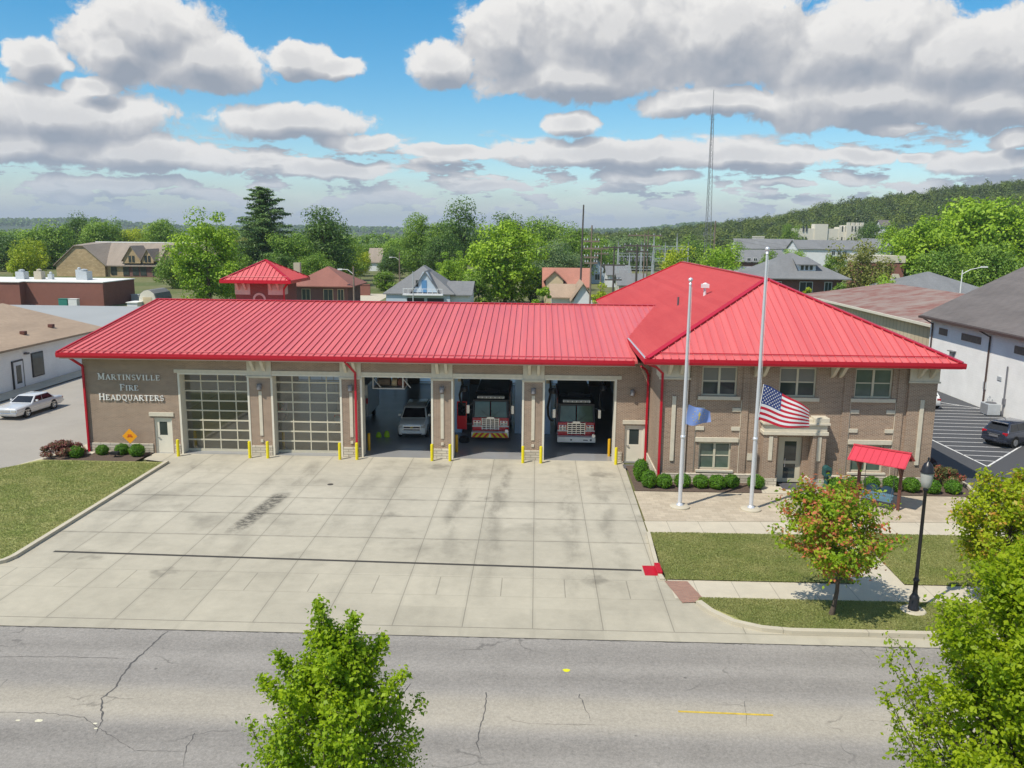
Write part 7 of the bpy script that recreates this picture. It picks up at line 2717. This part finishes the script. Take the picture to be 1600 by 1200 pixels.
# ------------------------------------------------------------------ poles, tower, yard of the substation
def pole(name, label, px, py_top, Y, r=0.14, mat='pole_wood', arms=(), lean=0.0, group='utility poles'):
    p = at(px, py_top, Y)
    t = thing(name, label, 'pole', (p.x, Y, 0), 0, group)
    m = MB()
    m.tube([(p.x + lean, Y, -0.2), (p.x, Y, p.z)], [r * 1.2, r * 0.75], 8)
    m.build('post', mat, t, True)
    for dz, half in arms:
        m = MB()
        m.box(p.x - half, p.x + half, Y - 0.12, Y + 0.02, p.z - dz - 0.12, p.z - dz + 0.12)
        ar = m.build('crossarm', mat, t)
        m = MB()
        for k in (-0.9, -0.5, 0.5, 0.9):
            m.lathe([(0.06, 0.12), (0.09, 0.2), (0.05, 0.35), (0.02, 0.4)], (p.x + half * k, Y - 0.05, p.z - dz), 6)
        m.build('insulator', 'galvanised', ar)
    return p


pole('utility_pole', 'tallest dark bare pole standing over the rose roofed cottage', 912, 320, 150, 0.17, 'pole_dark', lean=-0.3)
pole('utility_pole', 'brown pole carrying four short crossarms in front of the pale blue cottage', 925, 352, 118, 0.13, 'pole_wood', ((2.2, 1.1), (3.2, 1.1), (4.4, 1.0), (5.2, 0.9)))
pole('utility_pole', 'short brown pole with one crossarm between the pale blue cottage and the white one', 940, 386, 190, 0.14, 'pole_wood', ((0.4, 1.6), (1.5, 1.6)))
pole('utility_pole', 'grey-green pole with two crossarms right of the white cottage', 960, 384, 150, 0.16, 'pole_dark', ((0.3, 2.0), (3.4, 2.0), (6.0, 1.5)))
pole('utility_pole', 'dark thick pole with one wide crossarm nearest the wing roof', 996, 381, 135, 0.19, 'pole_dark', ((0.3, 2.2), (1.2, 1.8)))
pole('utility_pole', 'pale twin topped pole with two white crossarms, left one of the pair', 1008, 364, 170, 0.14, 'pole_wood', ((0.5, 3.4), (2.6, 3.2)))
pole('utility_pole', 'pale slim pole close beside the twin topped pole', 1013, 361, 172, 0.13, 'pole_wood')
pole('utility_pole', 'wooden street pole with a lamp arm left of the tall green trees', 624, 394, 230, 0.2, 'pole_wood')
pole('utility_pole', 'slim grey pole rising just left of the blue door of the gabled house', 645, 424, 120, 0.08, 'galvanised')
pole('utility_pole', 'tan street pole by the low brick wall', 552, 416, 150, 0.16, 'pole_wood')
pole('utility_pole', 'tall pale brown pole on the right of the lattice tower', 1118, 345, 210, 0.2, 'pole_wood')
p = pole('lamp_pole', 'white bare lamp pole in front of the red brick hall', 1381, 416, 160, 0.13, 'white_paint', group='street lighting poles')
p = pole('lamp_pole', 'white street light pole with a curved arm behind the white hall roof', 1504, 422, 128, 0.10, 'white_paint', group='street lighting poles')
m = MB()
m.tube([(p.x, 128, p.z - 0.6), (p.x + 1.2, 128, p.z + 0.1), (p.x + 3.0, 128, p.z + 0.5)], 0.06, 6)
m.box(p.x + 2.7, p.x + 3.6, 127.8, 128.2, p.z + 0.4, p.z + 0.6)
o = m.build('lamp_arm', 'white_paint', bpy.data.objects['lamp_pole.001'])
for px, y, s in ((624, 230, -1), (552, 150, -1)):
    q = at(px, 404 if px == 624 else 424, y)
    m = MB()
    m.tube([(q.x, y, q.z - 0.5), (q.x + s * 1.0, y, q.z + 0.3), (q.x + s * 2.2, y, q.z + 0.35)], 0.06, 5)
    m.box(q.x + s * 2.0, q.x + s * 2.8, y - 0.2, y + 0.2, q.z + 0.22, q.z + 0.45)
    m.build('lamp_arm', 'white_paint', bpy.data.objects['utility_pole.007' if px == 624 else 'utility_pole.009'])

# lattice mast
Y = 185.0
p = at(1104, 420, Y)
top = at(1112, 148, Y)
t = thing('lattice_mast', 'tall thin lattice radio mast behind the station roof', 'radio mast', (p.x, Y, 0))
m = MB()
zt = top.z - 4
L = 0.85
cor = [(-1, -0.6), (1, -0.6), (0, 1.1)]
lean = (top.x - p.x) * 0.5
def leg(c, z):
    f = z / zt
    s = L * (1 - 0.72 * f)
    return Vector((p.x + lean * f + c[0] * s, Y + c[1] * s, z))
for c in cor:
    m.tube([leg(c, -0.1), leg(c, zt * .5), leg(c, zt)], 0.06, 5)
N = 34
for i in range(N):
    za, zb_ = zt * i / N, zt * (i + 1) / N
    for k in range(3):
        m.bar(leg(cor[k], za), leg(cor[(k + 1) % 3], zb_), 0.035, 0.035)
        m.bar(leg(cor[k], zb_), leg(cor[(k + 1) % 3], zb_), 0.03, 0.03)
m.build('lattice', 'lamp_grey', t)
m = MB()
c = leg((0, 0), zt)
m.tube([c, c + Vector((0, 0, 5))], 0.05, 5)
m.bar(c + Vector((-0.6, 0, -1)), c + Vector((0.6, 0, -1)), 0.06, 0.06)
m.bar(c + Vector((-0.5, 0, -1)), c + Vector((-0.5, 0, 1.6)), 0.05, 0.05)
m.build('antenna', 'lamp_grey', t)
m = MB()
c = leg((0, 0), zt * 0.36)
m.box(c.x - 1.1, c.x + 1.1, Y - 1.1, Y - 0.95, c.z - 0.05, c.z + 0.05).box(c.x - 1.1, c.x - 1.0, Y - 1.2, Y - 0.9, c.z - 0.5, c.z + 0.5).box(c.x + 1.0, c.x + 1.1, Y - 1.2, Y - 0.9, c.z - 0.5, c.z + 0.5)
m.build('antenna_bracket', 'lamp_grey', t)


def gantry(label, pxs, py_top, Y, zbeams):
    xs = [X_at(q, py_top, Y) for q in pxs]
    z = Z_at(pxs[0], py_top, Y)
    t = thing('substation_gantry', label, 'substation', (xs[0], Y, 0), 0, 'steel frames of the substation')
    m = MB()
    for i, x in enumerate(xs):
        hh = z + (2.2 if i % 2 == 0 else 0)
        m.tube([(x - 0.3, Y, 0), (x, Y, hh)], 0.09, 5)
        m.tube([(x + 0.3, Y, 0), (x, Y, hh)], 0.09, 5)
        for k in range(7):
            zz = z * k / 7
            m.bar((x - 0.3 * (1 - k / 8), Y, zz), (x + 0.3 * (1 - k / 8), Y, zz + z / 7), 0.05, 0.05)
    m.build('post', 'galvanised', t)
    m = MB()
    for zb_ in zbeams:
        m.bar((xs[0], Y, z - zb_), (xs[-1], Y, z - zb_), 0.16, 0.10).bar((xs[0], Y, z - zb_ - 0.7), (xs[-1], Y, z - zb_ - 0.7), 0.16, 0.10)
        n = 14
        for k in range(n):
            a_, b_ = xs[0] + (xs[-1] - xs[0]) * k / n, xs[0] + (xs[-1] - xs[0]) * (k + 1) / n
            m.bar((a_, Y, z - zb_), (b_, Y, z - zb_ - 0.7), 0.05, 0.05)
    m.build('beam', 'galvanised', t)
    m = MB()
    for k in range(9):
        x = xs[0] + (xs[-1] - xs[0]) * (k + 0.5) / 9
        m.lathe([(0.12, -1.9), (0.2, -1.6), (0.12, -1.3), (0.2, -1.0), (0.1, -0.75)], (x, Y, z - zbeams[0]), 6)
    m.build('insulator', 'lamp_grey', t)


gantry('pale steel substation frame, the taller one on the right behind the poles', (1022, 1040, 1058, 1076), 378, 210, (1.0, 4.0))
gantry('pale steel substation frame, the lower one left and nearer behind the poles', (966, 984, 1002, 1020), 392, 195, (0.5, 3.5))
for px, py, lb in ((978, 425, 'grey transformer left in the substation yard'), (990, 428, 'grey transformer right in the substation yard')):
    q = at(px, py, 200)
    m = MB()
    m.box(q.x - 1.4, q.x + 1.4, 199, 201, 0, 3.4)
    for k in range(3):
        m.lathe([(0.16, 3.4), (0.22, 3.8), (0.12, 4.2), (0.05, 4.8)], (q.x - 0.8 + k * 0.8, 200, 0), 6)
    for k in range(6):
        m.box(q.x - 1.3 + k * 0.5, q.x - 1.1 + k * 0.5, 198.4, 199, 0.4, 2.8)
    tag(m.build('transformer', 'galvanised'), lb, 'transformer')
# overhead lines
m = MB()
def wire(a, b, sag):
    pts = [a.lerp(b, i / 10) - Vector((0, 0, sag * 4 * (i / 10) * (1 - i / 10))) for i in range(11)]
    m.tube(pts, 0.018, 3, cap=False)
for dz in (0, 0.9):
    wire(at(553, 420, 150) - Vector((0, 0, dz)), at(645, 430, 150) - Vector((0, 0, dz)), 0.6)
    wire(at(925, 358, 118) - Vector((0, 0, dz)), at(996, 383, 135) - Vector((0, 0, dz)), 0.5)
    wire(at(960, 386, 150) - Vector((0, 0, dz)), at(1118, 372, 205) - Vector((0, 0, dz)), 1.2)
    wire(at(1118, 362, 205) - Vector((0, 0, dz)), at(1420, 385, 260) - Vector((0, 0, dz)), 2.5)
    wire(at(925, 362, 118) - Vector((0, 0, dz)), at(624, 398, 230) - Vector((0, 0, dz)), 1.5)
tag(m.build('power_line', 'pole_dark'), 'thin dark overhead power lines strung between the utility poles', 'power line')

# parked cars and small things far off in the yard
house('yard_box', 'low white flat topped box beside the shed at the brick block', 'container', X_at(198, 470, 146), X_at(214, 470, 146), 146, 149, 1.0, 1.15, 'flat', 'siding_white', 'roof_white')

# ------------------------------------------------------------------ trees of the town
def tree_at(label, px, py_top, wpx, Y, mat, **kw):
    p = at(px, py_top, Y)
    w_ = wpx * Y / 1300.0
    return far_tree(kw.pop('name', 'broadleaf_tree'), label, p.x, Y, p.z + 0.0, w_, mat, 'trees of the town behind the station', **kw)


T = [
    ('bright green broad tree right of the gabled hall, left of the hose tower', 320, 338, 104, 150, 'leaf_bright', dict(k=88, per=140, bottom=0.02, clump=0.15)),
    ('small olive tree between the bright green tree and the pine', 372, 372, 50, 225, 'leaf_olive', dict(bottom=0.05)),
    ('mid green tree under the right side of the pine', 448, 362, 74, 195, 'leaf_mid', dict(bottom=0.02, k=68)),
    ('dark green tall rounded tree right of the pine', 505, 327, 90, 215, 'leaf_dark', dict(k=80, bottom=0.03, shape='broad')),
    ('low mid green tree at the right foot of the dark rounded tree', 540, 372, 52, 240, 'leaf_mid', dict(bottom=0.05)),
    ('small yellow-green tree left of the little white house', 560, 390, 44, 265, 'leaf_lime', dict(bottom=0.03)),
    ('dark conical small tree right of the little white house', 610, 398, 44, 255, 'leaf_dark', dict(bottom=0.03, shape='cone')),
    ('mid green tree with two raised tops above the grey gabled house', 655, 337, 62, 250, 'leaf_mid', dict(k=72, bottom=0.05)),
    ('dark bushy tree just behind the ridge of the grey gabled house', 690, 370, 66, 215, 'leaf_dark', dict(bottom=0.03)),
    ('tallest dark tree with a flat spreading head in the centre', 727, 320, 82, 255, 'leaf_dark', dict(k=72, bottom=0.12, shape='broad', per=110)),
    ('bright low tree at the foot of the tallest dark tree', 706, 398, 46, 190, 'leaf_bright', dict(bottom=0.02)),
    ('large bright green round tree in front of the wood, right of the gabled house', 790, 352, 116, 165, 'leaf_bright', dict(k=98, per=140, bottom=0.02, clump=0.15)),
    ('dark tree showing above the large bright green round tree', 792, 336, 66, 270, 'leaf_dark', dict(shape='broad')),
    ('mid green tree with a broad top right of the bright green round tree', 850, 338, 78, 265, 'leaf_mid', dict(k=68, shape='broad')),
    ('greyish green tree over the rose roofed cottage', 852, 380, 72, 205, 'leaf_grey', dict(bottom=0.02)),
    ('bright green tree left of the tallest bare pole', 897, 356, 66, 240, 'leaf_mid', dict(bottom=0.02)),
    ('grey green low tree right of the tallest bare pole', 884, 392, 64, 210, 'leaf_grey', dict(bottom=0.02)),
    ('dark low tree behind the pale blue cottage', 945, 398, 60, 290, 'leaf_dark', dict(bottom=0.02)),
    ('light green row tree in front of the far ridge', 990, 372, 70, 330, 'leaf_grey', dict(bottom=0.02)),
    ('rounded dark green tree at the far left behind the brick block', 70, 356, 86, 290, 'leaf_mid', dict(k=75, bottom=0.02)),
    ('tall dark tree behind the left end of the gabled hall', 118, 336, 58, 330, 'leaf_dark', dict(bottom=0.03)),
    ('broad tree behind the gabled hall roof', 158, 345, 70, 320, 'leaf_mid', dict(bottom=0.03)),
    ('yellow-green tree behind the gabled hall dormers', 212, 362, 66, 330, 'leaf_lime', dict(bottom=0.03)),
    ('tall mid green tree at the right end behind the gabled hall', 256, 341, 62, 310, 'leaf_mid', dict(bottom=0.03)),
    ('dark low tree at the far left edge of the town', 12, 372, 60, 270, 'leaf_dark', dict(bottom=0.02)),
    ('bright yellow-green dome of a tree behind the station roof', 1068, 388, 76, 150, 'leaf_lime', dict(bottom=0.02, k=68)),
    ('bright green tree right of the lattice mast base', 1128, 388, 74, 170, 'leaf_bright', dict(bottom=0.02)),
    ('grey green tree in front of the slate roofed block', 1205, 396, 40, 240, 'leaf_mid', dict(bottom=0.02)),
    ('open olive green tree right of the grey hip roofed house', 1345, 381, 92, 160, 'leaf_olive', dict(k=62, per=84, bottom=0.22, clump=0.14)),
    ('bright tree at the left edge of the great tree mass', 1405, 346, 58, 235, 'leaf_bright', dict(bottom=0.03)),
    ('mid green tree forming the left shoulder of the great tree mass', 1450, 345, 110, 205, 'leaf_bright', dict(k=88, bottom=0.02, clump=0.15)),
    ('largest broad green tree crowning the great tree mass', 1530, 320, 160, 215, 'leaf_bright', dict(k=138, per=150, bottom=0.02, clump=0.14, lump=0.16)),
    ('tall green tree at the right border of the great tree mass', 1618, 326, 110, 205, 'leaf_bright', dict(k=88, bottom=0.02)),
    ('low bright tree in front of the great tree mass', 1475, 395, 90, 170, 'leaf_mid', dict(bottom=0.02)),
    ('darker low tree at the foot of the great tree mass near the hall roof', 1560, 388, 100, 165, 'leaf_mid', dict(bottom=0.02)),
    ('round green bush tree right of the olive tree, before the brick hall', 1376, 436, 54, 150, 'leaf_bright', dict(bottom=0.0, k=38)),
    ('low bush beside the trunk of the olive tree', 1312, 445, 34, 148, 'leaf_mid', dict(bottom=0.0, k=30)),
    ('small lime green sapling behind the garage ridge near the wing', 942, 446, 34, 128, 'leaf_lime', dict(bottom=0.0, k=30, per=80)),
    ('small bright bush behind the garage ridge below the tan cottage', 849, 450, 28, 128, 'leaf_bright', dict(bottom=0.0, k=25, per=80)),
    ('lime green bush in front of the brick hip roofed house window', 1262, 447, 18, 140, 'leaf_lime', dict(bottom=0.0, k=20, per=80)),
    ('mid green tree filling the gap left of the two topped tree, beyond the side street', 632, 372, 60, 300, 'leaf_mid', dict(bottom=0.02)),
    ('leafy tree between the two topped tree and the tallest dark tree', 692, 347, 60, 285, 'leaf_mid', dict(bottom=0.02)),
    ('broad bright tree behind the rose roofed cottage, right of the large round tree', 838, 366, 70, 235, 'leaf_bright', dict(bottom=0.02)),
    ('rounded tree at the right end of the central wood, by the bare pole', 915, 372, 62, 270, 'leaf_mid', dict(bottom=0.02)),
    ('dark tree at the left end of the central wood behind the brick garden wall', 585, 380, 56, 330, 'leaf_mid', dict(bottom=0.02)),
    ('bright tree in front of the long slate roofed block', 1240, 392, 44, 265, 'leaf_bright', dict(bottom=0.02)),
    ('dark tree left of the brown brick building beyond the poles', 1160, 388, 50, 285, 'leaf_mid', dict(bottom=0.02)),
    ('leafy tree in front of the long grey roofed block, right of the dormer roof', 1305, 398, 40, 230, 'leaf_mid', dict(bottom=0.02)),
    ('mid green tree below the annexe with the small flat topped tower', 1085, 378, 60, 300, 'leaf_mid', dict(bottom=0.02)),
    ('dark hillside tree directly left of the castle like building', 1238, 350, 36, 455, 'leaf_mid', dict(bottom=0.02)),
    ('dark tall tree directly right of the castle like building', 1362, 345, 40, 455, 'leaf_dark', dict(bottom=0.02)),
    ('low bright tree right behind the brown pavilion roof', 492, 398, 60, 190, 'leaf_mid', dict(bottom=0.0)),
    ('low dark tree filling the space left of the pavilion chimney', 440, 402, 56, 180, 'leaf_dark', dict(bottom=0.0)),
    ('bushy green tree left of the hose tower roof, beside the bright tree', 366, 404, 52, 170, 'leaf_mid', dict(bottom=0.0)),
    ('low round tree on the grass left of the grey gabled house', 600, 424, 34, 200, 'leaf_mid', dict(bottom=0.0, k=36)),
    ('low hedge like tree right of the grey gabled house, under the large round tree', 748, 432, 40, 160, 'leaf_mid', dict(bottom=0.0, k=36)),
    ('green tree behind the rounded shed by the red brick block', 272, 400, 60, 200, 'leaf_mid', dict(bottom=0.0)),
    ('mid green low tree on the left behind the small bungalow', 80, 392, 70, 340, 'leaf_mid', dict(bottom=0.0)),
    ('dense bush tree right of the large bright round tree', 838, 420, 44, 170, 'leaf_mid', dict(bottom=0.0, k=36)),
    ('mid green tree between the pine and the bright tree by the hall', 350, 356, 66, 250, 'leaf_mid', dict(bottom=0.02)),
    ('low lime green tree at the left edge before the far woods', 40, 378, 60, 230, 'leaf_lime', dict(bottom=0.02)),
]
for lb, px, pt, wpx, Y, mt, kw in T:
    tree_at(lb, px, pt, wpx, Y, mt, **kw)


def pine(label, px, py_top, wpx, Y):
    p = at(px, py_top, Y)
    h, w_ = p.z, wpx * Y / 1300.0
    x = p.x
    t = thing('pine_tree', label, 'tree', (x, Y, 0), 0, 'trees of the town behind the station')
    PP, NN = [], []
    m = MB()
    m.tube([(x, Y, -0.2), (x, Y, h * .5), (x + 0.2, Y, h * 0.98)], [0.42, 0.26, 0.04], 7)
    for i in range(84):
        f = 0.10 + 0.89 * (i / 84)
        z = h * f
        L = w_ / 2 * (0.10 + 0.92 * (1 - f) ** 0.62) * random.uniform(0.5, 1.12)
        a = i * 2.4 + random.uniform(-.4, .4)
        d = np.array([math.cos(a), math.sin(a), 0.0])
        s, e = np.array([x, Y, z]), np.array([x, Y, z]) + d * L + np.array([0, 0, 0.22 * L * (f - 0.35)])
        m.tube([tuple(s), tuple(e)], [0.07, 0.02], 4)
        n = int(90 + 60 * L)
        u = rng.uniform(0.12, 1.04, (n, 1))
        wd = 0.28 + 0.30 * L * (1 - u) * u * 1.6
        PP.append(s + (e - s) * u + rng.normal(size=(n, 3)) * np.array([1, 1, 0.30]) * wd)
        NN.append(np.array([0, 0, 1.0]) + rng.normal(size=(n, 3)) * 0.55 + d * 0.2)
    P_, N_ = np.concatenate(PP), np.concatenate(NN)
    leaf_object('crown', P_, N_, rng.uniform(0.35, 0.75, len(P_)), 'leaf_pine', t, 0.42, 0.1, (x, Y, 0))
    m.build('trunk', 'bark', t, True)


pine('tall dark pine standing above the hose tower roof', 408, 291, 150, 205)


# ------------------------------------------------------------------ hills and distant woods
def smooth(t):
    t = np.clip(t, 0, 1)
    return t * t * (3 - 2 * t)


HX = np.array([-1200, -60, 60, 130, 250, 330, 430, 520, 640, 800, 1200, 2500])
HZ = np.array([0, 0, 2, 8, 23, 40, 52, 62, 66, 70, 74, 60])


def hill_z(x, y):
    """wooded hill at the right: rises behind the town, crest about 900 m away"""
    xs = np.asarray(x) * 900.0 / np.maximum(np.asarray(y), 300)
    crest = np.interp(xs, HX, HZ)
    return crest * smooth((np.asarray(y) - 380) / 480.0)


def terrain(name, f, x0, x1, y0, y1, nx, ny, mat):
    xs, ys = np.linspace(x0, x1, nx), np.linspace(y0, y1, ny)
    gx_, gy_ = np.meshgrid(xs, ys)
    gz_ = f(gx_, gy_)
    mb = MB()
    mb.v = [(float(a), float(b), float(c)) for a, b, c in zip(gx_.ravel(), gy_.ravel(), gz_.ravel())]
    mb.f = [(j * nx + i, j * nx + i + 1, (j + 1) * nx + i + 1, (j + 1) * nx + i) for j in range(ny - 1) for i in range(nx - 1)]
    mb.mi = [0] * len(mb.f)
    o = mb.build(name, mat, None, True, angle=180)
    o['kind'] = 'structure'


plain('wooded_ground', (0.040, 0.065, 0.020), 1.0, 0, 0.35, 0.02, local=False)
terrain('hills', lambda x, y: hill_z(x, y) - 0.6, 10, 2400, 380, 1900, 60, 40, 'wooded_ground')


def far_ridge(x, y):
    a = np.arctan2(x, y)
    n = 0.5 * np.sin(a * 23 + 1.0) + 0.3 * np.sin(a * 51 + 2) + 0.2 * np.sin(a * 97)
    left = np.clip((-0.36 - a) / 0.12, 0, 1)
    midr = np.exp(-((a - 0.19) / 0.055) ** 2)
    h = 24 + 7 * n + 22 * left * left + 44 * midr
    return h * np.exp(-((y - 4200) / 900.0) ** 2)


terrain('hills', lambda x, y: far_ridge(x, y) - 2, -4200, 4200, 2400, 6000, 160, 20, 'wooded_ground')


def wood(name, n, sampler, mats, size, per=140, leafk=0.34):
    """a far-off wood that reads as one mass: crowns of leaf clumps"""
    XY = sampler(n)
    parts = {}
    for i in range(len(XY)):
        x, y, z, s = XY[i]
        mi = random.choices(range(len(mats)), weights=[3, 2, 2, 1][:len(mats)])[0]
        h = s * random.uniform(0.8, 1.3)
        w_ = s * random.uniform(0.7, 1.05)
        d = unit(per)
        d[:, 2] = np.abs(d[:, 2]) * 1.1 - 0.25
        lum = 1 + 0.25 * np.sin(d[:, 0] * 5 + i) * np.sin(d[:, 1] * 6 + 2 * i)
        P_ = d * (lum * rng.uniform(0.75, 1.05, per)).reshape(-1, 1) * np.array([w_ / 2, w_ / 2, h * 0.5]) + np.array([x, y, z + h * 0.5])
        parts.setdefault(mi, []).append((P_, d * 0.8 + np.array([0, 0, 0.4]) + rng.normal(size=P_.shape) * 0.4, np.full(per, s * leafk * random.uniform(0.75, 1.1)) * rng.uniform(0.6, 1.3, per)))
    for mi, lst in parts.items():
        P_ = np.concatenate([q[0] for q in lst])
        N_ = np.concatenate([q[1] for q in lst])
        S_ = np.concatenate([q[2] for q in lst])
        o = leaf_object(name, P_, N_, S_, mats[mi], None, 0.8, 0.12)
        o['kind'] = 'stuff'


plain('core_green', (0.025, 0.045, 0.010), 1.0, 0, 0.3)


def hill_trees(n):
    out = []
    for _ in range(n):
        y = random.uniform(400, 1050) if random.random() < 0.8 else random.uniform(860, 960)
        u = random.uniform(0.03, 0.78)
        x = u * y
        if 455 < y < 505 and 0.25 < u < 0.40: continue
        z = float(hill_z(x, y))
        if z < 0.8: continue
        out.append((x, y, z - 1.5, random.uniform(8, 13.5)))
    return out


wood('hillside_wood', 2600, hill_trees, ['leaf_hill', 'leaf_hill_dark', 'leaf_hill_light'], 12, per=280, leafk=0.10)


def plain_trees(n):
    out = []
    for _ in range(n):
        y = 330 * math.exp(random.uniform(0, 1.75))
        u = random.uniform(-0.72, 0.30)
        x = u * y
        if y < 430 and u > -0.12 and u < 0.30 and random.random() < 0.75: continue
        out.append((x, y, -1.0, random.uniform(7, 12.5)))
    for _ in range(n // 5):           # town edge right, in front of the hill
        y = random.uniform(345, 440)
        u = random.uniform(0.10, 0.60)
        if 0.22 < u < 0.42 and y > 320: continue
        out.append((u * y, y, -1.0, random.uniform(6, 10)))
    return out


wood('distant_wood', 1250, plain_trees, ['leaf_mid', 'leaf_dark', 'leaf_grey', 'leaf_bright'], 11, per=190, leafk=0.14)


def ridge_trees(n):
    out = []
    for _ in range(n):
        y = random.uniform(3300, 4400)
        u = random.uniform(-0.75, 0.34)
        x = u * y
        out.append((x, y, float(far_ridge(np.array(x), np.array(y))) - 5, random.uniform(13, 20)))
    return out


wood('ridge_wood', 2200, ridge_trees, ['leaf_dark', 'leaf_mid'], 26, per=60, leafk=0.5)


# ------------------------------------------------------------------ the air over the town
def haze():
    m = bpy.data.materials.new('haze_air')
    m.use_nodes = True
    g = G(m.node_tree)
    g.n.clear()
    out = g.node('ShaderNodeOutputMaterial')
    v = g.node('ShaderNodeVolumePrincipled', {'Color': (0.72, 0.82, 0.95), 'Density': 0.00011, 'Anisotropy': 0.0})
    g.l.new(v.outputs[0], out.inputs['Volume'])
    MATS['haze_air'] = m
    b = MB()
    b.box(-9500, 9500, -600, 14500, -4.0, 260)
    o = b.build('haze', 'haze_air')
    o['kind'] = 'stuff'


haze()
